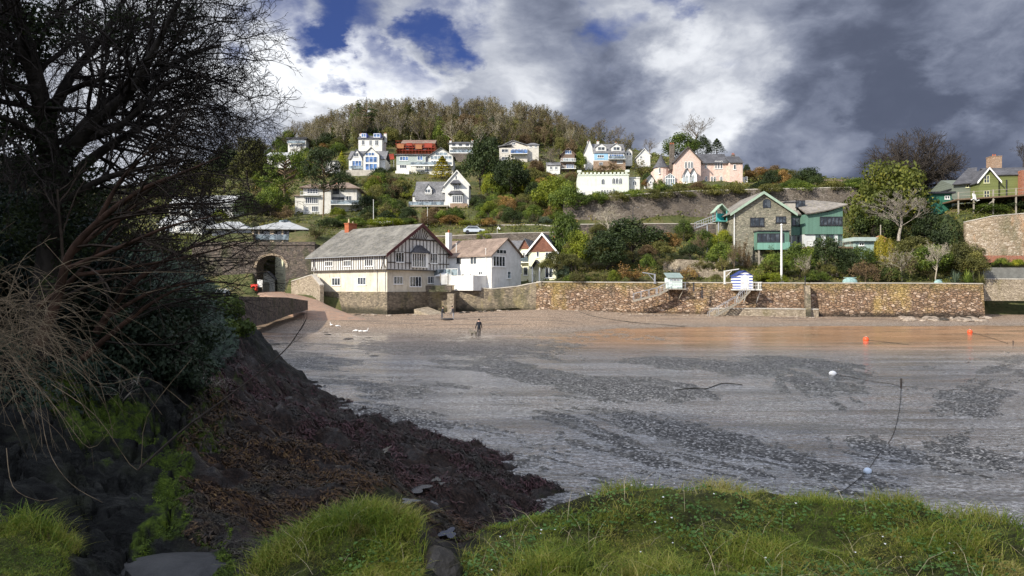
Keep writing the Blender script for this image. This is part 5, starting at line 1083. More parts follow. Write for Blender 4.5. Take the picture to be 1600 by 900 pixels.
def olive_house():
    h = H('olive_boarded_house', 'olive green boarded house with slate roof and tall brick chimney at the right edge', 'house', 1529, 312, 133, -8)
    x, z = h.X, h.Z; W = x(1560); b = MB(); gable_block(b, 0, W, 0, 9, -1.5, z(283), z(265), 'y'); b.box(W+.01, x(1640), .8, 9, -1.5, z(273)); h.part('wall', b, OLIVE)
    b = MB(); gable_block(b, x(1499), -.02, 3, 12, -1.5, z(284), z(272), 'x'); h.part('grey_wing', b, GREYB)
    r = MB(); gable_roof(r, 0, W, 0, 9, z(283), z(264), 'y', .4, .35); gable_roof(r, W-.5, x(1640), .8, 9, z(273), z(258), 'x', .2, .3); r.slab([(x(1497), 2.4, z(286)), (.6, 2.4, z(284)), (x(1565), 9, z(251)), (x(1550), 9, z(252))], .2); rf = h.part('roof', r, SLATED)
    bb = MB(); 
    for s_ in (-1, 1): bb.prism([(W/2+s_*(W/2+.38), -.48, z(283)-.55), (W/2, -.48, z(264)-.1), (W/2, -.48, z(264)+.25), (W/2+s_*(W/2+.38), -.48, z(283)-.15)], (0, .07, 0))
    bb.build('bargeboard', WFRAME, rf); chimney(h, 1580, 238, 262, 6, 1.9, BRICKB, 2, rf)
    yw = plain('cream_paint', (.62, .62, .38)); h.win(1537, 1546, 274, 286, 2, 2, fr=yw); h.win(1537, 1546, 298, 310, 2, 2, fr=yw); h.win(1509, 1513.5, 284, 293, 1, 2, fr=yw, face=h.face((0, 3), (1, 0), (0, -1)))
    b = MB(); b.bar((W+.4, .72, -1), (W+.4, .72, z(275)), .06); b.bar((x(1576), .7, -1), (x(1576), .7, z(281)), .12); h.part('downpipe', b, DFRAME)
    b = MB(); b.box(x(1594), x(1650), -.6, .75, -1.5, z(268)); h.part('brick_porch', b, BRICK)
    # deck on posts
    b = MB(); b.prism([(x(1472), -6, z(318)), (x(1640), -6, z(309.5)), (x(1640), .6, z(309.5)), (x(1472), .6, z(318))], (0, 0, .25)); d = h.part('deck', b, DECKW)
    b = MB()
    for a in (1474, 1497, 1526, 1560, 1590): 
        zz = z(318)+(z(309.5)-z(318))*(a-1472)/168; b = MB(); b.box(x(a)-.1, x(a)+.1, -5.9, -5.7, zz-4.5, zz+1.5); b.build('deck_post', GREYP, d)
    b = MB(); b.bar((x(1502), -5.8, z(338)), (x(1528), -5.8, z(318)), .1); b.build('deck_brace', GREYP, d)
    b = MB()
    for k in (.75, 1.4): b.bar((x(1474), -5.8, z(318)+k), (x(1638), -5.8, z(309.5)+k), .045, n=4)
    b.build('deck_rail', GREYP, d)
olive_house()
h_ = small_house('green_shed', 'dark green shed with flat black roof on the right hand deck', 1455, 1487, 303, 300, 318, 134, GREENB, DFRAME, [(1476, 1484, 306, 311, 2)], flat=True, D=4, rot=-6, cat='shed')
h_ = small_house('dark_lean_to', 'black flat roofed lean-to beside the green shed', 1488, 1503, 297, 295, 318, 137, DFRAME, DFRAME, [(1491, 1500, 303, 309, 2)], flat=True, D=4, rot=-6, cat='shed')
def tilted_board():
    b = MB(); b.box(-.35, .35, 0, .12, 0, 1.35); b.box(-.7, -.5, -.3, .3, 0, .12); b.box(.5, .7, -.3, .3, 0, .12); b.bar((-.7, 0, .12), (.7, 0, .12), .05)
    o = b.build('folded_sunlounger', WHITEB); o.location = P(1524, 313, 127); o.rotation_euler = (-.35, .2, .3); tag(o, 'white folded sunlounger leaning on the deck before the grey wing', 'sunlounger')
tilted_board()
h_ = small_house('teal_summerhouse', 'low pale teal roofed summerhouse right of the stone and green house', 1336, 1366, 377, 371, 388, 118, boards('teal_side', (.30, .40, .37), .2), plain('pale_teal_roof', (.36, .43, .40)), [(1342, 1350, 379, 384, 2)], flat=True, D=4, cat='summerhouse')
def bird_table():
    h = H('wooden_lantern_post', 'wooden post carrying a small brown box above the teal summerhouse', 'post', 1376, 392, 119, 0)
    b = MB(); b.bar((0, 0, -1), (0, 0, 4.4), .09); h.part('post', b, GREYP); b = MB(); b.box(-1.0, .7, -.4, .4, 1.5, 2.1); b.prism([(-1.15, -.5, 2.1), (.85, -.5, 2.1), (-.15, -.5, 2.6)], (0, 1, 0)); h.part('box', b, plain('orange_wood', (.42, .22, .12)))
bird_table()
# ---------------------------------------------------------------- vegetation
rng = np.random.default_rng(7)
G_DARK = leafy('dark_evergreen_leaves', (0.008, 0.014, 0.006), (0.036, 0.055, 0.016), (0.085, 0.115, 0.025), 0.15, 0.6)
G_MID = leafy('mid_green_leaves', (0.018, 0.032, 0.009), (0.095, 0.135, 0.022), (0.24, 0.28, 0.04), 0.25, 0.5)
G_YEL = leafy('yellow_green_leaves', (0.05, 0.07, 0.010), (0.21, 0.24, 0.024), (0.40, 0.36, 0.035), 0.3, 0.35)
G_HOLM = leafy('yellowing_holm_leaves', (0.03, 0.042, 0.010), (0.115, 0.13, 0.022), (0.27, 0.22, 0.03), 0.25, 0.30)
G_GOLD = leafy('golden_leaves', (0.10, 0.09, 0.012), (0.30, 0.25, 0.025), (0.42, 0.32, 0.03), 0.3, 0.5)
G_OLIVE = leafy('olive_leaves', (0.028, 0.032, 0.011), (0.115, 0.115, 0.033), (0.22, 0.20, 0.055), 0.25, 0.5)
G_BROWN = leafy('russet_leaves', (0.05, 0.033, 0.018), (0.15, 0.10, 0.05), (0.22, 0.16, 0.08), 0.2, 0.5)
G_RUST = leafy('orange_brown_leaves', (0.09, 0.05, 0.018), (0.24, 0.14, 0.045), (0.34, 0.22, 0.06), 0.2, 0.5)
G_GREY = leafy('grey_green_leaves', (0.04, 0.06, 0.04), (0.12, 0.16, 0.10), (0.2, 0.24, 0.16), 0.2, 0.6)
TWIG = bark('twig_bark', (0.085, 0.07, 0.055), (0.20, 0.17, 0.135))
TWIGG = bark('lit_grey_bark', (0.16, 0.14, 0.115), (0.34, 0.30, 0.25))
TWIGB = bark('brown_twig_bark', (0.10, 0.07, 0.045), (0.20, 0.145, 0.09))
TWIGD = bark('dark_twig_bark', (0.030, 0.024, 0.020), (0.07, 0.058, 0.048))
PALEB = bark('pale_bark', (0.30, 0.26, 0.20), (0.48, 0.43, 0.34))
HAZEL = leafy('buds_and_ivy', (0.045, 0.040, 0.018), (0.13, 0.11, 0.045), (0.19, 0.16, 0.06), 0.25, 0.12)

def unit(n, r=rng):
    v = r.normal(size=(n, 3)); return v/np.linalg.norm(v, axis=1)[:, None]
def quads(c, nrm, size, r=rng, asp=0.6):
    n = len(c); a = np.cross(nrm, unit(n, r)); a /= np.linalg.norm(a, axis=1)[:, None]+1e-9; b = np.cross(nrm, a)
    s = (size*(0.6+0.8*r.random(n)))[:, None] if np.isscalar(size) else size[:, None]
    a = a*s*0.5; b = b*s*0.5*asp
    bend = nrm*s*0.12
    v = np.stack([c-a, c-b+bend, c+a, c+b+bend], 1).reshape(-1, 3); return v, np.arange(4*n).reshape(-1, 4)
def leafcloud(r, cen, rad, n, size):
    cen = np.asarray(cen); rad = np.asarray(rad); w_ = rad**2; k = r.choice(len(cen), n, p=w_/w_.sum())
    d = unit(n, r); rr = rad[k]*(0.45+0.6*r.random(n)**0.6)
    c = cen[k]+d*rr[:, None]*np.array([1, 1, 0.8]); nr = d+unit(n, r)*0.8; nr /= np.linalg.norm(nr, axis=1)[:, None]
    return quads(c, nr, size, r)
def segmesh(segs, k=3):
    """segs: array n x 8 (p0, p1, r0, r1)"""
    s = np.asarray(segs, float); p0, p1, r0, r1 = s[:, :3], s[:, 3:6], s[:, 6], s[:, 7]
    d = p1-p0; d /= np.linalg.norm(d, axis=1)[:, None]+1e-9; ref = np.where(np.abs(d[:, 2:3]) > 0.9, [[1., 0, 0]], [[0, 0, 1.]])
    a = np.cross(d, ref); a /= np.linalg.norm(a, axis=1)[:, None]; b = np.cross(d, a)
    th = np.arange(k)*2*math.pi/k; ring = a[:, None, :]*np.cos(th)[None, :, None]+b[:, None, :]*np.sin(th)[None, :, None]
    v = np.concatenate([p0[:, None, :]+ring*r0[:, None, None], p1[:, None, :]+ring*r1[:, None, None]], 1).reshape(-1, 3)
    i = np.arange(k); f = np.stack([i, (i+1) % k, (i+1) % k+k, i+k], -1)
    return v, (f[None]+(np.arange(len(s))*2*k)[:, None, None]).reshape(-1, 4)
def grow(r, p, d, L, R, ch, lens, ang, up, jit=0.18, nseg=4, t0=0.3, droop=None, rk=0.55):
    """one array of segments per branching level"""
    out = [[] for _ in range(len(ch)+1)]
    st = [(np.array(p, float), np.array(d, float), L, R, 0)]
    while st:
        p, d, L, R, lv = st.pop(); d = d/np.linalg.norm(d); n = nseg if lv < len(ch) else max(2, nseg-1)
        pts = [p]; dirs = [d]; 
        for i in range(n):
            d = d+r.normal(size=3)*jit; d[2] += (up if droop is None else droop[lv]); d = d/np.linalg.norm(d)
            pts.append(pts[-1]+d*L/n); dirs.append(d)
        R1 = R*0.45 if lv else R*0.6
        for i in range(n):
            out[lv].append(np.concatenate([pts[i], pts[i+1], [R+(R1-R)*i/n, R+(R1-R)*(i+1)/n]]))
        if lv < len(ch):
            for c in range(ch[lv]):
                tt = t0+(1-t0)*(c+r.random()*0.9)/ch[lv] if lv else (0.45+0.55*(c+r.random())/ch[lv] if t0 < .5 else t0+(1-t0)*(c+r.random())/ch[lv])
                tt = min(tt, 0.999); i = int(tt*n); q = pts[i]+(pts[i+1]-pts[i])*(tt*n-i)
                ax = unit(1, r)[0]; sd = np.cross(dirs[i+1], ax); sd /= np.linalg.norm(sd)+1e-9
                an = ang[min(lv, len(ang)-1)]*(0.7+0.6*r.random())
                nd = dirs[i+1]*math.cos(an)+sd*math.sin(an)
                st.append((q, nd, L*lens[min(lv, len(lens)-1)]*(0.75+0.5*r.random())*(1.1-0.45*tt if lv else 1), (R+(R1-R)*tt)*rk, lv+1))
    return [np.array(o) for o in out if len(o)]
def hidden_mesh(o):   # take a prototype's mesh, drop the object
    me = o.data; bpy.data.objects.remove(o); return me
PROTO = {}
def proto(kind):
    if kind in PROTO: return PROTO[kind]
    r = np.random.default_rng(sum(map(ord, kind))); base = kind.split('#')[0]; parts = []
    def M(name, v, f, m, smooth=False): parts.append((name, hidden_mesh(link_mesh(name, v, f, m, None, smooth)), m))
    if base == 'bare':
        g = grow(r, (0, 0, -0.03), (0, 0, 1), 0.52, 0.020, [8, 6, 5, 4], [0.85, 0.60, 0.55, 0.6], [0.62, 0.6, 0.6, 0.7], 0.07, 0.10, rk=.6)
        M('trunk', *segmesh(g[0], 6), TWIG); sg = np.concatenate(g[1:]); sg[:, 6:] = np.maximum(sg[:, 6:], 0.0014); M('crown', *segmesh(sg, 3), TWIG)
    elif base == 'dome':
        tr = [[0, 0, -.05, .01, 0, .15, .03, .026], [.01, 0, .15, 0, .01, .32, .026, .02]]; tw_ = []
        for i in range(95):
            a = r.random()*6.28; el = math.asin(r.uniform(-.15, 1)); q1 = np.array([math.cos(a)*math.cos(el)*.5, math.sin(a)*math.cos(el)*.5, .42+math.sin(el)*.56])*1.0*np.array([1, 1, 1])
            p0 = np.array([0, 0, .22+.1*r.random()]); mid = (p0+q1)/2+np.array([0, 0, .06]); prev = p0; n_s = 9
            for s_ in range(1, n_s+1):
                t_ = s_/n_s*r.uniform(.93, 1.0); q = (1-t_)**2*p0+2*t_*(1-t_)*mid+t_*t_*q1+r.normal(size=3)*.008; r0_ = .009*(1-s_/n_s)+.0025; tw_.append([[*prev, *q, r0_+.001, r0_]])
                if s_ > 3:
                    for _ in range(2): tw_ += grow(r, q, (q-p0)/np.linalg.norm(q-p0)+r.normal(size=3)*.7, .13, .003, [5], [.6], [.7], .02, .15, 3, .2)
                prev = q
        g = [np.array(tr), np.concatenate([np.array(x) for x in tw_])]
        M('trunk', *segmesh(g[0], 7), TWIGD); sg = np.concatenate(g[1:]); sg[:, 6:] = np.maximum(sg[:, 6:], 0.0016); M('crown', *segmesh(sg, 3), TWIGD)
    elif base == 'wood':   # tall woodland tree with buds and ivy
        g = grow(r, (0, 0, -0.03), (r.normal()*.08, r.normal()*.08, 1), 0.50, 0.013, [8, 6, 6], [0.75, 0.50, 0.45], [0.50, 0.55, 0.6], 0.10, 0.10, t0=.4, rk=.62)
        M('trunk', *segmesh(g[0], 5), TWIG); sg = np.concatenate(g[1:]); sg[:, 6:] = np.maximum(sg[:, 6:], 0.0013); CV, CF = segmesh(sg, 3)
        tips = sg[r.choice(len(sg), 260)][:, 3:6]; tips = tips[tips[:, 2] < 0.9]; v, f = quads(tips+r.normal(size=tips.shape)*.02, unit(len(tips), r), 0.035, r); parts.append(('crown', hidden_mesh(link_mesh('crown', np.concatenate([CV, v]), np.concatenate([CF, f+len(CV)]), None, None, False, [TWIG, HAZEL], [0]*len(CF)+[1]*len(f))), TWIG))
        n = 420; z = r.random(n)**1.3*(0.15+.55*r.random()); a = r.random(n)*6.28; rr = (0.03+.07*r.random(n))*(1.4-z); c = np.stack([np.cos(a)*rr, np.sin(a)*rr, z], 1); v, f = quads(c, unit(n, r), 0.045, r); M('ivy', v, f, G_OLIVE)
    elif base in ('bush', 'tree'):
        n = 46; d = unit(n, r); d[:, 2] = np.abs(d[:, 2])*1.0-0.15; k = 0.30*(0.7+0.6*r.random(n)); cen = d*(0.68+0.22*r.random(n))[:, None]*np.array([0.5, 0.5, 0.62])
        cen[:, 2] += 0.36 if base == 'bush' else 0.42; cen[:, 2] = np.maximum(cen[:, 2], 0.10 if base == 'bush' else 0.25)
        v, f = leafcloud(r, cen, k*0.52, 5200, 0.042); M('foliage' if base == 'bush' else 'crown', v, f, G_MID)
        g = grow(r, (0, 0, -0.08), (0.05, 0.02, 1), 0.5, 0.028, [5, 4], [0.7, 0.6], [0.7, 0.6], 0.05); M('trunk' if base == 'tree' else 'stem', *segmesh(np.concatenate(g), 5), TWIGD)
    elif base == 'scrub':  # loose, twiggy
        g = grow(r, (0, 0, -0.05), (0, 0, 1), 0.35, 0.02, [10, 6, 5], [1.3, 0.6, 0.5], [0.9, 0.6, 0.6], 0.05); sg = np.concatenate(g); sg[:, 6:] = np.maximum(sg[:, 6:], 0.004); M('stem', *segmesh(sg, 3), TWIGB)
        tp = np.concatenate(g[2:])[:, 3:6]; idx = r.choice(len(tp), 1500); v, f = quads(tp[idx]+r.normal(size=(1500, 3))*.05, unit(1500, r), 0.05, r); M('foliage', v, f, G_OLIVE)
    elif base == 'conifer':
        n = 2600; z = r.random(n)**0.8; a = r.random(n)*6.28; tier = 0.82+0.18*np.sin(z*46); rr = (1-z)**0.75*0.5*tier*(0.75+.3*r.random(n)); c = np.stack([np.cos(a)*rr, np.sin(a)*rr, 0.06+z*0.94], 1)
        nr = np.stack([np.cos(a)*.6, np.sin(a)*.6, np.full(n, .9)], 1)+unit(n, r)*.5; nr /= np.linalg.norm(nr, axis=1)[:, None]; v, f = quads(c, nr, 0.06, r, .45); M('crown', v, f, G_DARK)
        M('trunk', *segmesh([[0, 0, -.05, 0, 0, .9, .03, .006]], 6), TWIGD)
    elif base == 'column':
        n = 3600; z = r.random(n); a = r.random(n)*6.28; lob = 1+0.12*np.sin(a*9+z*2); rr = 0.5*lob*np.sqrt(np.clip(1-(z*1.0)**4, 0.02, 1))*(0.85+.2*r.random(n)); c = np.stack([np.cos(a)*rr, np.sin(a)*rr, z*(.97+.05*np.sin(a*9))], 1)
        nr = np.stack([np.cos(a), np.sin(a), np.full(n, .3)], 1)+unit(n, r)*.5; nr /= np.linalg.norm(nr, axis=1)[:, None]; v, f = quads(c, nr, 0.055, r, .5); M('foliage', v, f, G_GOLD)
        M('stem', *segmesh([[0, 0, -.05, 0, 0, .8, .04, .01]], 6), TWIGD)
    elif base in ('pine', 'cedar'):
        lay = 9 if base == 'pine' else 8; cen = []; rad = []; segs = [[0, 0, -.05, .02, .01, .45, .022, .016], [.02, .01, .45, -.01, 0, .93, .016, .006]]
        for i in range(lay*5):
            z = (0.50 if base == 'pine' else .35)+0.46*r.random(); R = (0.46 if base == 'pine' else .5)*math.sqrt(max(.05, 1-abs((z-.68)/.36)**2))*(.35+.65*r.random()); a = r.random()*6.28
            q = (math.cos(a)*R, math.sin(a)*R, z); cen.append(q); rad.append(.10*(.7+.5*r.random())); segs.append([0, 0, z-.10, *q, .009, .004])
        v, f = leafcloud(r, cen, rad, 4200, 0.032); 
        if base == 'cedar': 
            cz = np.repeat(v.reshape(-1, 4, 3).mean(1)[:, 2], 4); v[:, 2] = np.round(cz*9)/9+(v[:, 2]-cz)*.6+(cz-np.round(cz*9)/9)*.35
        M('crown', v, f, G_DARK); M('trunk', *segmesh(segs, 6), TWIGB)
    elif base == 'palm':
        segs = []; q = []
        for i in range(34):
            a = r.random()*6.28; el = r.uniform(-.1, 1.3); p = np.array([0, 0, .45]); d = np.array([math.cos(a)*math.cos(el), math.sin(a)*math.cos(el), math.sin(el)])
            for s_ in range(8):
                p2 = p+d*.075; segs.append([*p, *p2, .006, .005]); side = np.cross(d, [0, 0, 1.]); side /= np.linalg.norm(side)+1e-6
                for sg in (-1, 1):
                    for w_ in (0, .5):
                        b0 = p+(p2-p)*w_; tip = b0+side*sg*.09*(1-.08*s_)+d*.05+np.array([0, 0, -.03]); q.append([b0, b0+d*.012, tip, tip-d*.006])
                p = p2; d = d+np.array([0, 0, -.17]); d /= np.linalg.norm(d)
        v = np.array(q).reshape(-1, 3); M('fronds', v, np.arange(len(v)).reshape(-1, 4), G_MID); M('frond_ribs', *segmesh(segs, 3), G_OLIVE); M('trunk', *segmesh([[0, 0, -.1, 0, 0, .46, .05, .045]], 8), TWIGB)
    elif base == 'spiky':
        q = []
        for i in range(70):
            a = r.random()*6.28; el = r.uniform(.1, 1.4); d = np.array([math.cos(a)*math.cos(el), math.sin(a)*math.cos(el), math.sin(el)]); s_ = np.cross(d, [0, 0, 1.]); s_ /= np.linalg.norm(s_)+1e-6; L = .5+.3*r.random()
            m_ = d*L*.5+s_*.02; e = d*L+np.array([0, 0, -.08]); q.append([s_*-.015, s_*.015, d*L*.55+s_*.022, d*L*.55-s_*.022]); q.append([d*L*.55-s_*.022, d*L*.55+s_*.022, e+s_*.003, e-s_*.003])
        v = np.array(q).reshape(-1, 3); M('leaves', v, np.arange(len(v)).reshape(-1, 4), G_MID)
    allv = np.concatenate([np.array([v.co for v in me.vertices]) for _, me, _ in parts]); top = np.percentile(allv[:, 2], 99.6); rad_ = np.percentile(np.hypot(allv[:, 0], allv[:, 1]), 98)
    cen_ = np.median(allv[allv[:, 2] > top*.5][:, :2], 0) if base in ('bare', 'wood') else np.zeros(2)
    rad_ = np.percentile(np.hypot(allv[:, 0]-cen_[0]*allv[:, 2]/top*1.3, allv[:, 1]-cen_[1]*allv[:, 2]/top*1.3), 98)
    for _, me, _ in parts:
        a = np.empty(len(me.vertices)*3, np.float32); me.vertices.foreach_get('co', a); a = a.reshape(-1, 3); a[:, :2] -= cen_*np.clip(a[:, 2:3]/top, 0, 1)*1.3; a[:, :2] *= 0.5/rad_; a[:, 2] /= top; me.vertices.foreach_set('co', a.ravel()); me.update()
    PROTO[kind] = parts; return parts
NAME = {'bare': 'bare_tree', 'dome': 'bare_tree', 'wood': 'woodland_tree', 'bush': 'shrub', 'tree': 'evergreen_tree', 'scrub': 'scrub_bush', 'conifer': 'conifer', 'column': 'columnar_conifer', 'pine': 'pine_tree', 'cedar': 'cedar_tree', 'palm': 'palm', 'spiky': 'spiky_plant'}
CATS = {'bare': 'tree', 'dome': 'tree', 'wood': 'tree', 'bush': 'shrub', 'tree': 'tree', 'scrub': 'bush', 'conifer': 'tree', 'column': 'tree', 'pine': 'tree', 'cedar': 'tree', 'palm': 'palm', 'spiky': 'plant'}
def ground_Y(px, py):
    col = np.array([np.interp(px, hk, hp[:, j]) for j in range(len(HY))]); ok = np.where(col <= py)[0]
    return float(HY[ok[0]]) if len(ok) else 420.0
prnd = random.Random(11)
def plant(kind, px, top, bot, wpx, m=None, label=None, Y=None, group=None, var=None, wood=None, name=None, cat=None):
    if Y is None: Y = ground_Y(px, bot)
    k = Y/F; hgt = (bot-top)*k; wid = wpx*k; v = var if var is not None else prnd.randrange(3)
    ps = proto(f'{kind}#{v}')
    root = empty(name or NAME[kind], P(px, bot, Y)-Vector((0, 0, 0.03*hgt)), 0, label, cat or CATS[kind], group)
    root.rotation_euler[2] = prnd.random()*6.28; wf = {'bare': 1.05, 'wood': 1.0}.get(kind, 1.06)
    root.scale = (wid*wf, wid*wf, hgt*1.02)
    for (nm, me, pm) in ps:
        o = bpy.data.objects.new(nm, me); COL.objects.link(o); o.parent = root
        mm = None
        if m and nm in ('foliage', 'crown', 'leaves', 'fronds', 'buds') : mm = m
        if wood and nm in ('trunk', 'stem') or (wood and kind in ('bare', 'wood') and nm == 'crown'): mm = wood
        if mm is not None and me.materials[0] != mm:
            o.material_slots[0].link = 'OBJECT'; o.material_slots[0].material = mm
    return root
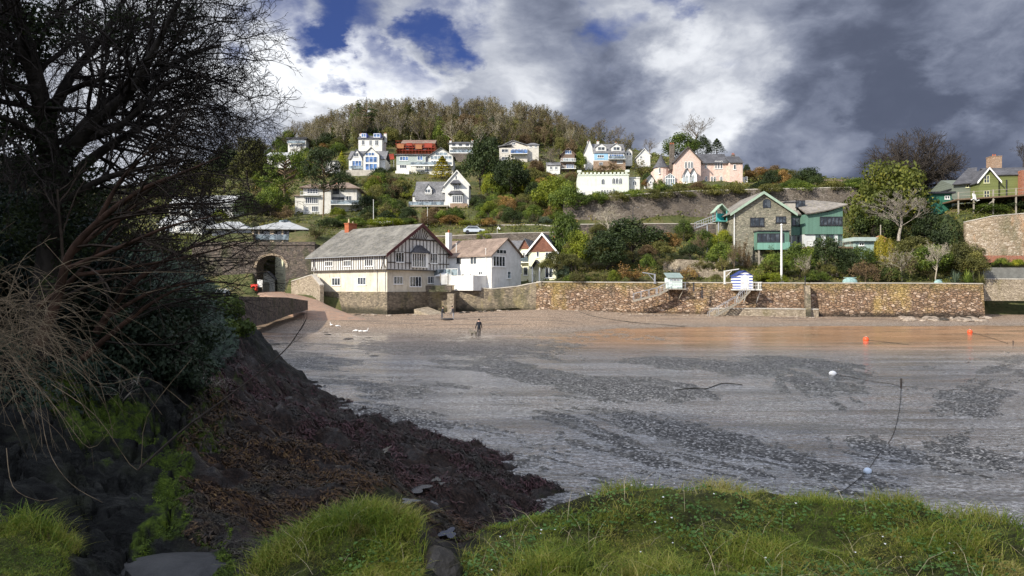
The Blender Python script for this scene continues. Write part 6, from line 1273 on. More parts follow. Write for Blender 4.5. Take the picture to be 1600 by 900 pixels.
PL = [
 # skyline and upper slope
 ('cedar', 573, 160, 216, 40, G_DARK, 'tall dark flat topped cedar rising above the skyline wood'),
 ('tree', 636, 164, 208, 36, G_OLIVE, 'round topped olive evergreen among the skyline wood, right of the cedar'),
 ('bare', 461, 186, 222, 34, None, 'lone bare tree above the flat roofed white house at the left skyline'),
 ('tree', 513, 208, 240, 46, G_DARK, 'wide dark evergreen right of the flat roofed white house'),
 ('bush', 447, 226, 244, 26, G_MID, 'low green bush between the flat roofed house and the low bungalow'),
 ('pine', 446, 236, 335, 76, G_MID, 'leaning pine with pale trunk and spreading green crown, left of the villa'),
 ('pine', 505, 232, 341, 62, G_DARK, 'tall dark pine standing in front of the cream villa'),
 ('conifer', 534, 236, 266, 20, G_YEL, 'small yellow green conifer left of the blue glazed house'),
 ('bush', 537, 268, 296, 40, G_DARK, 'dark rounded shrub just below the blue glazed house terrace, left side'),
 ('bush', 593, 262, 284, 36, G_DARK, 'dark rounded shrub at the right foot of the blue glazed house'),
 ('bush', 583, 276, 306, 28, G_YEL, 'bright yellow green shrub below the blue glazed house'),
 ('bush', 604, 275, 292, 22, G_GREY, 'grey green ball shrub right of the bright yellow green shrub'),
 ('bush', 628, 276, 292, 16, G_MID, 'small green ball shrub below the long glazed house'),
 ('conifer', 691, 243, 281, 38, G_GOLD, 'golden green conifer in front of the long glazed house'),
 ('tree', 752, 218, 300, 62, G_DARK, 'tall dark evergreen right of the white hipped house'),
 ('tree', 797, 246, 312, 62, G_DARK, 'broad dark evergreen directly below the modern balcony house'),
 ('bush', 766, 270, 312, 30, G_YEL, 'light green shrub between dark evergreen and white gabled house'),
 ('tree', 866, 276, 342, 74, G_YEL, 'large round yellow green tree left of the palm'),
 ('tree', 884, 284, 345, 54, G_MID, 'shaded green tree tucked behind the large yellow green tree'),
 ('palm', 921, 274, 309, 40, None, 'feathery palm in front of the castellated house'),
 ('bare', 862, 228, 272, 42, None, 'spreading bare tree in front of the small white cottage and brown chalet'),
 ('bush', 838, 250, 276, 26, G_BROWN, 'reddish brown bush left of the bare tree by the small white cottage'),
 ('tree', 905, 238, 268, 24, G_MID, 'green shrubby tree between the brown chalet and the blue and white house'),
 ('bare', 935, 186, 220, 34, None, 'bare tree behind the blue and white house, left one'),
 ('bare', 966, 196, 228, 34, None, 'bare tree behind the blue and white house, right one'),
 ('bare', 1016, 216, 244, 26, None, 'low bare tree behind the plain white sloping house'),
 ('scrub', 1005, 250, 282, 40, G_OLIVE, 'olive hedge bank below the plain white sloping house'),
 ('scrub', 950, 254, 272, 40, G_BROWN, 'brown scrub on the roofline just above the castellated house'),
 ('bare', 1084, 181, 232, 62, None, 'big bare tree behind the pink gothic house roof'),
 ('tree', 1064, 208, 256, 56, G_MID, 'broad green evergreen behind the pink house chimney'),
 ('conifer', 1120, 216, 240, 26, G_DARK, 'dark conifer showing above the pink house main roof'),
 ('tree', 1096, 212, 250, 32, G_DARK, 'dark evergreen tree behind the pink house gable'),
 ('bush', 1030, 280, 306, 24, G_MID, 'green shrub left of the pink house conservatory'), ('bush', 1062, 286, 300, 26, G_OLIVE, 'olive shrub at the foot of the pink house bay'),
 ('bush', 1040, 290, 308, 34, G_DARK, 'dark mound shrub on the retaining wall below the conservatory'), ('bush', 1090, 284, 303, 30, G_BROWN, 'brown shrub below the pink house main front'),
 ('bush', 1118, 288, 303, 26, G_MID, 'green shrub below the pink house main front'), ('bush', 1150, 287, 301, 34, G_OLIVE, 'olive mound shrub below the right wing of the pink house'),
 ('bush', 1190, 284, 299, 40, G_DARK, 'dark mound on the headland right of the pink house'), ('bush', 1186, 262, 284, 48, G_RUST, 'orange brown gorse on the headland right of the pink house'),
 ('bush', 1225, 264, 285, 50, G_OLIVE, 'olive headland shrub in the middle of the ridge right of the pink house'), ('bush', 1262, 262, 292, 48, G_DARK, 'dark green headland shrub at the right end of the ridge'),
 ('bush', 1210, 258, 276, 24, G_BROWN, 'brown tufted shrub on top of the headland ridge'), ('bush', 1167, 256, 272, 12, G_DARK, 'small dark bush beside the lean-to of the pink house'),
 ('bush', 1338, 278, 300, 40, G_MID, 'green bush on the skyline right of the distant cream house'), ('bush', 1240, 280, 297, 40, G_MID, 'green bush above the retaining wall, behind the stone gable'),
 # gardens by the villa and the gabled house
 ('bush', 528, 324, 340, 26, G_YEL, 'yellow green ball shrub in front of the villa balcony'), ('bush', 572, 306, 332, 44, G_DARK, 'dark clipped hedge mass right of the villa'),
 ('bush', 603, 304, 330, 36, G_MID, 'green clipped shrub next to the dark hedge mass'), ('bush', 573, 330, 342, 30, G_GREY, 'pale grey green shrub below the dark hedge mass'),
 ('bush', 418, 310, 336, 46, G_OLIVE, 'olive shrub at the left of the villa, below the leaning pine'), ('scrub', 441, 322, 346, 44, G_BROWN, 'brown scrub at the foot of the leaning pine'),
 ('bush', 744, 306, 324, 22, G_DARK, 'dark shrub against the right side of the white gabled house'), ('bush', 775, 308, 332, 32, G_MID, 'green garden shrub right of the white gabled house'), ('bush', 806, 312, 330, 34, G_DARK, 'dark garden shrub left of the large yellow green tree'),
 ('scrub', 640, 296, 316, 34, G_YEL, 'light scrub behind the left end of the gabled house wing'), ('scrub', 735, 338, 356, 44, G_YEL, 'yellow green ground shrub on the bank above the lane wall'), ('bush', 705, 336, 352, 40, G_RUST, 'rusty red shrub on the bank above the lane wall'),
 ('bush', 670, 338, 354, 30, G_BROWN, 'brown shrub on the bank above the lane wall'), ('bush', 640, 340, 354, 26, G_MID, 'green shrub on the bank above the lane wall'), ('bush', 604, 340, 356, 60, G_YEL, 'long yellow green hedge above the boathouse roof'), ('bush', 552, 340, 356, 50, G_MID, 'long green hedge left of the yellow green hedge'),
 ('bush', 516, 340, 358, 40, G_DARK, 'dark hedge end above the boathouse chimney'), ('bush', 763, 340, 356, 30, G_RUST, 'orange brown bracken bank right of the yellow green ground shrub'),
 ('bush', 757, 360, 378, 24, G_YEL, 'bright tree-like shrub behind the lower lane wall'), ('bush', 785, 362, 376, 26, G_MID, 'green shrub behind the lower lane wall'), ('bush', 885, 336, 358, 26, G_MID, 'green shrub at the left end of the big retaining wall'), ('bush', 852, 338, 352, 22, G_GREY, 'grey green shrub below the large yellow green tree'),
 # between cream house and striped hut
 ('bare', 951, 318, 372, 60, PALEB, 'bare grey multi stemmed tree in front of the retaining wall', 135),
 ('tree', 988, 346, 412, 92, G_DARK, 'very large dark evergreen dome above the sea wall garden', 124), ('tree', 946, 368, 428, 66, G_DARK, 'large dark evergreen dome, lower left of the largest dome', 119),
 ('tree', 886, 340, 432, 50, G_MID, 'tall green ivy clad tree right of the cream house', 124), ('tree', 902, 366, 428, 40, G_YEL, 'yellowish climbing shrub right of the tall ivy clad tree', 120), ('bush', 876, 412, 438, 24, G_GREY, 'grey green shrub close to the cream house corner', 115),
 ('bush', 1068, 343, 372, 30, G_MID, 'round clipped green tree above the garden paths', 130), ('bush', 1040, 366, 392, 40, G_RUST, 'rusty shrub right of the largest dark dome', 124), ('bush', 1098, 362, 398, 36, G_MID, 'green shrub left of the footbridge post', 124),
 ('bush', 1130, 362, 388, 28, G_YEL, 'light green palm like shrub under the footbridge', 122), ('bush', 1128, 382, 418, 40, G_MID, 'dense green shrub beside the stone pier', 117), ('bush', 1080, 384, 404, 34, G_DARK, 'dark low shrub above the curved terrace wall', 119),
 ('bush', 1012, 384, 402, 26, G_BROWN, 'brown clipped ball shrub at the right foot of the dark domes', 116), ('bush', 1012, 399, 424, 22, G_MID, 'bright green shrub above the path, left of the pale hut', 114), ('bush', 960, 424, 444, 20, G_YEL, 'bright green shrub on the wall garden left of the lamp standard', 110.5),
 ('scrub', 985, 416, 444, 44, G_RUST, 'rusty scrub in the wall garden left of the pale hut', 111.5), ('scrub', 935, 428, 443, 40, G_OLIVE, 'olive scrub along the wall garden', 111), ('bush', 900, 430, 443, 40, G_MID, 'green low planting at the left end of the wall garden', 111), ('scrub', 1030, 424, 443, 26, G_OLIVE, 'olive scrub behind the pale hut', 112),
 ('scrub', 1075, 418, 442, 30, G_RUST, 'ochre climber on the rocks between the two huts', 112), ('bush', 1108, 366, 384, 30, G_GOLD, 'golden shrub below the footbridge', 126), ('bare', 1092, 366, 404, 30, TWIGB, 'small brown bare tree in the middle garden', 121), ('bare', 1146, 376, 428, 26, TWIGB, 'thin bare tree against the stone house', 114),
 ('scrub', 1160, 378, 424, 24, G_BROWN, 'brown leafless climber on the stone pier', 117.5),
 # right hand garden
 ('dome', 1424, 208, 330, 138, TWIGD, 'very large dark winter tree crown against the storm cloud', 152), ('tree', 1388, 264, 384, 104, G_HOLM, 'large yellow green tree right of the stone and green house', 132), ('tree', 1368, 320, 396, 60, G_DARK, 'dark shaded tree behind the summerhouse', 131),
 ('bare', 1404, 296, 372, 96, TWIGG, 'pale trunked bare tree in front of the large yellow green tree', 121), ('column', 1478, 336, 394, 46, G_DARK, 'dark clipped yew column below the deck', 120), ('tree', 1452, 340, 398, 50, G_DARK, 'dark yew left of the clipped yew column', 121),
 ('column', 1377, 368, 408, 22, G_GOLD, 'golden columnar conifer, left one of the pair', 115), ('column', 1390, 372, 412, 18, G_GOLD, 'golden columnar conifer, right one of the pair', 114.5), ('bush', 1288, 374, 424, 50, G_DARK, 'dark round shrub under the long deck', 113), ('bush', 1248, 384, 432, 44, G_MID, 'green round shrub right of the white pole', 112),
 ('bush', 1210, 398, 432, 40, G_MID, 'green shrub under the stone house bay', 112.5), ('scrub', 1190, 424, 444, 40, G_YEL, 'bright yellow green low planting right of the striped hut', 110), ('bush', 1206, 428, 446, 40, G_YEL, 'yellow green shrub at the foot of the white pole', 109), ('bare', 1258, 398, 442, 34, PALEB, 'small pale forked bare tree on the wall, right of the white pole', 110),
 ('bush', 1275, 424, 443, 34, G_MID, 'green shrub next to the pale forked tree', 109), ('scrub', 1352, 410, 442, 40, G_BROWN, 'brown bush behind the sea wall, right of the turquoise cover', 109), ('bush', 1345, 388, 420, 40, G_MID, 'green shrub below the teal summerhouse', 113), ('scrub', 1408, 386, 442, 60, G_OLIVE, 'wide olive spreading bush in the right hand garden', 110),
 ('bare', 1408, 392, 442, 60, PALEB, 'pale multi branched small tree rising from the olive spreading bush', 109.5), ('bare', 1462, 378, 438, 52, PALEB, 'bent pale trunked tree left of the spiky plants', 109), ('tree', 1456, 388, 436, 60, G_MID, 'green bush behind the bent pale trunked tree', 112), ('bush', 1500, 382, 432, 44, G_OLIVE, 'olive bush under the clipped yew column', 113),
 ('bush', 1430, 372, 404, 44, G_OLIVE, 'olive shrub between golden conifers and yew', 117), ('bush', 1326, 392, 436, 30, G_DARK, 'dark shrub in shade right of the long deck', 112), ('bush', 1522, 396, 434, 36, G_OLIVE, 'olive shrub under the tall patched wall', 111), ('bush', 1388, 420, 442, 34, G_DARK, 'dark low shrub under the pale multi branched tree', 109),
 ('spiky', 1492, 420, 446, 36, G_GREY, 'spiky green plant at the wall end, left one', 106.5), ('spiky', 1512, 418, 446, 36, G_MID, 'spiky green plant at the wall end, middle one', 106), ('spiky', 1532, 422, 448, 32, G_OLIVE, 'spiky green plant at the wall end, right one', 105.5),
 ('bush', 1565, 404, 418, 20, G_MID, 'green bush above the grey harbour wall', 113.5), ('bush', 1590, 406, 418, 22, G_YEL, 'yellow green bush at the right edge above the grey harbour wall', 113.5), ('bush', 1424, 336, 356, 34, G_MID, 'green bush hanging under the left end of the deck', 132), ('bush', 1540, 318, 336, 60, G_MID, 'green hedge filling the space under the deck', 129), ('bush', 1585, 314, 330, 50, G_DARK, 'dark hedge at the right end under the deck', 129),
 ('bare', 1598, 218, 262, 34, TWIGD, 'dark tree cut by the right edge behind the chimney', 160),
 # left above the arch
 ('tree', 392, 214, 300, 60, G_OLIVE, 'olive tree on the left skyline above the zinc roofed house'), ('tree', 352, 222, 300, 52, G_DARK, 'dark evergreen on the left skyline'), ('bare', 380, 205, 262, 70, TWIG, 'bare tree on the left skyline behind the olive tree'), ('bush', 425, 292, 340, 50, G_MID, 'green tree mass behind the zinc roofed house'),
 ('bush', 385, 300, 345, 44, G_DARK, 'dark tree mass left behind the zinc roofed house'), ('bush', 343, 326, 346, 26, G_YEL, 'yellow shrub among the white villas'), ('scrub', 492, 350, 378, 34, G_OLIVE, 'olive scrub between the zinc roofed house and the boathouse roof', 131), ('tree', 310, 250, 320, 70, G_OLIVE, 'olive tree above the half hidden white villas'), ('tree', 255, 262, 330, 60, G_DARK, 'dark tree above the leftmost white villa'),
]
for e in PL:
    kind, px, top, bot, wpx, m, label = e[:7]
    if bot > 380 and kind in ('bush', 'scrub', 'tree'): wpx *= 1.18; top -= (bot-top)*.10
    Y = e[7] if len(e) > 7 else None
    if kind in ('bare',): plant(kind, px, top, bot, wpx*1.0, None, label, Y, wood=m)
    else: plant(kind, px, top, bot, wpx, m, label, Y)
for (x, t_, w_, Y) in [(905, 312, 40, 150.5), (935, 309, 40, 150.5), (1100, 300, 50, 149.5), (990, 306, 40, 150), (1060, 303, 50, 149.5), (1300, 293, 44, 148.5), (1250, 294, 50, 148.5), (1020, 306, 46, 149.6), (960, 309, 44, 149.8), (1140, 299, 52, 148.9), (1335, 293, 40, 147.5), (1200, 297, 50, 148.3), (925, 314, 40, 149.8)]:
    plant('bush', x, t_-10, t_+11, w_, G_MID if x % 20 else G_OLIVE, 'straggly green planting along the top of the big retaining wall', Y, 'planting along the retaining wall top')

# skyline wood: individual leafless trees
hr = random.Random(5)
def hill_tree(px, Y, h_px, kind='wood', w=None, label='leafless woodland tree in the skyline wood on the hilltop', group='leafless trees of the hilltop wood', wood=None, m=None):
    py = 450-(ground_z(px, Y)-CZ)/Y*F
    plant(kind, px, py-h_px, py+2, w or h_px*(hr.uniform(.5, .8) if kind == 'wood' else .8), m, label, Y, group, wood=wood)
for i in range(215):
    px = hr.uniform(468, 905); Y = hr.uniform(262, 356)
    sky = np.interp(px, [465, 500, 560, 700, 780, 850, 905], [0.75, 0.85, 1, 1, 1, .9, .7])
    hill_tree(px, Y, hr.uniform(40, 46)*sky*290/Y, wood=hr.choice([TWIG, TWIG, TWIGB, PALEB, TWIGG]))  # pale and grey barks put sunlit limbs into the colour of some trees
for i in range(46):
    px = hr.uniform(560, 905); Y = hr.uniform(256, 300); hill_tree(px, Y, hr.uniform(24, 38), hr.choice(['bush', 'scrub', 'tree']), hr.uniform(22, 36), 'brown green undergrowth tree at the lower edge of the hilltop wood', 'undergrowth trees of the hilltop wood', m=hr.choice([G_OLIVE, G_OLIVE, G_BROWN, G_DARK, G_MID]))
for i in range(26):
    px = hr.uniform(325, 478); Y = hr.uniform(250, 345); hill_tree(px, Y, hr.uniform(24, 34), hr.choice(['wood', 'wood', 'tree']), 24, 'leafless or ivy clad tree on the low left skyline', 'trees along the low left skyline')
for i in range(24):
    px = hr.uniform(895, 1010); Y = hr.uniform(262, 340); hill_tree(px, Y, hr.uniform(22, 34), 'wood', 20, 'thin leafless tree on the falling skyline behind the blue and white house', 'leafless trees right of the hilltop wood')

# fill shrubs: each takes its label from the building it stands by
LM = [('flat roofed white house', 463, 225), ('low glazed bungalow', 436, 246), ('blue glazed house', 572, 252), ('long glazed house', 660, 256), ('white hipped house', 720, 235), ('modern balcony house', 812, 238), ('brown chalet', 888, 250), ('blue and white house', 950, 240),
      ('cream villa', 512, 312), ('white gabled house', 692, 300), ('castellated house', 940, 288), ('pink gothic house', 1095, 262), ('zinc roofed house', 435, 360), ('stone and green house', 1220, 350), ('cream gabled house', 840, 400), ('red scaffolding', 650, 230)]
MD = [(G_MID, 'mid green'), (G_DARK, 'dark green'), (G_OLIVE, 'olive'), (G_BROWN, 'brown'), (G_YEL, 'yellow green'), (G_RUST, 'rusty')]
HOUSES = [(541, 229, 603, 272), (560, 208, 598, 230), (618, 215, 710, 272), (700, 217, 740, 250), (778, 218, 844, 250), (853, 232, 899, 270), (914, 216, 989, 262), (456, 281, 566, 334), (640, 266, 742, 326), (902, 268, 1002, 308), (1020, 228, 1170, 292), (446, 213, 480, 232), (414, 234, 456, 254), (995, 232, 1018, 250), (388, 338, 486, 378), (1100, 298, 1345, 400), (500, 248, 524, 261), (262, 304, 366, 345)]
cnt = 0; tries = 0
while cnt < 240 and tries < 4000:
    tries += 1; px = hr.uniform(395, 1330); bot = hr.uniform(224, 352)
    sk = np.interp(px, [395, 480, 560, 870, 960, 1080, 1330], [262, 240, 232, 240, 262, 282, 292]); 
    if bot < sk: continue
    w_ = hr.uniform(15, 36); hh = w_*hr.uniform(.6, 1.0); 
    if any(x0-w_*.35 < px < x1+w_*.35 and (y0 < bot-hh*0.5 < y1+1 or (bot-hh < y1-3 and bot > y1-1 ) or y0 < bot < y1+1) for x0, y0, x1, y1 in HOUSES): continue
    if px > 880 and 296 < bot < 352: continue
    Y = ground_Y(px, bot)
    if Y < 146: continue
    lm = min(LM, key=lambda l: (l[1]-px)**2+2.0*(l[2]-bot)**2); rel = ('right of' if px > lm[1]+28 else 'left of' if px < lm[1]-28 else ('below' if bot > lm[2] else 'above'))
    if rel in ('right of', 'left of'): rel = ('uphill ' if bot < lm[2]-8 else 'downhill ' if bot > lm[2]+12 else 'level with and ')+rel
    m, d = hr.choice(MD+[MD[0], MD[1], MD[2]]); kind = hr.choice(['bush', 'bush', 'tree', 'scrub'])
    plant(kind, px, bot-hh, bot, w_, m, f'{d} garden {"bush" if kind != "tree" else "tree"} {rel} the {lm[0]}', Y, f'garden greenery {rel} the {lm[0]}'); cnt += 1
for i in range(95):
    px = hr.uniform(850, 1530); bot = hr.uniform(366, 441); w_ = hr.uniform(16, 38)
    if bot < 400 and (1100 < px < 1340 or px < 900): continue; m, d = hr.choice(MD)
    if 1040 < px < 1068 or 1145 < px < 1185 or 1310 < px < 1335: continue
    plant(hr.choice(['bush', 'scrub']), px, bot-w_*.7, bot, w_, m, f'{d} low shrub in the {"left" if px < 1040 else "middle" if px < 1200 else "right hand"} sea wall garden', (ground_Y(px, bot) if bot < 400 else np.interp(bot, [400, 441], [120, 109])), f'low shrubs of the sea wall gardens, {d}')

# undergrowth carpet over the slope (uncountable)
def undergrowth():
    r = np.random.default_rng(3); n = 26000
    px = r.uniform(-350, 2050, n); j = r.uniform(0, 1, n); cols = np.stack([np.interp(px, hk, hp[:, q]) for q in range(len(HY))], 1)
    lo = cols[:, -1]; hi = np.where(px > 1540, 412, 441); py = lo+(hi-lo)*j; Y = np.array([HY[np.argmax(c <= y)] for c, y in zip(cols, py)])
    X = (px-800)/F*Y; Z = CZ-(py-450)/F*Y; ok = (Y > np.interp(px, [840, 870, 1540], [120, 111, 107])) & ~((px > 388) & (px < 800) & (Y < 134)) & ~((px > 300) & (px < 500) & (Y < 150))
    X, Y, Z = X[ok], Y[ok], Z[ok]; s = np.clip(Y/150, .8, 2.2); m = len(X)
    per = 13; c = np.repeat(np.stack([X, Y, Z], 1), per, 0); ss_ = np.repeat(s, per)
    d = unit(m*per, r); d[:, 2] = np.abs(d[:, 2]); c = c+d*ss_[:, None]*np.array([.85, .85, .75])*r.random((m*per, 1))**.5
    nr = d+unit(m*per, r)*.7; nr /= np.linalg.norm(nr, axis=1)[:, None]; v, f = quads(c, nr, ss_*r.uniform(.22, .5, m*per), r, .7)
    mt = leafy('mixed_undergrowth', (0.022, 0.032, 0.008), (0.12, 0.135, 0.025), (0.26, 0.19, 0.06), .2, .13)
    tag(link_mesh('undergrowth', v, f, mt), 'tangled undergrowth covering the hillside between the houses', 'undergrowth', kind='stuff')
undergrowth()
# ---------------------------------------------------------------- near bank: rock, seaweed, turf
NP = [ # photo column, photo row, distance
 (1600,832,4.9),(1400,803,5.3),(1250,785,5.6),(1100,775,5.8),(1000,770,5.9),(940,780,5.8),(880,797,5.6),(800,818,5.3),(745,850,4.9),(1900,870,4.5),
 (1900,960,3.9),(1600,905,4.15),(1200,900,4.1),(900,900,4.1),(1000,840,4.8),(1300,845,4.75),
 (600,800,4.7),(560,805,4.7),(500,840,4.6),(430,880,4.4),(650,815,4.6),(600,900,4.0),(690,862,4.7),(690,900,4.4),(380,905,4.2),
 (452,612,27),(388,577,25),(380,545,25),(600,662,22),(700,742,15.5),(560,722,12),(640,782,11),(700,800,9.5),(500,655,17),(450,750,8.5),(540,800,7.3),(330,620,13),(430,650,15),
 (420,850,6),(350,760,6.5),(300,840,5),(250,720,7.5),(150,700,7),(150,850,4.5),(50,830,4.2),(0,760,5),(200,620,9),(250,560,12),(370,500,30),(350,470,35),(200,470,15),(0,560,8),(-200,500,8),
 (250,458,45),(150,400,30),(0,350,20),(-300,300,20),(300,458,60),(100,420,60),(-300,380,60),(340,570,18), (-300,800,4.3),(780,780,14.5),(800,760,16), (740,760,14.5),(640,700,17), (330,900,4.3),(230,900,4.3)]
NZ = [ # column, distance, height
 (1600,6.4,1.2),(1250,7.2,1.2),(1000,7.6,1.1),(880,7.3,1.1),(780,7.4,1.2),(1600,8.5,-.3),(1250,9.5,-.3),(1000,10,-.3),(880,10.5,0),(760,10.5,0.5),(1900,8,-.3),(1900,6,1.0),
 (600,6.6,2.1),(500,6.6,2.2),(690,6.5,1.6),(440,42,-.3),(500,33,-.3),(600,29,-.3),(700,26,-.35),(780,21.5,-.3),(860,17.6,-.2),(910,14.5,-.3),(1000,14,-.8),(1200,14,-.8),(1600,14,-.8),(1000,25,-1),(1600,25,-1),(700,40,-1),(900,60,-1.2),(500,60,-1.2),(600,45,-1),(420,60,-1.2),(395,60,-1),(1900,50,-1.2),
 (-300,2.5,3.6),(400,2.5,3.2),(800,2.5,3.12),(1200,2.5,3.1),(1900,2.5,3.1),(800,1.2,3.15),(-300,1.2,3.4),(1900,1.2,3.1),(600,1.2,3.2)]
pts = np.array([((px-800)/F, math.log(Y), CZ-(py-450)/F*Y) for px, py, Y in NP]+[((px-800)/F, math.log(Y), z) for px, Y, z in NZ])
def tps(a, b):
    d = np.sqrt(((a[:, None, :]-b[None])**2).sum(-1)); return np.where(d > 0, d*d*np.log(d+1e-12), 0)
A_ = pts[:, :2].copy(); n_ = len(A_); K_ = tps(A_, A_)+np.eye(n_)*1e-3; Pm = np.c_[np.ones(n_), A_]; sysm = np.block([[K_, Pm], [Pm.T, np.zeros((3, 3))]])
co = np.linalg.solve(sysm, np.r_[pts[:, 2], 0, 0, 0])
def base_near(X, Y):
    X = np.asarray(X, float); Y = np.asarray(Y, float); q = np.stack([X.ravel()/Y.ravel(), np.log(Y.ravel())], 1); out = np.empty(len(q))
    for s_ in range(0, len(q), 20000):
        e = q[s_:s_+20000]; out[s_:s_+20000] = tps(e, A_) @ co[:n_]+co[n_]+e @ co[n_+1:]
    return out.reshape(X.shape)
def poly_mask(px, py, poly, soft=18):
    inside = np.zeros(px.shape, bool); d = np.full(px.shape, 1e9); n = len(poly)
    for i in range(n):
        x0, y0 = poly[i]; x1, y1 = poly[(i+1) % n]
        c = ((y0 > py) != (y1 > py)) & (px < (x1-x0)*(py-y0)/((y1-y0) if y1 != y0 else 1e-9)+x0); inside ^= c
        t_ = np.clip(((px-x0)*(x1-x0)+(py-y0)*(y1-y0))/((x1-x0)**2+(y1-y0)**2), 0, 1); d = np.minimum(d, np.hypot(px-x0-t_*(x1-x0), py-y0-t_*(y1-y0)))
    return np.clip(0.5+np.where(inside, d, -d)/soft*0.5, 0, 1)
TURF_R = [(715, 900), (735, 850), (800, 812), (880, 790), (940, 770), (1000, 758), (1300, 770), (1700, 835), (2100, 880), (2100, 1500), (700, 1500)]
TURF_L = [(370, 900), (430, 850), (500, 810), (560, 780), (620, 775), (655, 800), (668, 850), (660, 900), (650, 1500), (-600, 1500), (-600, 1000), (300, 1000)]
TURF_C = [(-500, 800), (0, 830), (60, 815), (130, 825), (110, 870), (90, 920), (-500, 1000)]
MOSS = [[(100, 640), (180, 625), (250, 650), (240, 690), (180, 700), (110, 690)], [(280, 660), (330, 640), (345, 690), (300, 710)], [(262, 700), (290, 720), (300, 770), (285, 810), (240, 850), (200, 870), (205, 840), (240, 790), (255, 740)], [(330, 840), (365, 825), (372, 860), (350, 910), (310, 920), (330, 870)], [(262, 695), (280, 690), (285, 700), (265, 705)], [(320, 610), (370, 600), (372, 630), (330, 640)], [(60, 590), (150, 590), (160, 630), (70, 640)]]
WEEDP = [(380, 540), (410, 575), (470, 600), (600, 650), (690, 625), (705, 650), (780, 700), (880, 775), (860, 790), (740, 850), (690, 850), (560, 790), (430, 860), (380, 880), (300, 820), (290, 700), (310, 640), (340, 600)]
def near_parts(X, Y):
    z0 = base_near(X, Y); px = 800+F*X/Y; py = 450+F*(CZ-z0)/Y
    wx = (fbm(X*3, Y*3, 51)-.5)*40; wy = (fbm(X*3, Y*3, 52)-.5)*40
    turf = np.maximum.reduce([poly_mask(px+wx, py+wy, p, 14) for p in (TURF_R, TURF_L, TURF_C)])
    mx_ = (fbm(X*7, Y*7, 55)-.5)*70; moss = np.maximum.reduce([poly_mask(px+wx*1.6+mx_, py+wy*1.6+mx_, p, 30) for p in MOSS]); weed = poly_mask(px+wx, py+wy, WEEDP, 30)*(1-turf)
    s_ = np.clip(Y/8, .6, 2.2); rockm = 1-turf
    strata = fbm(X*0.9+Y*0.5, (Y*1.6-X*0.9), 41, 5, .55)-.5; lump = fbm(X*1.1, Y*0.9, 42, 5, .55)-.5
    crag = np.abs(fbm(X*1.8+3, Y*1.5, 43, 4)-.5)
    lay_ = (0.55*X+0.9*Y)*2.6+2.2*fbm(X*.8, Y*.8, 46, 4); saw = (lay_-np.floor(lay_)); saw = np.where(saw < .85, saw/.85, (1-saw)/.15); zone = .35+.65*ss(-px, -420, -300)
    lay2 = (0.9*X-0.7*Y)*3.7+1.5*fbm(X*1.4, Y*1.4, 48, 3); saw2 = np.abs(lay2-np.floor(lay2)-.5)*2
    z = z0+rockm*zone*(.13*(saw-.5)+.07*(saw2-.5)*(fbm(X*.9, Y*.9, 50)))*np.clip(Y/6, .7, 2)+rockm*(strata*.26*s_+lump*.45*s_+.05*s_*(fbm(X*7, Y*7, 47, 4, .6)-.5)+.09*s_*(fbm(X*3.1-Y*2, Y*4+X*3, 48, 4, .6)-.5)*(.4+.6*ss(z0, .1, 1.5))-crag*(.30+.35*ss(-px, -380, -250)*(Y < 12))*s_*ss(z0, .2, 1.5)-.16*ss(-px, -400, -250)*ss(-Y, -14, -9)*ss(np.abs(fbm(X*2.3+Y, Y*2.9-X*1.2, 49, 3)-.5), -.06+.1, .0))+turf*((fbm(X*1.6, Y*1.6, 44)-.5)*.22+(fbm(X*6, Y*6, 45, 3)-.5)*.10)
    return z, turf, moss, weed, px, py
nU = np.arange(-420, 2021, 4.0); nY = np.geomspace(1.3, 60, 430); a_, b_ = np.meshgrid(nU, nY); nX = (a_-800)/F*b_
NZ_, TURF, MOSSM, WEEDM, _, _ = near_parts(nX, b_)
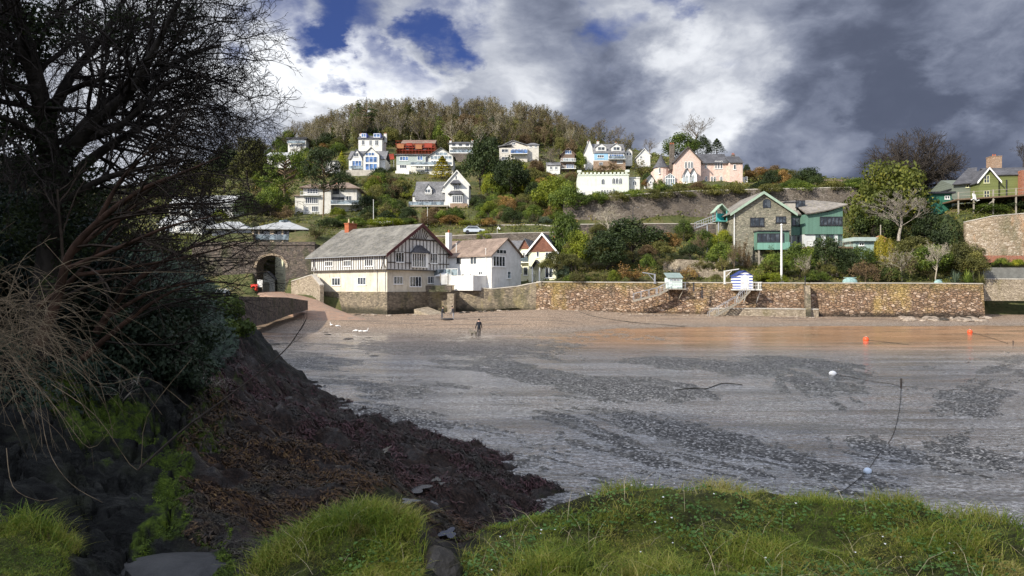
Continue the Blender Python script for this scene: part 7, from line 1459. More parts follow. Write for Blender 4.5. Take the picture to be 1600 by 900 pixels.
def bank_mat():
    m, t = mat('rock_seaweed_turf'); g = t.n('NewGeometry').outputs['Position']; at = t.n('VertexColor', {'layer_name': 'cover'}).outputs[0]; c = t.n('SeparateColor', i0=at).outputs
    z = t.n('SeparateXYZ', Vector=g).outputs[2]
    n1 = t.noise(g, 1.4, 7, .65); n2 = t.noise(g, 11, 5, .7); n3 = t.noise(t.mapping(g, rot=(0.3, .2, .6), scale=(1, 5, 2)), 3, 6, .7)
    rock = t.ramp(t.math('ADD', t.math('MULTIPLY', n3, .6), t.math('MULTIPLY', n1, .4)), [(.40, (.005, .005, .005)), (.52, (.018, .019, .017)), (.60, (.045, .046, .040)), (.72, (.15, .145, .13))])  # shade under the tree overhead is put into this near-black rock colour
    rock = t.mix(t.maprange(t.noise(g, 2.2, 5), .52, .66, 0, .5), rock, (.035, .04, .02))
    weed = t.ramp(n2, [(.35, (.010, .007, .006)), (.55, (.035, .022, .016)), (.7, (.09, .06, .045)), (.82, (.17, .15, .13))])
    weed = t.mix(t.maprange(n1, .48, .64, 0, .5), weed, (.075, .07, .066))
    moss = t.ramp(n2, [(.35, (.02, .035, .006)), (.6, (.10, .15, .018)), (.75, (.2, .26, .03))])
    turf = t.ramp(t.math('ADD', t.math('MULTIPLY', n2, .5), t.math('MULTIPLY', n1, .5)), [(.36, (.02, .016, .01)), (.47, (.05, .055, .015)), (.55, (.10, .12, .025)), (.66, (.12, .075, .04))])
    col = t.mix(c[1], rock, weed); col = t.mix(t.math('MULTIPLY', t.maprange(c[0], .35, .7), t.maprange(n2, .3, .5)), col, moss); col = t.mix(c[2], col, turf)
    rough = t.math('SUBTRACT', .78, t.math('MULTIPLY', c[1], t.maprange(n1, .4, .6, .1, .5)))
    h = t.math('ADD', t.math('MULTIPLY', n2, .8), t.math('MULTIPLY', n3, .8))
    fin(t, m, col, rough, .16, t.math('ADD', h, t.math('MULTIPLY', t.noise(g, 45, 3, .7), .25)), 1.0, .09); return m
bank = tag(link_mesh('rocky_bank', np.stack([nX, b_, NZ_], -1).reshape(-1, 3), grid_faces(len(nU), len(nY)), bank_mat(), None, True), 'dark rocks and turf of the near shore', kind='structure')
ca = bank.data.color_attributes.new('cover', 'FLOAT_COLOR', 'POINT'); ca.data.foreach_set('color', np.stack([MOSSM, WEEDM, TURF, TURF*0+1], -1).astype(np.float32).ravel())

def scatter(n, pxr, Yr, r, power=1.0):
    px = r.uniform(*pxr, n); Y = Yr[0]*(Yr[1]/Yr[0])**(r.random(n)**power); X = (px-800)/F*Y; return X, Y
def blades(X, Y, Z, H_, W_, r, lean=.35, wind=(.25, .05), down=None):
    n = len(X); a = r.random(n)*6.283; side = np.stack([np.cos(a), np.sin(a), np.zeros(n)], 1)
    ln = np.stack([r.normal(size=n)*lean+wind[0], r.normal(size=n)*lean+wind[1], np.ones(n)], 1); ln /= np.linalg.norm(ln, axis=1)[:, None]
    p0 = np.stack([X, Y, Z-.01], 1); p1 = p0+ln*(H_*.5)[:, None]; l2 = ln*np.array([1.9, 1.9, .62]); p2 = p1+l2*(H_*.3)[:, None]; l3 = ln*np.array([3, 3, .25]); p3 = p2+l3*(H_*.22)[:, None]
    w_ = (W_)[:, None]
    v = np.stack([p0-side*w_, p0+side*w_, p1+side*w_*.85, p1-side*w_*.85, p2+side*w_*.55, p2-side*w_*.55, p3+side*w_*.08, p3-side*w_*.08], 1).reshape(-1, 3)
    b = (np.arange(n)*8)[:, None]; f = np.concatenate([b+np.array([0, 1, 2, 3]), b+np.array([3, 2, 4, 5]), b+np.array([5, 4, 6, 7])]); return v, f
def grass():
    r = np.random.default_rng(21); V = []; Fs = []; off = 0
    def addv(v, f):
        nonlocal off; V.append(v); Fs.append(f+off); off += len(v)
    X, Y = scatter(380000, (-60, 1720), (3.1, 6.3), r); z, tf, ms, wd, px, py = near_parts(X, Y)
    dens = .10+.90*ss(fbm(X*2.4, Y*2.4, 61, 5, .6), .38, .56); soil = np.maximum(np.exp(-((px-905)/45)**2-((py-835)/20)**2), np.exp(-((px-1120)/50)**2-((py-850)/14)**2)); dens = dens*(1-.92*ss(soil, .3, .8)); k = (tf > .5) & (r.random(len(X)) < dens); X, Y, z = X[k], Y[k], z[k]; px = px[k]
    patch = fbm(X*1.1, Y*1.1, 63); tuft = ss(fbm(X*3.1, Y*3.1, 64), .52, .72)
    H_ = (.016+.030*r.random(len(X))+.075*tuft*r.random(len(X))**1.5)*(.5+1.0*patch)
    mound = np.exp(-((px-590)/75)**2)*((px < 720)); H_ = H_*(1+mound*.35)
    addv(*blades(X, Y, z, H_, .0014+.0014*r.random(len(X)), r, .55, (.15, 0)))
    # tall tussock on the mound
    n = 3600; cx = r.normal(size=n)*.26-.88; cy = 4.62+r.normal(size=n)*.13; z, tf, *_ = near_parts(cx, cy); k = tf > .3
    addv(*blades(cx[k], cy[k], z[k], .07+.15*r.random(k.sum()), .0018+.0012*r.random(k.sum()), r, .45, (-.05, 0)))
    for (tx, tY, ns) in ((960, 5.75, 500), (1130, 5.7, 700), (1290, 5.5, 600), (1180, 4.4, 900), (860, 4.3, 800), (1010, 4.2, 900), (1400, 5.2, 500), (1540, 4.9, 500), (300, 4.2, 200), (420, 4.3, 700), (470, 4.6, 600), (60, 4.2, 500), (1500, 4.5, 600)):
        cx = (tx-800)/F*tY+r.normal(size=ns)*.13; cy = tY+r.normal(size=ns)*.1; z, tf, *_ = near_parts(cx, cy); k = tf > .3; addv(*blades(cx[k], cy[k], z[k], .08+.12*r.random(k.sum()), .0018+.0012*r.random(k.sum()), r, .5, (0, 0)))
    m, t = mat('grass_blades'); g = t.n('NewGeometry').outputs['Position']; n1 = t.noise(g, 1.6, 4, .6); n2 = t.noise(g, 60, 2, .6); n3 = t.noise(t.mapping(g, loc=(4, 4, 4)), 3.5, 3, .6)
    f = t.math('ADD', t.math('MULTIPLY', n1, .5), t.math('MULTIPLY', n2, .5))
    col = t.ramp(f, [(.32, (.045, .10, .014)), (.43, (.14, .22, .025)), (.52, (.29, .32, .045)), (.60, (.44, .38, .11)), (.72, (.58, .48, .24))]); col = t.mix(t.maprange(n3, .58, .72, 0, .7), col, (.20, .13, .05))
    d = t.n('BsdfPrincipled', Base_Color=col, Roughness=.55, Specular_IOR_Level=.3); tr = t.n('BsdfTranslucent', Color=col); mx = t.n('MixShader', Fac=.35); t.link(d.outputs[0], mx.inputs[1]); t.link(tr.outputs[0], mx.inputs[2]); t.n('OutputMaterial', Surface=mx)
    tag(link_mesh('grass', np.concatenate(V), np.concatenate(Fs), m), 'tufted grass on the near bank', 'grass', kind='stuff')
    # low broad leaves, clover and moss flecks in the turf
    X, Y = scatter(26000, (380, 1700), (3.3, 6.2), r); z, tf, *_ = near_parts(X, Y); k = (tf > .6) & (fbm(X*2.6, Y*2.6, 71) > .54); X, Y, z = X[k], Y[k], z[k]
    nr = np.stack([r.normal(size=len(X))*.35, r.normal(size=len(X))*.35, np.ones(len(X))], 1); nr /= np.linalg.norm(nr, axis=1)[:, None]
    v, f = quads(np.stack([X, Y, z+.012+.03*r.random(len(X))], 1), nr, .024, r, .8); tag(link_mesh('low_herbs', v, f, leafy('herb_leaves', (.035, .08, .02), (.10, .19, .045), (.16, .26, .07), .2, 3)), 'low clover and herb leaves in the turf', 'herbs', kind='stuff')
grass()
def seaweed():
    r = np.random.default_rng(31); X, Y = scatter(210000, (270, 900), (4.6, 30), r, .8); z, tf, ms, wd, px, py = near_parts(X, Y)
    k = (wd > .35) & (tf < .3) & (fbm(X*1.3, Y*1.3, 81) > .40) & (z > .02); X, Y, z, px = X[k], Y[k], z[k], px[k]; n = len(X); e = .05
    gx = (near_parts(X+e, Y)[0]-z)/e; gy = (near_parts(X, Y+e)[0]-z)/e; dn = np.stack([-gx, -gy, np.zeros(n)], 1)+r.normal(size=(n, 3))*.35; dn[:, 2] = 0; dn /= np.linalg.norm(dn, axis=1)[:, None]+1e-6
    nr = np.stack([-gx, -gy, np.ones(n)], 1); nr /= np.linalg.norm(nr, axis=1)[:, None]; dn = dn-nr*(dn*nr).sum(1)[:, None]; dn /= np.linalg.norm(dn, axis=1)[:, None]; sd = np.cross(nr, dn)
    L = (.04+.09*r.random(n)**2)*np.clip(Y/9, .6, 1.6); w_ = L*(.05+.08*r.random(n)); p0 = np.stack([X, Y, z+.012], 1); up = nr*(.03*np.clip(Y/9, .7, 2)*r.random(n))[:, None]
    p1 = p0+dn*(L*.5)[:, None]+up+sd*(r.normal(size=n)*L*.15)[:, None]; p2 = p0+dn*L[:, None]+up*.3+sd*(r.normal(size=n)*L*.3)[:, None]; ws = w_[:, None]*sd
    v = np.stack([p0-ws*.5, p0+ws*.5, p1+ws, p1-ws, p2+ws*.6, p2-ws*.6], 1).reshape(-1, 3); b = (np.arange(n)*6)[:, None]; f = np.concatenate([b+np.array([0, 1, 2, 3]), b+np.array([3, 2, 4, 5])])
    m, t = mat('seaweed_fronds'); g = t.n('NewGeometry').outputs['Position']; n1 = t.noise(g, .7, 4, .6); n2 = t.noise(g, 22, 3, .7); yy = t.n('SeparateXYZ', Vector=g).outputs
    c1 = t.ramp(n2, [(.35, (.014, .009, .006)), (.50, (.07, .036, .018)), (.62, (.16, .095, .035)), (.76, (.30, .22, .10))]); c2 = t.ramp(n2, [(.35, (.016, .008, .010)), (.52, (.065, .026, .028)), (.66, (.16, .085, .085)), (.78, (.32, .26, .25))])
    c3 = t.ramp(n2, [(.38, (.012, .012, .010)), (.6, (.055, .055, .042)), (.75, (.20, .20, .18))])
    col = t.mix(t.maprange(yy[1], 10, 15), c1, c2); col = t.mix(t.maprange(n1, .46, .6, 0, .85), col, c3)
    fin(t, m, col, t.maprange(n2, .4, .6, .45, .8), .28); tag(link_mesh('seaweed', v, f, m), 'brown bladder wrack draped over the near rocks', 'seaweed', kind='stuff')
seaweed()
def moss_tufts():
    r = np.random.default_rng(33); X, Y = scatter(150000, (40, 400), (3.8, 14), r); z, tf, ms, wd, px, py = near_parts(X, Y); k = (ms > .5) & (fbm(X*5, Y*5, 83, 4, .7) > .46); X, Y, z = X[k], Y[k], z[k]
    nr = np.stack([r.normal(size=len(X))*.6, r.normal(size=len(X))*.6-.3, np.ones(len(X))], 1); nr /= np.linalg.norm(nr, axis=1)[:, None]
    v, f = quads(np.stack([X, Y, z+.02*r.random(len(X))], 1), nr, .017, r, .5); tag(link_mesh('moss', v, f, leafy('bright_moss', (.018, .034, .004), (.07, .11, .010), (.16, .22, .02), .15, 5)), 'bright green moss on the dark rocks', 'moss', kind='stuff')
moss_tufts()
# pools left between the weedy rocks: real little sheets of water
def pool(px, py, w_, h_, seed, lift=.05):
    Y = 12.0
    for _ in range(40):
        zz = float(near_parts(np.array([(px-800)/F*Y]), np.array([Y]))[0][0]); Y += (F*(CZ-zz)/(py-450)-Y)*.5
    rr = random.Random(seed); b = MB(); k = Y/F; kk = (py-450)/F; n = 26
    top = [( (px-800)*k+w_*.5*k*math.cos(a)*(q := 1+.35*math.sin(a*3+seed)+.2*math.sin(a*5+seed*2)), Y+h_*.5*k/kk*math.sin(a)*q, zz+lift) for a in [6.2832*i/n for i in range(n)]]
    b.add(top, [tuple(range(n))]); m, t = mat('still_pool') if 'still_pool' not in MATS else (MATS['still_pool'], None)
    if t: fin(t, m, (.05, .05, .048), .14, .5); MATS['still_pool'] = m
    tag(b.build('tide_pool', m), kind='structure')
for i, a in enumerate([(652, 770, 34, 14, .10), (640, 795, 24, 8, .10), (676, 796, 14, 7, .10), (682, 757, 14, 6, .1), (700, 845, 26, 14, .10), (604, 710, 8, 10, .1), (690, 768, 8, 4, .1)]): pool(a[0], a[1], a[2], a[3], i, a[4])

# ---- hawthorn tree and thicket on the left
def px_line(pl): return [P(x, y, Y) for x, y, Y in pl]
def limb_segs(line, r0, r1, n=4):
    out = []; tot = len(line)-1
    pts = []
    for i in range(tot):
        for q in range(n):
            t_ = q/n; a = line[max(0, i-1)]; b = line[i]; c = line[i+1]; d = line[min(tot, i+2)]
            pts.append(0.5*((2*b)+(c-a)*t_+(2*a-5*b+4*c-d)*t_*t_+(3*b-a-3*c+d)*t_**3))
    pts.append(line[-1]); m = len(pts)-1
    for i in range(m): out.append([*pts[i], *pts[i+1], r0+(r1-r0)*i/m, r0+(r1-r0)*(i+1)/m])
    return out, pts
LIMBS = [([(55, 560, 8.6), (75, 430, 8.6), (82, 300, 8.5), (72, 200, 8.5), (50, 100, 8.3), (20, 0, 8.2), (-20, -120, 8)], .17, .05), ([(80, 305, 8.5), (112, 225, 8.6), (170, 160, 8.8), (235, 120, 8.9), (300, 85, 8.9), (345, 70, 8.8)], .10, .012),
 ([(95, 255, 8.6), (150, 190, 8.3), (205, 140, 8.0), (250, 60, 7.8), (300, -40, 7.6)], .09, .015), ([(82, 315, 8.5), (135, 255, 8.9), (200, 210, 9.3), (260, 180, 9.6), (310, 168, 9.7)], .08, .010), ([(72, 200, 8.5), (110, 120, 8.9), (165, 50, 9.3), (220, -50, 9.5)], .08, .014),
 ([(60, 140, 8.4), (25, 70, 8.0), (-40, 20, 7.6)], .07, .02), ([(80, 250, 8.5), (40, 200, 7.9), (-10, 180, 7.4)], .06, .02), ([(85, 330, 8.5), (150, 285, 8.2), (225, 262, 8.0), (300, 250, 7.9)], .06, .008), ([(110, 225, 8.6), (190, 195, 8.2), (260, 130, 8.0), (325, 120, 7.9)], .055, .008)]
def hawthorn():
    r = np.random.default_rng(41); base = P(55, 560, 8.6); root = empty('hawthorn_tree', base, 0, 'big dark leafless tree with dense tangled twigs filling the upper left corner', 'tree')
    tr = []; tw = []; b0 = np.array([*base]*2+[0, 0])
    for li, (pl, r0, r1) in enumerate(LIMBS):
        sg, pt = limb_segs(px_line(pl), r0, r1); tr += sg; m = len(pt)-1; nchild = 23 if li not in (5, 6) else 12
        for c in range(nchild):
            t_ = (.30 if li else .45)+(.70 if li else .55)*(c+r.random())/nchild; i = min(m-1, int(t_*m)); p = np.array(pt[i]); d = np.array((pt[i+1]-pt[i]).normalized())
            ax = unit(1, r)[0]; sd = np.cross(d, ax); sd /= np.linalg.norm(sd); an = .5+.6*r.random(); nd = d*math.cos(an)+sd*math.sin(an); nd[0] += .25; nd[2] -= .12
            L = (1.15 if li else 1.3)*(1.15-.55*t_)*(.7+.5*r.random()); g = grow(r, p, nd, L, (r0+(r1-r0)*t_)*.42, [6, 5, 3], [.55, .55, .5], [.75, .7, .7], -.015, .20, 4, .25, rk=.6)
            tw += g
    tr = np.array(tr)-b0; T = np.concatenate(tw); T[:, 6:] = np.clip(T[:, 6:], .0024, 1); T = T-b0
    link_mesh('trunk', *segmesh(tr, 8), bark('wet_black_bark', (.018, .015, .012), (.05, .042, .034)), root, True)
    link_mesh('crown', *segmesh(T, 3), bark('black_twigs', (.016, .013, .011), (.045, .036, .030)), root)
    # ivy up the trunk and in the crown
    cen = []; rad = []
    for (x, y, Y, R) in [(40, 20, 8.4, .5), (170, 20, 8.4, .35), (250, 12, 8.3, .35), (60, 330, 8.5, .4), (30, 100, 8.3, .45), (90, 190, 8.4, .22), (70, 400, 8.5, .5), (10, 250, 8.5, .5), (0, 0, 8.6, .7), (100, 45, 8.5, .3), (120, 350, 8.6, .4), (300, 60, 8.5, .22), (20, 340, 8.7, .8), (-40, 120, 8.4, .8)]:
        c = np.array(P(x, y, Y))-np.array(base); 
        for q in range(9): cen.append(c+r.normal(size=3)*R*.5); rad.append(R*.4)
    v, f = leafcloud(r, cen, rad, 16000, .05); link_mesh('ivy', v, f, leafy('tree_ivy', (.006, .010, .005), (.022, .034, .012), (.05, .065, .02), .15, 2), root)
hawthorn()
def thicket(name, label, limbs, col, nch, L, seed, ch=(5, 4), rmin=.0016, wind=(.3, 0, 0), lens=(.6, .5), cat='bush'):
    r = np.random.default_rng(seed); base = P(*limbs[0][0][0]); root = empty(name, base, 0, label, cat); b0 = np.array([*base]*2+[0, 0]); tr = []; tw = []
    for pl, r0, r1 in limbs:
        sg, pt = limb_segs(px_line(pl), r0, r1); link_mesh('main_stem', *segmesh(np.array(sg)-b0, 7), col[0], root, True); m = len(pt)-1
        for c in range(nch):
            t_ = .15+.85*(c+r.random())/nch; i = min(m-1, int(t_*m)); p = np.array(pt[i]); d = np.array((pt[i+1]-pt[i]).normalized()); sd = np.cross(d, unit(1, r)[0]); sd /= np.linalg.norm(sd); an = .3+.5*r.random()
            nd = d*math.cos(an)+sd*math.sin(an)+np.array(wind); tw += grow(r, p, nd, L*(1.1-.5*t_)*(.6+.6*r.random()), max(.003, (r0+(r1-r0)*t_)*.5), list(ch), list(lens), [.6, .6], -.02, .12, 4, .2, rk=.65)
    T = np.concatenate(tw); T[:, 6:] = np.clip(T[:, 6:], rmin, 1); link_mesh('twigs', *segmesh(T-b0, 3), col[1], root); return root
REDB = bark('red_brown_bark', (.035, .020, .013), (.09, .05, .033)); BRT = bark('brown_near_twigs', (.030, .022, .016), (.080, .058, .042)); BRD = bark('dark_near_twigs', (.018, .015, .012), (.05, .04, .032))
thicket('leaning_thorn_bush', 'leaning red brown trunk with long brown twigs reaching right across the arch wall', [([(60, 540, 7.4), (88, 470, 7.4), (108, 400, 7.3), (150, 350, 7.2), (215, 300, 7.0), (290, 268, 6.9), (345, 245, 6.8)], .06, .005), ([(112, 395, 7.3), (180, 345, 7.6), (270, 320, 7.9), (340, 318, 8.2), (400, 305, 8.4)], .035, .003),
  ([(105, 420, 7.3), (190, 385, 7.0), (270, 352, 6.8), (350, 335, 6.6)], .03, .003), ([(120, 430, 7.4), (220, 415, 7.7), (320, 395, 7.9), (400, 372, 8.1)], .025, .003), ([(150, 352, 7.2), (190, 280, 7.1), (240, 230, 7.0)], .03, .004)], (REDB, BRT), 10, 1.0, 43, (4, 4))
thicket('lower_thorn_bush', 'second brown thicket of low branches over the ivy bank, below the leaning trunk', [([(150, 520, 8.8), (200, 450, 8.9), (270, 400, 9.2), (330, 375, 9.6), (370, 360, 9.8)], .05, .004), ([(130, 560, 8.2), (200, 500, 8.2), (270, 455, 8.4), (330, 440, 8.6)], .04, .004), ([(160, 500, 8.6), (240, 455, 8.8), (330, 440, 9), (410, 452, 9.2)], .03, .003), ([(60, 480, 7.6), (130, 420, 7.6), (200, 330, 7.8), (260, 300, 8)], .035, .004)], (REDB, BRD), 10, 1.0, 44, (4, 4))
thicket('bare_overhanging_branch', 'single long bare twig hanging out over the water, below the ivy bush', [([(215, 735, 5.2), (290, 668, 5.3), (345, 628, 5.4), (405, 582, 5.5), (450, 542, 5.6), (478, 500, 5.6)], .009, .003)], (BRD, BRD), 5, .22, 45, (3,), .0015, (0, 0, .1))
thicket('dark_back_thicket', 'dark leafless thicket behind the big tree at the left edge', [([(x, 520, Y), (x+20, 380, Y), (x+50, 230, Y+.3), (x+70, 90, Y+.5)], .05, .006) for x, Y in ((-60, 11), (0, 12), (60, 12.5), (120, 13), (-20, 10))], (BRD, BRD), 14, 1.7, 46, (6, 4), .003)
def brambles():
    r = np.random.default_rng(51); base = P(20, 560, 5.6); root = empty('dead_bramble_tangle', base, 0, 'pale dead bramble and bracken stems drooping at the lower left edge', 'bramble'); seg = []
    for i in range(340):
        p = np.array(P(r.uniform(-80, 75), r.uniform(470, 600), r.uniform(4.8, 6.4))); d = np.array([r.uniform(-.5, .9), r.uniform(-.3, .3), r.uniform(-.1, .8)]); L = r.uniform(.4, 1.1)
        n = 10; rr = r.uniform(.0008, .0020)
        for k in range(n):
            d = d/np.linalg.norm(d); q = p+d*L/n; seg.append([*p, *q, rr, rr*.9]); d = d+np.array([0, 0, -.22])+r.normal(size=3)*.12; p = q
            if r.random() < .25: e = d/np.linalg.norm(d)+r.normal(size=3)*.5; seg.append([*q, *(q+e*.10), rr*.7, rr*.4])
    for pl in ([(70, 380, 5.5), (130, 440, 5.5), (200, 460, 5.6), (260, 450, 5.8)], [(20, 560, 5.2), (90, 640, 5.2), (140, 700, 5.1), (180, 660, 5)], [(60, 610, 5), (75, 700, 4.9), (110, 755, 4.8), (160, 785, 4.8)], [(10, 700, 4.8), (20, 760, 4.7), (60, 782, 4.7), (90, 778, 4.7)], [(100, 560, 5.4), (160, 600, 5.5), (230, 590, 5.6), (300, 640, 5.6)], [(150, 430, 6), (250, 425, 6.2), (350, 428, 6.4), (420, 424, 6.5)], [(80, 600, 5), (150, 650, 5), (215, 735, 5.2), (230, 650, 5.2), (300, 560, 5.4)]):
        s_, _ = limb_segs(px_line(pl), .0028, .0014); seg += s_
    T = np.array(seg)-np.array([*base]*2+[0, 0]); link_mesh('stems', *segmesh(T, 4), bark('dead_stem', (.09, .065, .04), (.30, .23, .145)), root)
brambles()
def ivy_bank():
    r = np.random.default_rng(61); base = P(200, 560, 12)
    # dense ivy over the bank top, leaf by leaf
    X, Y = scatter(90000, (-250, 372), (6.5, 34), r); z, tf, ms, wd, px, py = near_parts(X, Y); k = (py < np.interp(px, [-250, 100, 200, 300, 372], [640, 640, 610, 600, 575])) & (wd < .5); X, Y, z, px = X[k], Y[k], z[k], px[k]
    hump = .35*fbm(X*1.3, Y*1.1, 91)*np.clip(Y/9, .6, 2.5); n = len(X); sc = np.clip(Y/10, .7, 2.4)
    nr = np.stack([r.normal(size=n)*.7, r.normal(size=n)*.5-.6, np.ones(n)], 1); nr /= np.linalg.norm(nr, axis=1)[:, None]
    v, f = quads(np.stack([X, Y, z+hump*(.3+1.0*r.random(n))], 1), nr, .055*sc*(.6+.8*r.random(n)), r, .85)
    tag(link_mesh('ivy', v, f, leafy('ground_ivy', (.012, .022, .014), (.035, .060, .035), (.08, .11, .055), .12, 1.2, .5, .2)), 'dark glossy ivy covering the near bank', 'ivy', kind='stuff')
    def mass(name, label, spots, n, size, m, cat='bush'):
        c0 = P(*spots[0][:3]); cen = []; rad = []
        for (x, y, Y, R) in spots:
            c = np.array(P(x, y, Y))-np.array(c0)
            for q in range(12): cen.append(c+unit(1, r)[0]*R*.75*r.random()**.4); rad.append(R*.38)
        v, f = leafcloud(r, cen, rad, n, size); root = empty(name, c0, 0, label, cat); link_mesh('foliage', v, f, m, root); g = grow(r, (0, 0, -1.2), (.1, 0, 1), 1.4, .05, [5, 4], [.7, .6], [.7, .6], .05); link_mesh('stem', *segmesh(np.concatenate(g), 5), TWIGD, root)
    mass('green_bank_shrub', 'bright green leafy shrub on the shore bank left of the slipway wall', [(352, 505, 29, 1.1), (330, 500, 29, 1.2), (345, 540, 27, 1.1), (300, 505, 28, 1.3), (360, 480, 30, .6), (320, 478, 30, .8), (290, 480, 30, .9), (357, 560, 25, .6), (325, 560, 25, 1.0)], 21000, .17, leafy('shore_shrub_leaves', (.025, .045, .012), (.085, .12, .03), (.16, .19, .05), .25, .8))
    mass('dark_ivy_mound', 'very dark ivy mound behind the leaning trunk, left edge', [(20, 440, 9.5, 1.0), (90, 420, 10, .9), (-60, 380, 9, 1.2), (20, 350, 11, 1.1), (160, 440, 10.5, .8), (-40, 500, 8.5, .9), (60, 500, 9.5, .8), (130, 380, 11.5, .8)], 26000, .075, leafy('deep_ivy', (.005, .011, .008), (.018, .035, .024), (.05, .07, .04), .12, 1.5, .5, .2))
    mass('grey_green_ivy_mound', 'grey green ivy mound in the middle of the left bank, above the white grass', [(230, 500, 10.5, .75), (280, 530, 11, .7), (190, 540, 10, .7), (240, 560, 10, .6), (300, 575, 10.5, .45), (210, 470, 11, .6), (160, 490, 10.5, .7)], 22000, .07, leafy('grey_ivy', (.010, .018, .011), (.034, .052, .030), (.085, .115, .07), .12, 2, .5, .22))
    mass('far_bank_trees', 'tangled brown green bank trees between the big tree and the arch wall', [(290, 425, 40, 1.6), (240, 410, 38, 2.2), (190, 380, 36, 2.6), (150, 350, 34, 3), (90, 320, 34, 3), (20, 300, 34, 3.5), (285, 440, 42, 1.8)], 24000, .20, leafy('bank_tree_leaves', (.02, .02, .012), (.06, .055, .03), (.10, .09, .05), .15, .4))
    # bleached grass tufts hanging over the rock edge
    n = 1500; px = r.uniform(185, 362, n); Y = np.interp(px, [185, 362], [8.8, 14])+r.normal(size=n)*.25; py = np.interp(px, [185, 270, 362], [625, 600, 572]); X = (px-800)/F*Y; z = near_parts(X, Y)[0]; fr = fbm(X*4, Y*4, 95) > .5; X, Y, z = X[fr], Y[fr], z[fr]
    v, f = blades(X, Y, z+.08, .12+.16*r.random(len(X)), .003+.004*r.random(len(X)), r, .9, (.3, -.8)); tag(link_mesh('bleached_grass', v, f, plain('bleached_grass_blades', (.42, .38, .31), .7, .5, 12)), 'bleached dead grass along the rock edge', 'dead grass', kind='stuff')
ivy_bank()
def daisies():
    r = np.random.default_rng(77); c = []
    X, Y = scatter(30, (700, 1600), (4.2, 5.6), r); z, tf, *_ = near_parts(X, Y); k = tf > .7; X, Y, z = X[k], Y[k], z[k]; nr = np.tile([[0, -.3, .95]], (len(X), 1)); v, f = quads(np.stack([X, Y, z+.05], 1), nr, .013, r, 1.0)
    tag(link_mesh('daisies', v, f, plain('white_petals', (.8, .8, .76), .6)), 'tiny white flowers scattered in the turf', 'flowers', kind='stuff')
    X, Y = scatter(420, (400, 1650), (3.8, 5.8), r); z, tf, *_ = near_parts(X, Y); k = tf > .6; X, Y, z = X[k], Y[k], z[k]
    v, f = blades(X, Y, z, .14+.16*r.random(len(X)), .0010+.0008*r.random(len(X)), r, .9, (0, 0)); tag(link_mesh('dead_stalks', v, f, plain('straw', (.50, .42, .25), .7, .3, 10)), 'dead straw stalks lying through the turf', 'dead grass', kind='stuff')
daisies()
# ---------------------------------------------------------------- small things
def mud_at(px, py):
    Y = F*CZ/(py-450)
    for _ in range(60):
        zz = float(bay_h(np.array([(px-800)/F*Y]), np.array([Y]))[0]); Y += (F*(CZ-zz)/(py-450)-Y)*.4
    return Vector(((px-800)/F*Y, Y, max(zz, 0)))
def skin(name, verts, edges, rad, mats, pick=None, parent=None, sub=2):
    me = bpy.data.meshes.new(name); me.from_pydata(verts, edges, []); o = bpy.data.objects.new(name, me); COL.objects.link(o)
    o.modifiers.new('s', 'SKIN'); sv = me.skin_vertices[0].data
    for i, r in enumerate(rad): sv[i].radius = r if isinstance(r, tuple) else (r, r)
    sv[0].use_root = True; sb = o.modifiers.new('b', 'SUBSURF'); sb.levels = sub; sb.render_levels = sub
    dg = bpy.context.evaluated_depsgraph_get(); m2 = bpy.data.meshes.new_from_object(o.evaluated_get(dg)); o.modifiers.clear(); o.data = m2; m2.materials.clear()
    for m in mats: m2.materials.append(m)
    if pick:
        for p in m2.polygons: p.material_index = pick(p.center)
    for p in m2.polygons: p.use_smooth = True
    if parent: o.parent = parent
    return o
SKIN = plain('skin', (.5, .32, .24), .6, .05); NAVY = plain('dark_jacket', (.018, .02, .028), .8, .2); TROU = plain('dark_trousers', (.02, .022, .03), .85, .2); HAIR = plain('dark_hair', (.02, .016, .012), .8)
GREYJ = plain('grey_jacket', (.09, .09, .10), .8, .2); PALEJ = plain('pale_trousers', (.30, .30, .32), .8, .2); BOOT = plain('boots', (.02, .018, .016), .7)
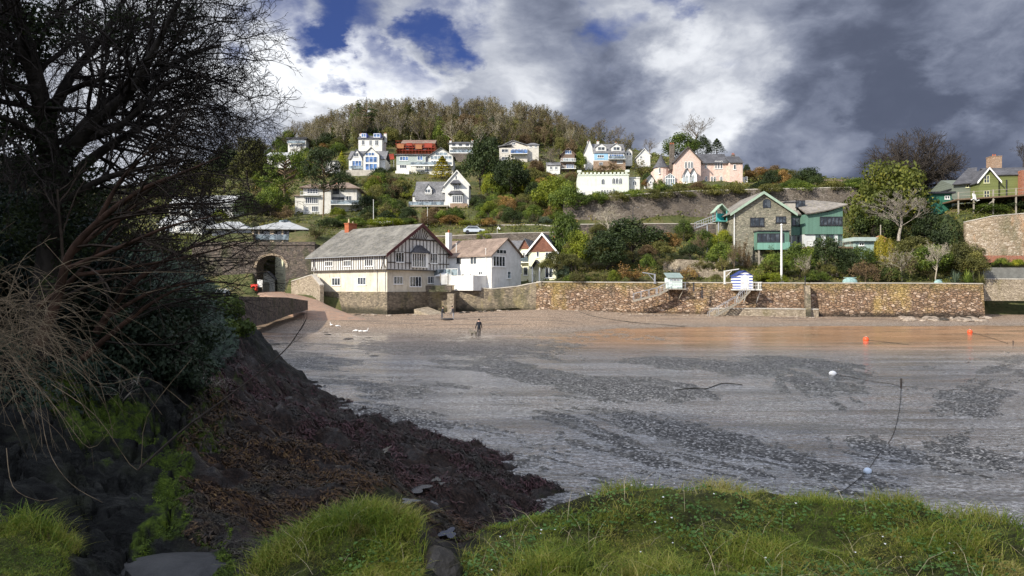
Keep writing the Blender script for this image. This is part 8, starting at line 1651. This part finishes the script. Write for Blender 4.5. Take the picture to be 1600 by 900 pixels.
def person(px, py, label, rot, jac, tro, lean=0.0, arm_l=(-.30, .02, .80), arm_r=(.30, .02, .80), stride=.0, head=(0, 0), hgt=1.75):
    loc = mud_at(px, py); root = empty('person', loc, rot, label, 'person'); s = hgt/1.75; L = lean
    v = [(0, 0, .95), (0, L*.25, 1.12), (0, L*.6, 1.34), (0, L*.8, 1.46), (0+head[0]*.3, L+head[1]*.3, 1.53), (head[0], L*1.1+head[1], 1.64), (head[0], L*1.15+head[1], 1.72),
         (.17, L*.78, 1.42), (.25, L*.5+.02, 1.15), arm_r, (arm_r[0]+.01, arm_r[1]+.02, arm_r[2]-.09), (-.17, L*.78, 1.42), (-.25, L*.5+.02, 1.15), arm_l, (arm_l[0]-.01, arm_l[1]+.02, arm_l[2]-.09),
         (.10, 0, .90), (.11, stride*.5+.02, .50), (.11, stride*.8, .09), (.12, stride*.8+.13, .04), (-.10, 0, .90), (-.11, -stride*.5+.02, .50), (-.11, -stride, .09), (-.12, -stride+.13, .04)]
    v = [tuple(c*s for c in p) for p in v]
    e = [(0, 1), (1, 2), (2, 3), (3, 4), (4, 5), (5, 6), (3, 7), (7, 8), (8, 9), (9, 10), (3, 11), (11, 12), (12, 13), (13, 14), (0, 15), (15, 16), (16, 17), (17, 18), (0, 19), (19, 20), (20, 21), (21, 22)]
    r = [(.16, .11), (.16, .11), (.19, .12), (.13, .09), .055, (.085, .10), (.07, .08), .075, .055, .042, .035, .075, .055, .042, .035, .09, .065, .048, .04, .09, .065, .048, .04]
    r = [tuple(c*s for c in q) if isinstance(q, tuple) else q*s for q in r]
    def pick(c):
        if c.z > 1.49*s: return 0
        if abs(c.x) > .2*s and c.z < (arm_r[2]-.03)*s and c.z > .6*s: return 0
        if c.z > .88*s: return 1
        return 3 if c.z < .10*s else 2
    skin('body', v, e, r, [SKIN, jac, tro, BOOT], pick, root)
    h = MB(); h.lathe((head[0]*s, (L*1.15+head[1]-.015)*s, 1.66*s), [(.085*s, -.03), (.105*s, .02), (.10*s, .08), (.05*s, .125), (.005, .135)], 12, 1, 1.1); h.build('hair', HAIR, root, True); return root
person(748.5, 526.5, 'dark clad person walking away across the mud beside a small grey dog', .25, NAVY, TROU, .10, (-.36, .12, .82), (.30, .05, .85), .12)
person(690.5, 500, 'person in dark jacket on the beach left of the dark inflatable, leaning toward it', -1.2, NAVY, GREYJ, .14, (-.2, .35, .85), (.2, .38, .85), .08)
person(708.5, 500, 'person in grey jacket and pale trousers on the beach right of the dark inflatable', 1.3, GREYJ, PALEJ, .16, (-.2, .38, .85), (.2, .36, .86), .05)
def dog(px, py, label, m, rot):
    loc = mud_at(px, py); root = empty('dog', loc, rot, label, 'dog')
    v = [(0, 0, .42), (.22, 0, .44), (.40, 0, .56), (.50, 0, .64), (.62, 0, .60), (-.22, 0, .42), (-.40, 0, .52), (-.48, 0, .64), (.20, .09, .28), (.20, .09, .03), (.20, -.09, .28), (.22, -.09, .03), (-.24, .09, .30), (-.30, .09, .16), (-.26, .09, .02), (-.24, -.09, .30), (-.30, -.09, .16), (-.26, -.09, .02), (.47, .06, .72), (.47, -.06, .72)]
    e = [(0, 1), (1, 2), (2, 3), (3, 4), (0, 5), (5, 6), (6, 7), (1, 8), (8, 9), (1, 10), (10, 11), (5, 12), (12, 13), (13, 14), (5, 15), (15, 16), (16, 17), (3, 18), (3, 19)]
    skin('body', v, e, [.12, .15, .09, .09, .04, .10, .03, .02, .05, .03, .05, .03, .06, .035, .03, .06, .035, .03, .03, .03], [m], None, root)
dog(740, 526, 'small shaggy grey dog beside the dark clad person on the mud', plain('grey_tan_fur', (.16, .14, .11), .9, .5, 8), 2.6)
def dinghy():
    loc = mud_at(699.5, 500.5); root = empty('inflatable_dinghy', loc, .1, 'low dark inflatable dinghy lying on the beach between two people', 'dinghy'); b = MB(); n = 20
    pts = [(math.cos(6.2832*i/n)*.75, math.sin(6.2832*i/n)*.38, .2) for i in range(n)]
    for a, c in zip(pts, pts[1:]+pts[:1]): b.bar(a, c, .13, n=8)
    b.build('tube', plain('black_rubber', (.03, .03, .035), .5), root, True); f = MB(); f.box(-.6, .6, -.26, .26, .10, .13); f.build('floor', GREYP, root); s_ = MB(); s_.box(-.1, .1, -.32, .32, .22, .26); s_.build('seat', GREYP, root); root.scale = (.8, .8, .8)
dinghy()
SWAN = plain('white_feathers', (.85, .85, .83), .7, .04); BEAK = plain('orange_beak', (.6, .2, .04), .5)
def swan(px, py, rot, neck, label):
    root = empty('swan', mud_at(px, py), rot, label, 'swan', 'five white swans at the water edge')
    nk = [(.33, 0, .34), (.42, 0, .50), (.40, 0, .66), (.46, 0, .74), (.56, 0, .71)] if neck == 'up' else [(.36, 0, .26), (.48, 0, .18), (.58, 0, .08), (.62, 0, .02)]
    v = [(0, 0, .20), (.20, 0, .22), (-.22, 0, .22), (-.42, 0, .30)]+nk; e = [(0, 1), (0, 2), (2, 3), (1, 4)]+[(4+i, 5+i) for i in range(len(nk)-1)]
    skin('body', v, e, [(.20, .17), (.16, .15), (.16, .13), (.05, .04), .06]+[.04]*(len(nk)-3)+[.055, .025], [SWAN, BEAK], None, root)
    w = MB(); w.lathe((-.05, .15, .25), [(.02, -.10), (.18, -.03), (.20, .03), (.05, .12)], 10, 1.6, .35); w.build('wing', SWAN, root, True); w = MB(); w.lathe((-.05, -.15, .25), [(.02, -.10), (.18, -.03), (.20, .03), (.05, .12)], 10, 1.6, .35); w.build('wing', SWAN, root, True)
    b = MB(); p = Vector(nk[-1]); b.bar(p, p+Vector((.10, 0, -.03)), .025, .008, 6); b.build('beak', BEAK, root); root.scale = (.62,)*3
swan(517.5, 509.5, 2.2, 'up', 'white swan with raised neck, leftmost of the five swans'); swan(527.5, 511, .3, 'down', 'white swan feeding, second from the left of the five'); swan(556, 518.5, 3.0, 'down', 'white swan feeding, left one of the right hand three')
swan(563.5, 519.5, .2, 'down', 'white swan, middle one of the right hand three'); swan(571, 519.5, .1, 'up', 'white swan at the right end of the five')
ORANGE = plain('orange_buoy_plastic', (.80, .09, .03), .4, .1, 3)
def buoy(px, py, r, m, label, rot=0, sx=1, name='mooring_buoy'):
    p = mud_at(px, py); root = empty(name, p-Vector((0, 0, r*.3)), rot, label, 'buoy'); b = MB(); n = 10
    b.lathe((0, 0, r*.85), [(r*math.cos(math.pi*(i/n-.5))+.001, r*math.sin(math.pi*(i/n-.5))) for i in range(n+1)], 16, sx, 1); b.build('float', m, root, True)
    c = MB(); k = 8
    for i in range(k): a0, a1 = 6.2832*i/k, 6.2832*(i+1)/k; c.bar((r*.22*math.cos(a0), 0, r*1.95+r*.22*math.sin(a0)), (r*.22*math.cos(a1), 0, r*1.95+r*.22*math.sin(a1)), r*.06, n=5)
    c.build('ring', METAL, root)
buoy(1353, 534, .25, ORANGE, 'orange mooring buoy nearer the middle of the far water'); buoy(1515.5, 521.5, .25, ORANGE, 'orange mooring buoy off the right hand sea wall corner')
buoy(1301, 586, .15, SWAN, 'white oval mooring buoy lying on the gravel', .2, 1.5); buoy(1355.5, 739, .09, plain('pale_blue_float', (.65, .75, .85), .4), 'small pale blue float in the near channel', .5, 1.3)
def rope(name, label, pts, r, m, lift=.02):
    P0 = [mud_at(x, y)+Vector((0, 0, lift)) for x, y in pts]; sg, _ = limb_segs(P0, r, r, 6); rr = random.Random(len(pts)); root = None
    sg = np.array(sg); v, f = segmesh(sg, 6); o = link_mesh(name, v-np.array(P0[0]), f, m, None, True); o.location = P0[0]; tag(o, label, 'rope')
RP = plain('weedy_rope', (.03, .028, .022), .9, .4, 8)
rope('mooring_rope', 'dark rope from the small post down to the pale blue float', [(1408, 606), (1407, 625), (1404, 650), (1394, 685), (1370, 715), (1355, 737), (1335, 755), (1310, 775)], .009, RP)
rope('mooring_rope', 'dark rope linking the white oval buoy to the small post', [(1304, 586), (1330, 590), (1360, 596), (1390, 601), (1408, 605)], .012, RP); rope('mooring_chain', 'weed covered chain on the gravel left of the white oval buoy', [(1055, 610), (1085, 607), (1105, 608), (1130, 601), (1160, 603)], .022, RP)
rope('beach_rope', 'long dark rope across the sandy beach below the sea wall', [(905, 487), (925, 494), (960, 500), (1000, 505), (1040, 508), (1070, 511)], .05, RP); rope('mooring_rope', 'dark rope trailing left to right from the middle orange buoy', [(1358, 533), (1385, 536), (1420, 540)], .016, RP); rope('mooring_rope', 'dark rope trailing from the buoy off the wall corner', [(1520, 521), (1545, 528), (1575, 538)], .016, RP)
def post(px, py, h, r, label, m=TIMBER, lean=(0, 0)):
    p = mud_at(px, py); b = MB(); b.bar((0, 0, -.3), (lean[0], lean[1], h), r, r*.85, 8); b.lathe((lean[0], lean[1], h), [(r*1.1, 0), (r*1.15, .05), (r*.6, .09)], 8); b.bar((lean[0]*.6, -.02, h*.7), (lean[0]*.6+r*1.8, -.02, h*.72), r*.35, n=6); o = b.build('mooring_post', m); o.location = p; tag(o, label, 'post')
post(1408, 607, .38, .05, 'small dark post standing in the shallow water'); post(877, 484, 1.5, .13, 'dark wooden post at the left foot of the sea wall'); post(1583, 540, .3, .05, 'tiny dark stake in the water near the right edge')
# rocks on the foreshore
def boulder(seed, m):
    r = np.random.default_rng(seed); bm = bmesh.new(); bmesh.ops.create_icosphere(bm, subdivisions=3, radius=.5)
    for v in bm.verts:
        n = mnoise.noise(v.co*2.2+Vector((seed*3.1, 0, 0)))*.28+mnoise.noise(v.co*5+Vector((0, seed, 0)))*.10; v.co *= 1+n; v.co.z *= .6
    me = bpy.data.meshes.new('boulder'); bm.to_mesh(me); bm.free(); me.materials.append(m)
    return me
def rockmat(name, a, b, wet=.5):
    m, t = mat(name); g = t.n('NewGeometry').outputs['Position']; n1 = t.noise(g, 3, 6, .7); oi = t.n('ObjectInfo').outputs['Random']
    fin(t, m, t.mix(t.math('ADD', t.math('MULTIPLY', t.maprange(n1, .3, .7), .6), t.math('MULTIPLY', oi, .4)), a, b), wet, .4, n1, .8, .05); return m
BW = [boulder(i, rockmat('weedy_rock', (.012, .010, .008), (.05, .042, .03), .45)) for i in range(3)]; pr = rockmat('pale_rubble_rock', (.09, .065, .045), (.42, .35, .28), .9); BP = [boulder(i+5, pr) for i in range(4)]
def rock(me, p, sx, sy, sz, rot, label, group=None, name='boulder'):
    o = bpy.data.objects.new(name, me); COL.objects.link(o); o.location = p; o.scale = (sx, sy, sz); o.rotation_euler = (0, 0, rot); tag(o, label, 'rock', group)
rr_ = random.Random(3)
for (x, y, w_) in [(437, 579, 34), (408, 559, 20), (418, 545, 12), (428, 538, 24), (446, 537, 14), (404, 535, 10), (410, 548, 14), (398, 562, 16), (433, 551, 10), (424, 533, 10), (446, 532, 8)]:
    p = mud_at(x, y); k = p.y/F; rock(rr_.choice(BW), p+Vector((0, 0, -.02)), w_*k*1.1, w_*k*.8, w_*k*.42, rr_.random()*6, 'weed blackened rock on the foreshore off the rocky point', 'dark rocks off the rocky point')
for (x, y, w_) in [(512, 523, 12), (508, 520, 8), (545, 530, 16), (585, 557, 12), (660, 525, 6)]:
    p = mud_at(x, y); k = p.y/F; rock(rr_.choice(BW), p, w_*k*1.2, w_*k*.8, w_*k*.3, rr_.random()*6, 'flat weedy stone on the mud near the swans', 'weedy stones near the swans')
for i in range(70):
    x = rr_.uniform(1368, 1560)*.75+rr_.uniform(1430, 1560)*.25; Y = 103.2-rr_.random()**1.5*7+ (2 if x > 1540 else 0); zz = float(bay_h(np.array([(x-800)/F*Y]), np.array([Y]))[0]); s_ = rr_.uniform(.35, 1.3)
    rock(rr_.choice(BP+BW[:1]), Vector(((x-800)/F*Y, Y, zz+.05)), s_*1.2, s_, s_*.7, rr_.random()*6, 'fallen rubble stone at the foot of the right hand sea wall', 'fallen stones under the right hand sea wall')
for i in range(60):
    x = rr_.uniform(900, 1280); Y = np.interp(x, [900, 1280], [106.8, 102.6])-rr_.random()**2*4; zz = float(bay_h(np.array([(x-800)/F*Y]), np.array([Y]))[0]); s_ = rr_.uniform(.2, .6)
    rock(rr_.choice(BP), Vector(((x-800)/F*Y, Y, zz+.03)), s_*1.3, s_, s_*.6, rr_.random()*6, 'small pale stone along the foot of the left hand sea wall', 'small pale stones under the left hand sea wall')
for i in range(46):
    x = rr_.uniform(470, 800); Y = np.interp(x, [470, 600, 700, 800], [113, 106, 107, 112])-rr_.random()*4; zz = float(bay_h(np.array([(x-800)/F*Y]), np.array([Y]))[0]); s_ = rr_.uniform(.25, .8)
    rock(rr_.choice(BP+BW), Vector(((x-800)/F*Y, Y, zz+.05)), s_*1.3, s_, s_*.6, rr_.random()*6, 'loose stone at the foot of the boathouse quay', 'loose stones under the boathouse quay')
def gully_rock():
    p = P(688, 880, 4.45); rock(BW[0], p-Vector((0, 0, .05)), .30, .34, .50, .4, 'dark wet rock wedged in the gully between the two turf banks')
    rock(boulder(12, rockmat('slab_rock', (.012, .013, .014), (.07, .07, .068), .7)), P(262, 880, 4.5)-Vector((0, 0, .1)), .8, .75, .32, .5, 'flat grey rock slab at the bottom left beside the bright moss')
gully_rock()
# huts, steps and davits on the sea wall
def steps(h, a, b_, w, n, m, name='steps'):
    a = Vector(a); b_ = Vector(b_); q = MB()
    for s_ in (0, w): q.prism([a+Vector((0, s_, 0)), a+Vector((0, s_, -.28)), b_+Vector((0, s_, -.28)), b_+Vector((0, s_, 0))], (0, .07, 0))
    for i in range(n): c = a.lerp(b_, (i+.5)/n); q.box(c.x-.16, c.x+.16, c.y+.07, c.y+w, c.z-.10, c.z-.05)
    st = h.part(name, q, m); r = MB()
    for s_ in (0.03, w+.03):
        for i in range(4): c = a.lerp(b_, i/3); r.bar(c+Vector((0, s_, 0)), c+Vector((0, s_, .95)), .035, n=5)
        r.bar(a+Vector((0, s_, .95)), b_+Vector((0, s_, .95)), .035, n=5)
    r.build('handrail', METAL, st)
def pale_hut():
    h = H('pale_beach_hut', 'pale mint beach hut with pent roof standing above wooden steps on the sea wall', 'hut', 1043, 452, 106.3, 0); x, z = h.X, h.Z; W = x(1066)
    b = MB(); b.box(0, W, 0, 2.0, .12, z(434)); h.part('wall', b, TEALL); r = MB(); r.slab([(-.12, -.25, z(434.5)), (W+.12, -.25, z(434.5)), (W+.12, 2.2, z(426.5)), (-.12, 2.2, z(426.5))], .08); h.part('roof', r, plain('weathered_felt', (.22, .28, .26))); h.win(1046, 1063, 436, 439, 3, fr=WFRAME, gl=GLASSL, b=.04, sill=False)
    b = MB(); b.box(-.5, W+.4, -.9, 2.1, -.06, .11); 
    for a in (0, W): b.bar((a, -.7, -.06), (a-.5 if a else .35, .3, -1.6), .06)
    h.part('platform', b, GREYP); railing(h, [(.5, -.85), (W+.3, -.85)], .11, .9, METAL)
    steps(h, (-.2, -1.5, .1), (x(1024), -1.5, z(460)), .8, 8, GREYP); steps(h, (x(1023.5), -1.5, z(459.5)), (x(988), -1.5, z(468.5)), .8, 9, GREYP)
pale_hut()
def striped_hut():
    h = H('striped_beach_hut', 'blue and white striped beach hut with white door above the long steps', 'hut', 1150, 452.5, 105.2, 0); x, z = h.X, h.Z; W = x(1176); ze = z(431)
    b = MB(); gable_block(b, 0, W, 0, 2.4, .1, ze, z(423.5), 'y'); h.part('wall', b, STRIPE); r = MB(); gable_roof(r, 0, W, 0, 2.4, ze, z(423.5), 'y', .15, .15, .07); h.part('roof', r, plain('navy_roof', (.03, .05, .18)))
    d = MB(); d.prism([(x(1157.5), -.04, .12), (x(1170.5), -.04, .12), (x(1170.5), -.04, z(432)), (x(1164), -.04, z(429)), (x(1157.5), -.04, z(432))], (0, .035, 0)); dr = h.part('door', d, WHITEB)
    k = MB(); k.bar((x(1158.5), -.07, 1.0), (x(1162), -.07, 1.0), .025); k.build('door_handle', METAL, dr)
    b = MB(); b.box(-.3, x(1186), -1.3, 2.4, -.1, .09); 
    for a in (.2, x(1164), x(1184)): b.bar((a, -1.1, -.1), (a, .5, -1.9), .06)
    h.part('platform', b, WHITE); railing(h, [(x(1171), -1.2), (x(1186), -1.2), (x(1186), 1.5)], .09, 1.0, WFRAME)
    steps(h, (x(1165), -2.2, -.05), (x(1146), -2.2, z(472)), .9, 9, GREYP); steps(h, (x(1144), -2.2, z(473)), (x(1100), -3.0, z(497)), .9, 13, GREYP)
striped_hut()
def davit(px, py0, py1, Y, L, label, m=METAL):
    h = H('boat_davit', label, 'davit', px, py1, Y); Hh = h.Z(py0); b = MB(); b.box(-.11, .11, -.11, .11, 0, Hh); b.box(-.2, .2, -.2, .2, 0, .1); h.part('post', b, m); b = MB(); b.bar((0, 0, Hh-.08), (L, 0, Hh-.02+abs(L)*.12), .08, n=6); b.bar((0, 0, Hh-1.1), (L*.5, 0, Hh-.05), .05, n=6); h.part('arm', b, m)
davit(1023, 428, 443, 107.5, -1.9, 'grey hoist post with arm pointing left, left of the pale hut'); davit(1132, 423, 444, 107, 2.2, 'pale hoist frame with long arm just left of the striped hut', WHITE)
def flagpole():
    h = H('white_flagpole', 'tall white pole in front of the stone and green house', 'pole', 1221, 443, 108); b = MB(); b.bar((0, 0, -1), (0, 0, h.Z(352)), .17, .13, 10); h.part('pole', b, WHITEB); c = MB(); c.lathe((0, 0, h.Z(352)), [(.2, 0), (.22, .1), (.05, .25)], 10); h.part('finial', c, WHITEB)
    c = MB(); c.box(-.3, .3, -.3, .3, -1, .5); h.part('base', c, CONC)
flagpole()
def pole_thing(px, y0, y1, Y, label, m, r=.07, arm=0, name='lamp_post', cat='post'):
    h = H(name, label, cat, px, y1, Y); z = h.Z(y0); b = MB(); b.bar((0, 0, -.5), (0, 0, z), r, r*.7, 8); h.part('pole', b, m); c = MB()
    if arm: c.bar((0, 0, z), (arm*.6, 0, z+.35), .05, n=6); c.bar((arm*.6, 0, z+.35), (arm, 0, z+.1), .05, n=6); c.lathe((arm, 0, z-.1), [(.22, 0), (.18, .15), (.05, .22)], 8)
    else: c.lathe((0, 0, z), [(r*1.3, 0), (r*1.5, .06), (r*.6, .14)], 8)
    h.part('lamp_head' if arm else 'cap', c, m)
pole_thing(989, 324, 345, 147, 'dark street lamp against the big retaining wall', DFRAME, .10, 1.0); pole_thing(583.5, 313, 343, 150, 'thin white post in the hedge left of the yellow green hedge', WHITEB); pole_thing(668, 325, 346, 152, 'thin white post below the left end of the gabled house deck', WHITEB)
pole_thing(713, 381, 424, 118, 'white post rising from the terrace between boathouse and white house', WHITEB, .09); pole_thing(759, 389, 436, 112.5, 'thin white post in front of the white house side wall', WHITEB, .06); pole_thing(777, 357, 372, 140, 'small post with orange lamp box on the lower lane wall', METAL, .07, .5); pole_thing(1258, 433, 447, 104.5, 'short dark post on the sea wall at the buttress', DFRAME, .1)
pole_thing(1084, 443, 450, 105.8, 'short black bollard hanging on the wall between the huts', DFRAME, .14); pole_thing(1097, 450, 461, 105.3, 'black ladder post fixed to the wall between the huts', DFRAME, .12)
def lifering():
    h = H('life_ring_stand', 'red life ring on a red stand beside the stone arch', 'life ring', 397, 457.5, 121.5); b = MB(); n = 18; c = Vector((0, -.12, h.Z(450)))
    for i in range(n): a0, a1 = 6.2832*i/n, 6.2832*(i+1)/n; b.bar(c+Vector((.42*math.cos(a0), 0, .42*math.sin(a0))), c+Vector((.42*math.cos(a1), 0, .42*math.sin(a1))), .13, n=6)
    h.part('ring', b, plain('red_ring', (.75, .06, .03), .4), True); b = MB(); b.box(-.6, .6, 0, .08, h.Z(455), h.Z(444)); b.box(-.06, .06, .02, .1, -.3, h.Z(455)); h.part('stand', b, plain('red_board', (.45, .04, .03)))
    h = H('white_notice_board', 'blank white notice board to the right of the life ring', 'notice board', 406, 457.5, 123); b = MB(); b.box(-.45, .45, 0, .06, 1.0, 2.3); h.part('panel', b, WHITEB); b = MB(); b.box(-.45, -.37, .07, .14, -.2, 2.2); b.box(.37, .45, .07, .14, -.2, 2.2); h.part('frame', b, GREYP)
lifering()
def upturned(px, py, Y, L, w_, hh, rot, m, label, name='upturned_boat', cat='boat'):
    root = empty(name, P(px, py, Y), rot, label, cat); b = MB(); n = 12; k = 8; v = []
    for i in range(n+1):
        t_ = i/n*2-1; s_ = math.sqrt(max(0.0, 1-abs(t_)**2.4)); 
        for j in range(k+1): a = math.pi*j/k; v.append((t_*L/2, math.cos(a)*w_/2*s_, math.sin(a)*hh*(s_*.85+.15)*(1 if s_ > 0 else .3)))
    b.add(v, [(i*(k+1)+j, i*(k+1)+j+1, (i+1)*(k+1)+j+1, (i+1)*(k+1)+j) for i in range(n) for j in range(k)]); b.build('hull', m, root, True); q = MB(); q.box(-L*.42, L*.42, -.025, .025, hh*.97, hh+.05); q.build('keel', m, root)
upturned(332, 459, 78, 3.6, 1.1, .5, .1, WHITE, 'pale upturned boat on the grass at the left end of the slipway wall'); upturned(343, 460, 76, 2.4, .8, .45, .3, plain('grey_hull', (.4, .45, .5)), 'small grey upturned dinghy beside the pale upturned boat')
TQ = plain('turquoise_tarpaulin', (.24, .36, .34), .6, .4, 4); upturned(1328, 443, 107.5, 2.4, 1.2, .9, 0, TQ, 'turquoise covered boat on the sea wall right of the dark shrub', 'covered_boat'); upturned(1466, 443, 106, 1.4, .8, .55, .2, TQ, 'small turquoise covered dinghy left of the spiky plants', 'covered_boat')
def parked(px, py, Y, rot, col, label):
    h = H('parked_car', label, 'car', px, py, Y, rot); b = MB(); b.prism([(-2.1, -.85, .3), (2.1, -.85, .3), (2.1, -.85, .8), (1.2, -.85, .92), (.6, -.85, 1.42), (-1.1, -.85, 1.45), (-1.8, -.85, .95), (-2.1, -.85, .85)], (0, 1.7, 0)); h.part('body', b, plain(col[0], col[1], .3, .05, 1, .5)); g = MB(); g.prism([(-1.55, -.87, .95), (1.0, -.87, .93), (.55, -.87, 1.34), (-1.05, -.87, 1.37)], (0, 1.74, 0)); h.part('window', g, GLASS)
    for a in (-1.3, 1.3):
        for y in (-.80, .80): w = MB(); w.prism([(a+.32*math.cos(6.2832*i/14), y-.1, .32+.32*math.sin(6.2832*i/14)) for i in range(14)], (0, .2, 0)); h.part('wheel', w, DFRAME)
parked(600, 352, 151, 5, ('white_car_paint', (.8, .8, .8)), 'white car parked on the lane above the boathouse roof'); parked(741, 365, 139.5, 0, ('silver_car_paint', (.45, .5, .55)), 'pale car roof showing over the lower lane wall')
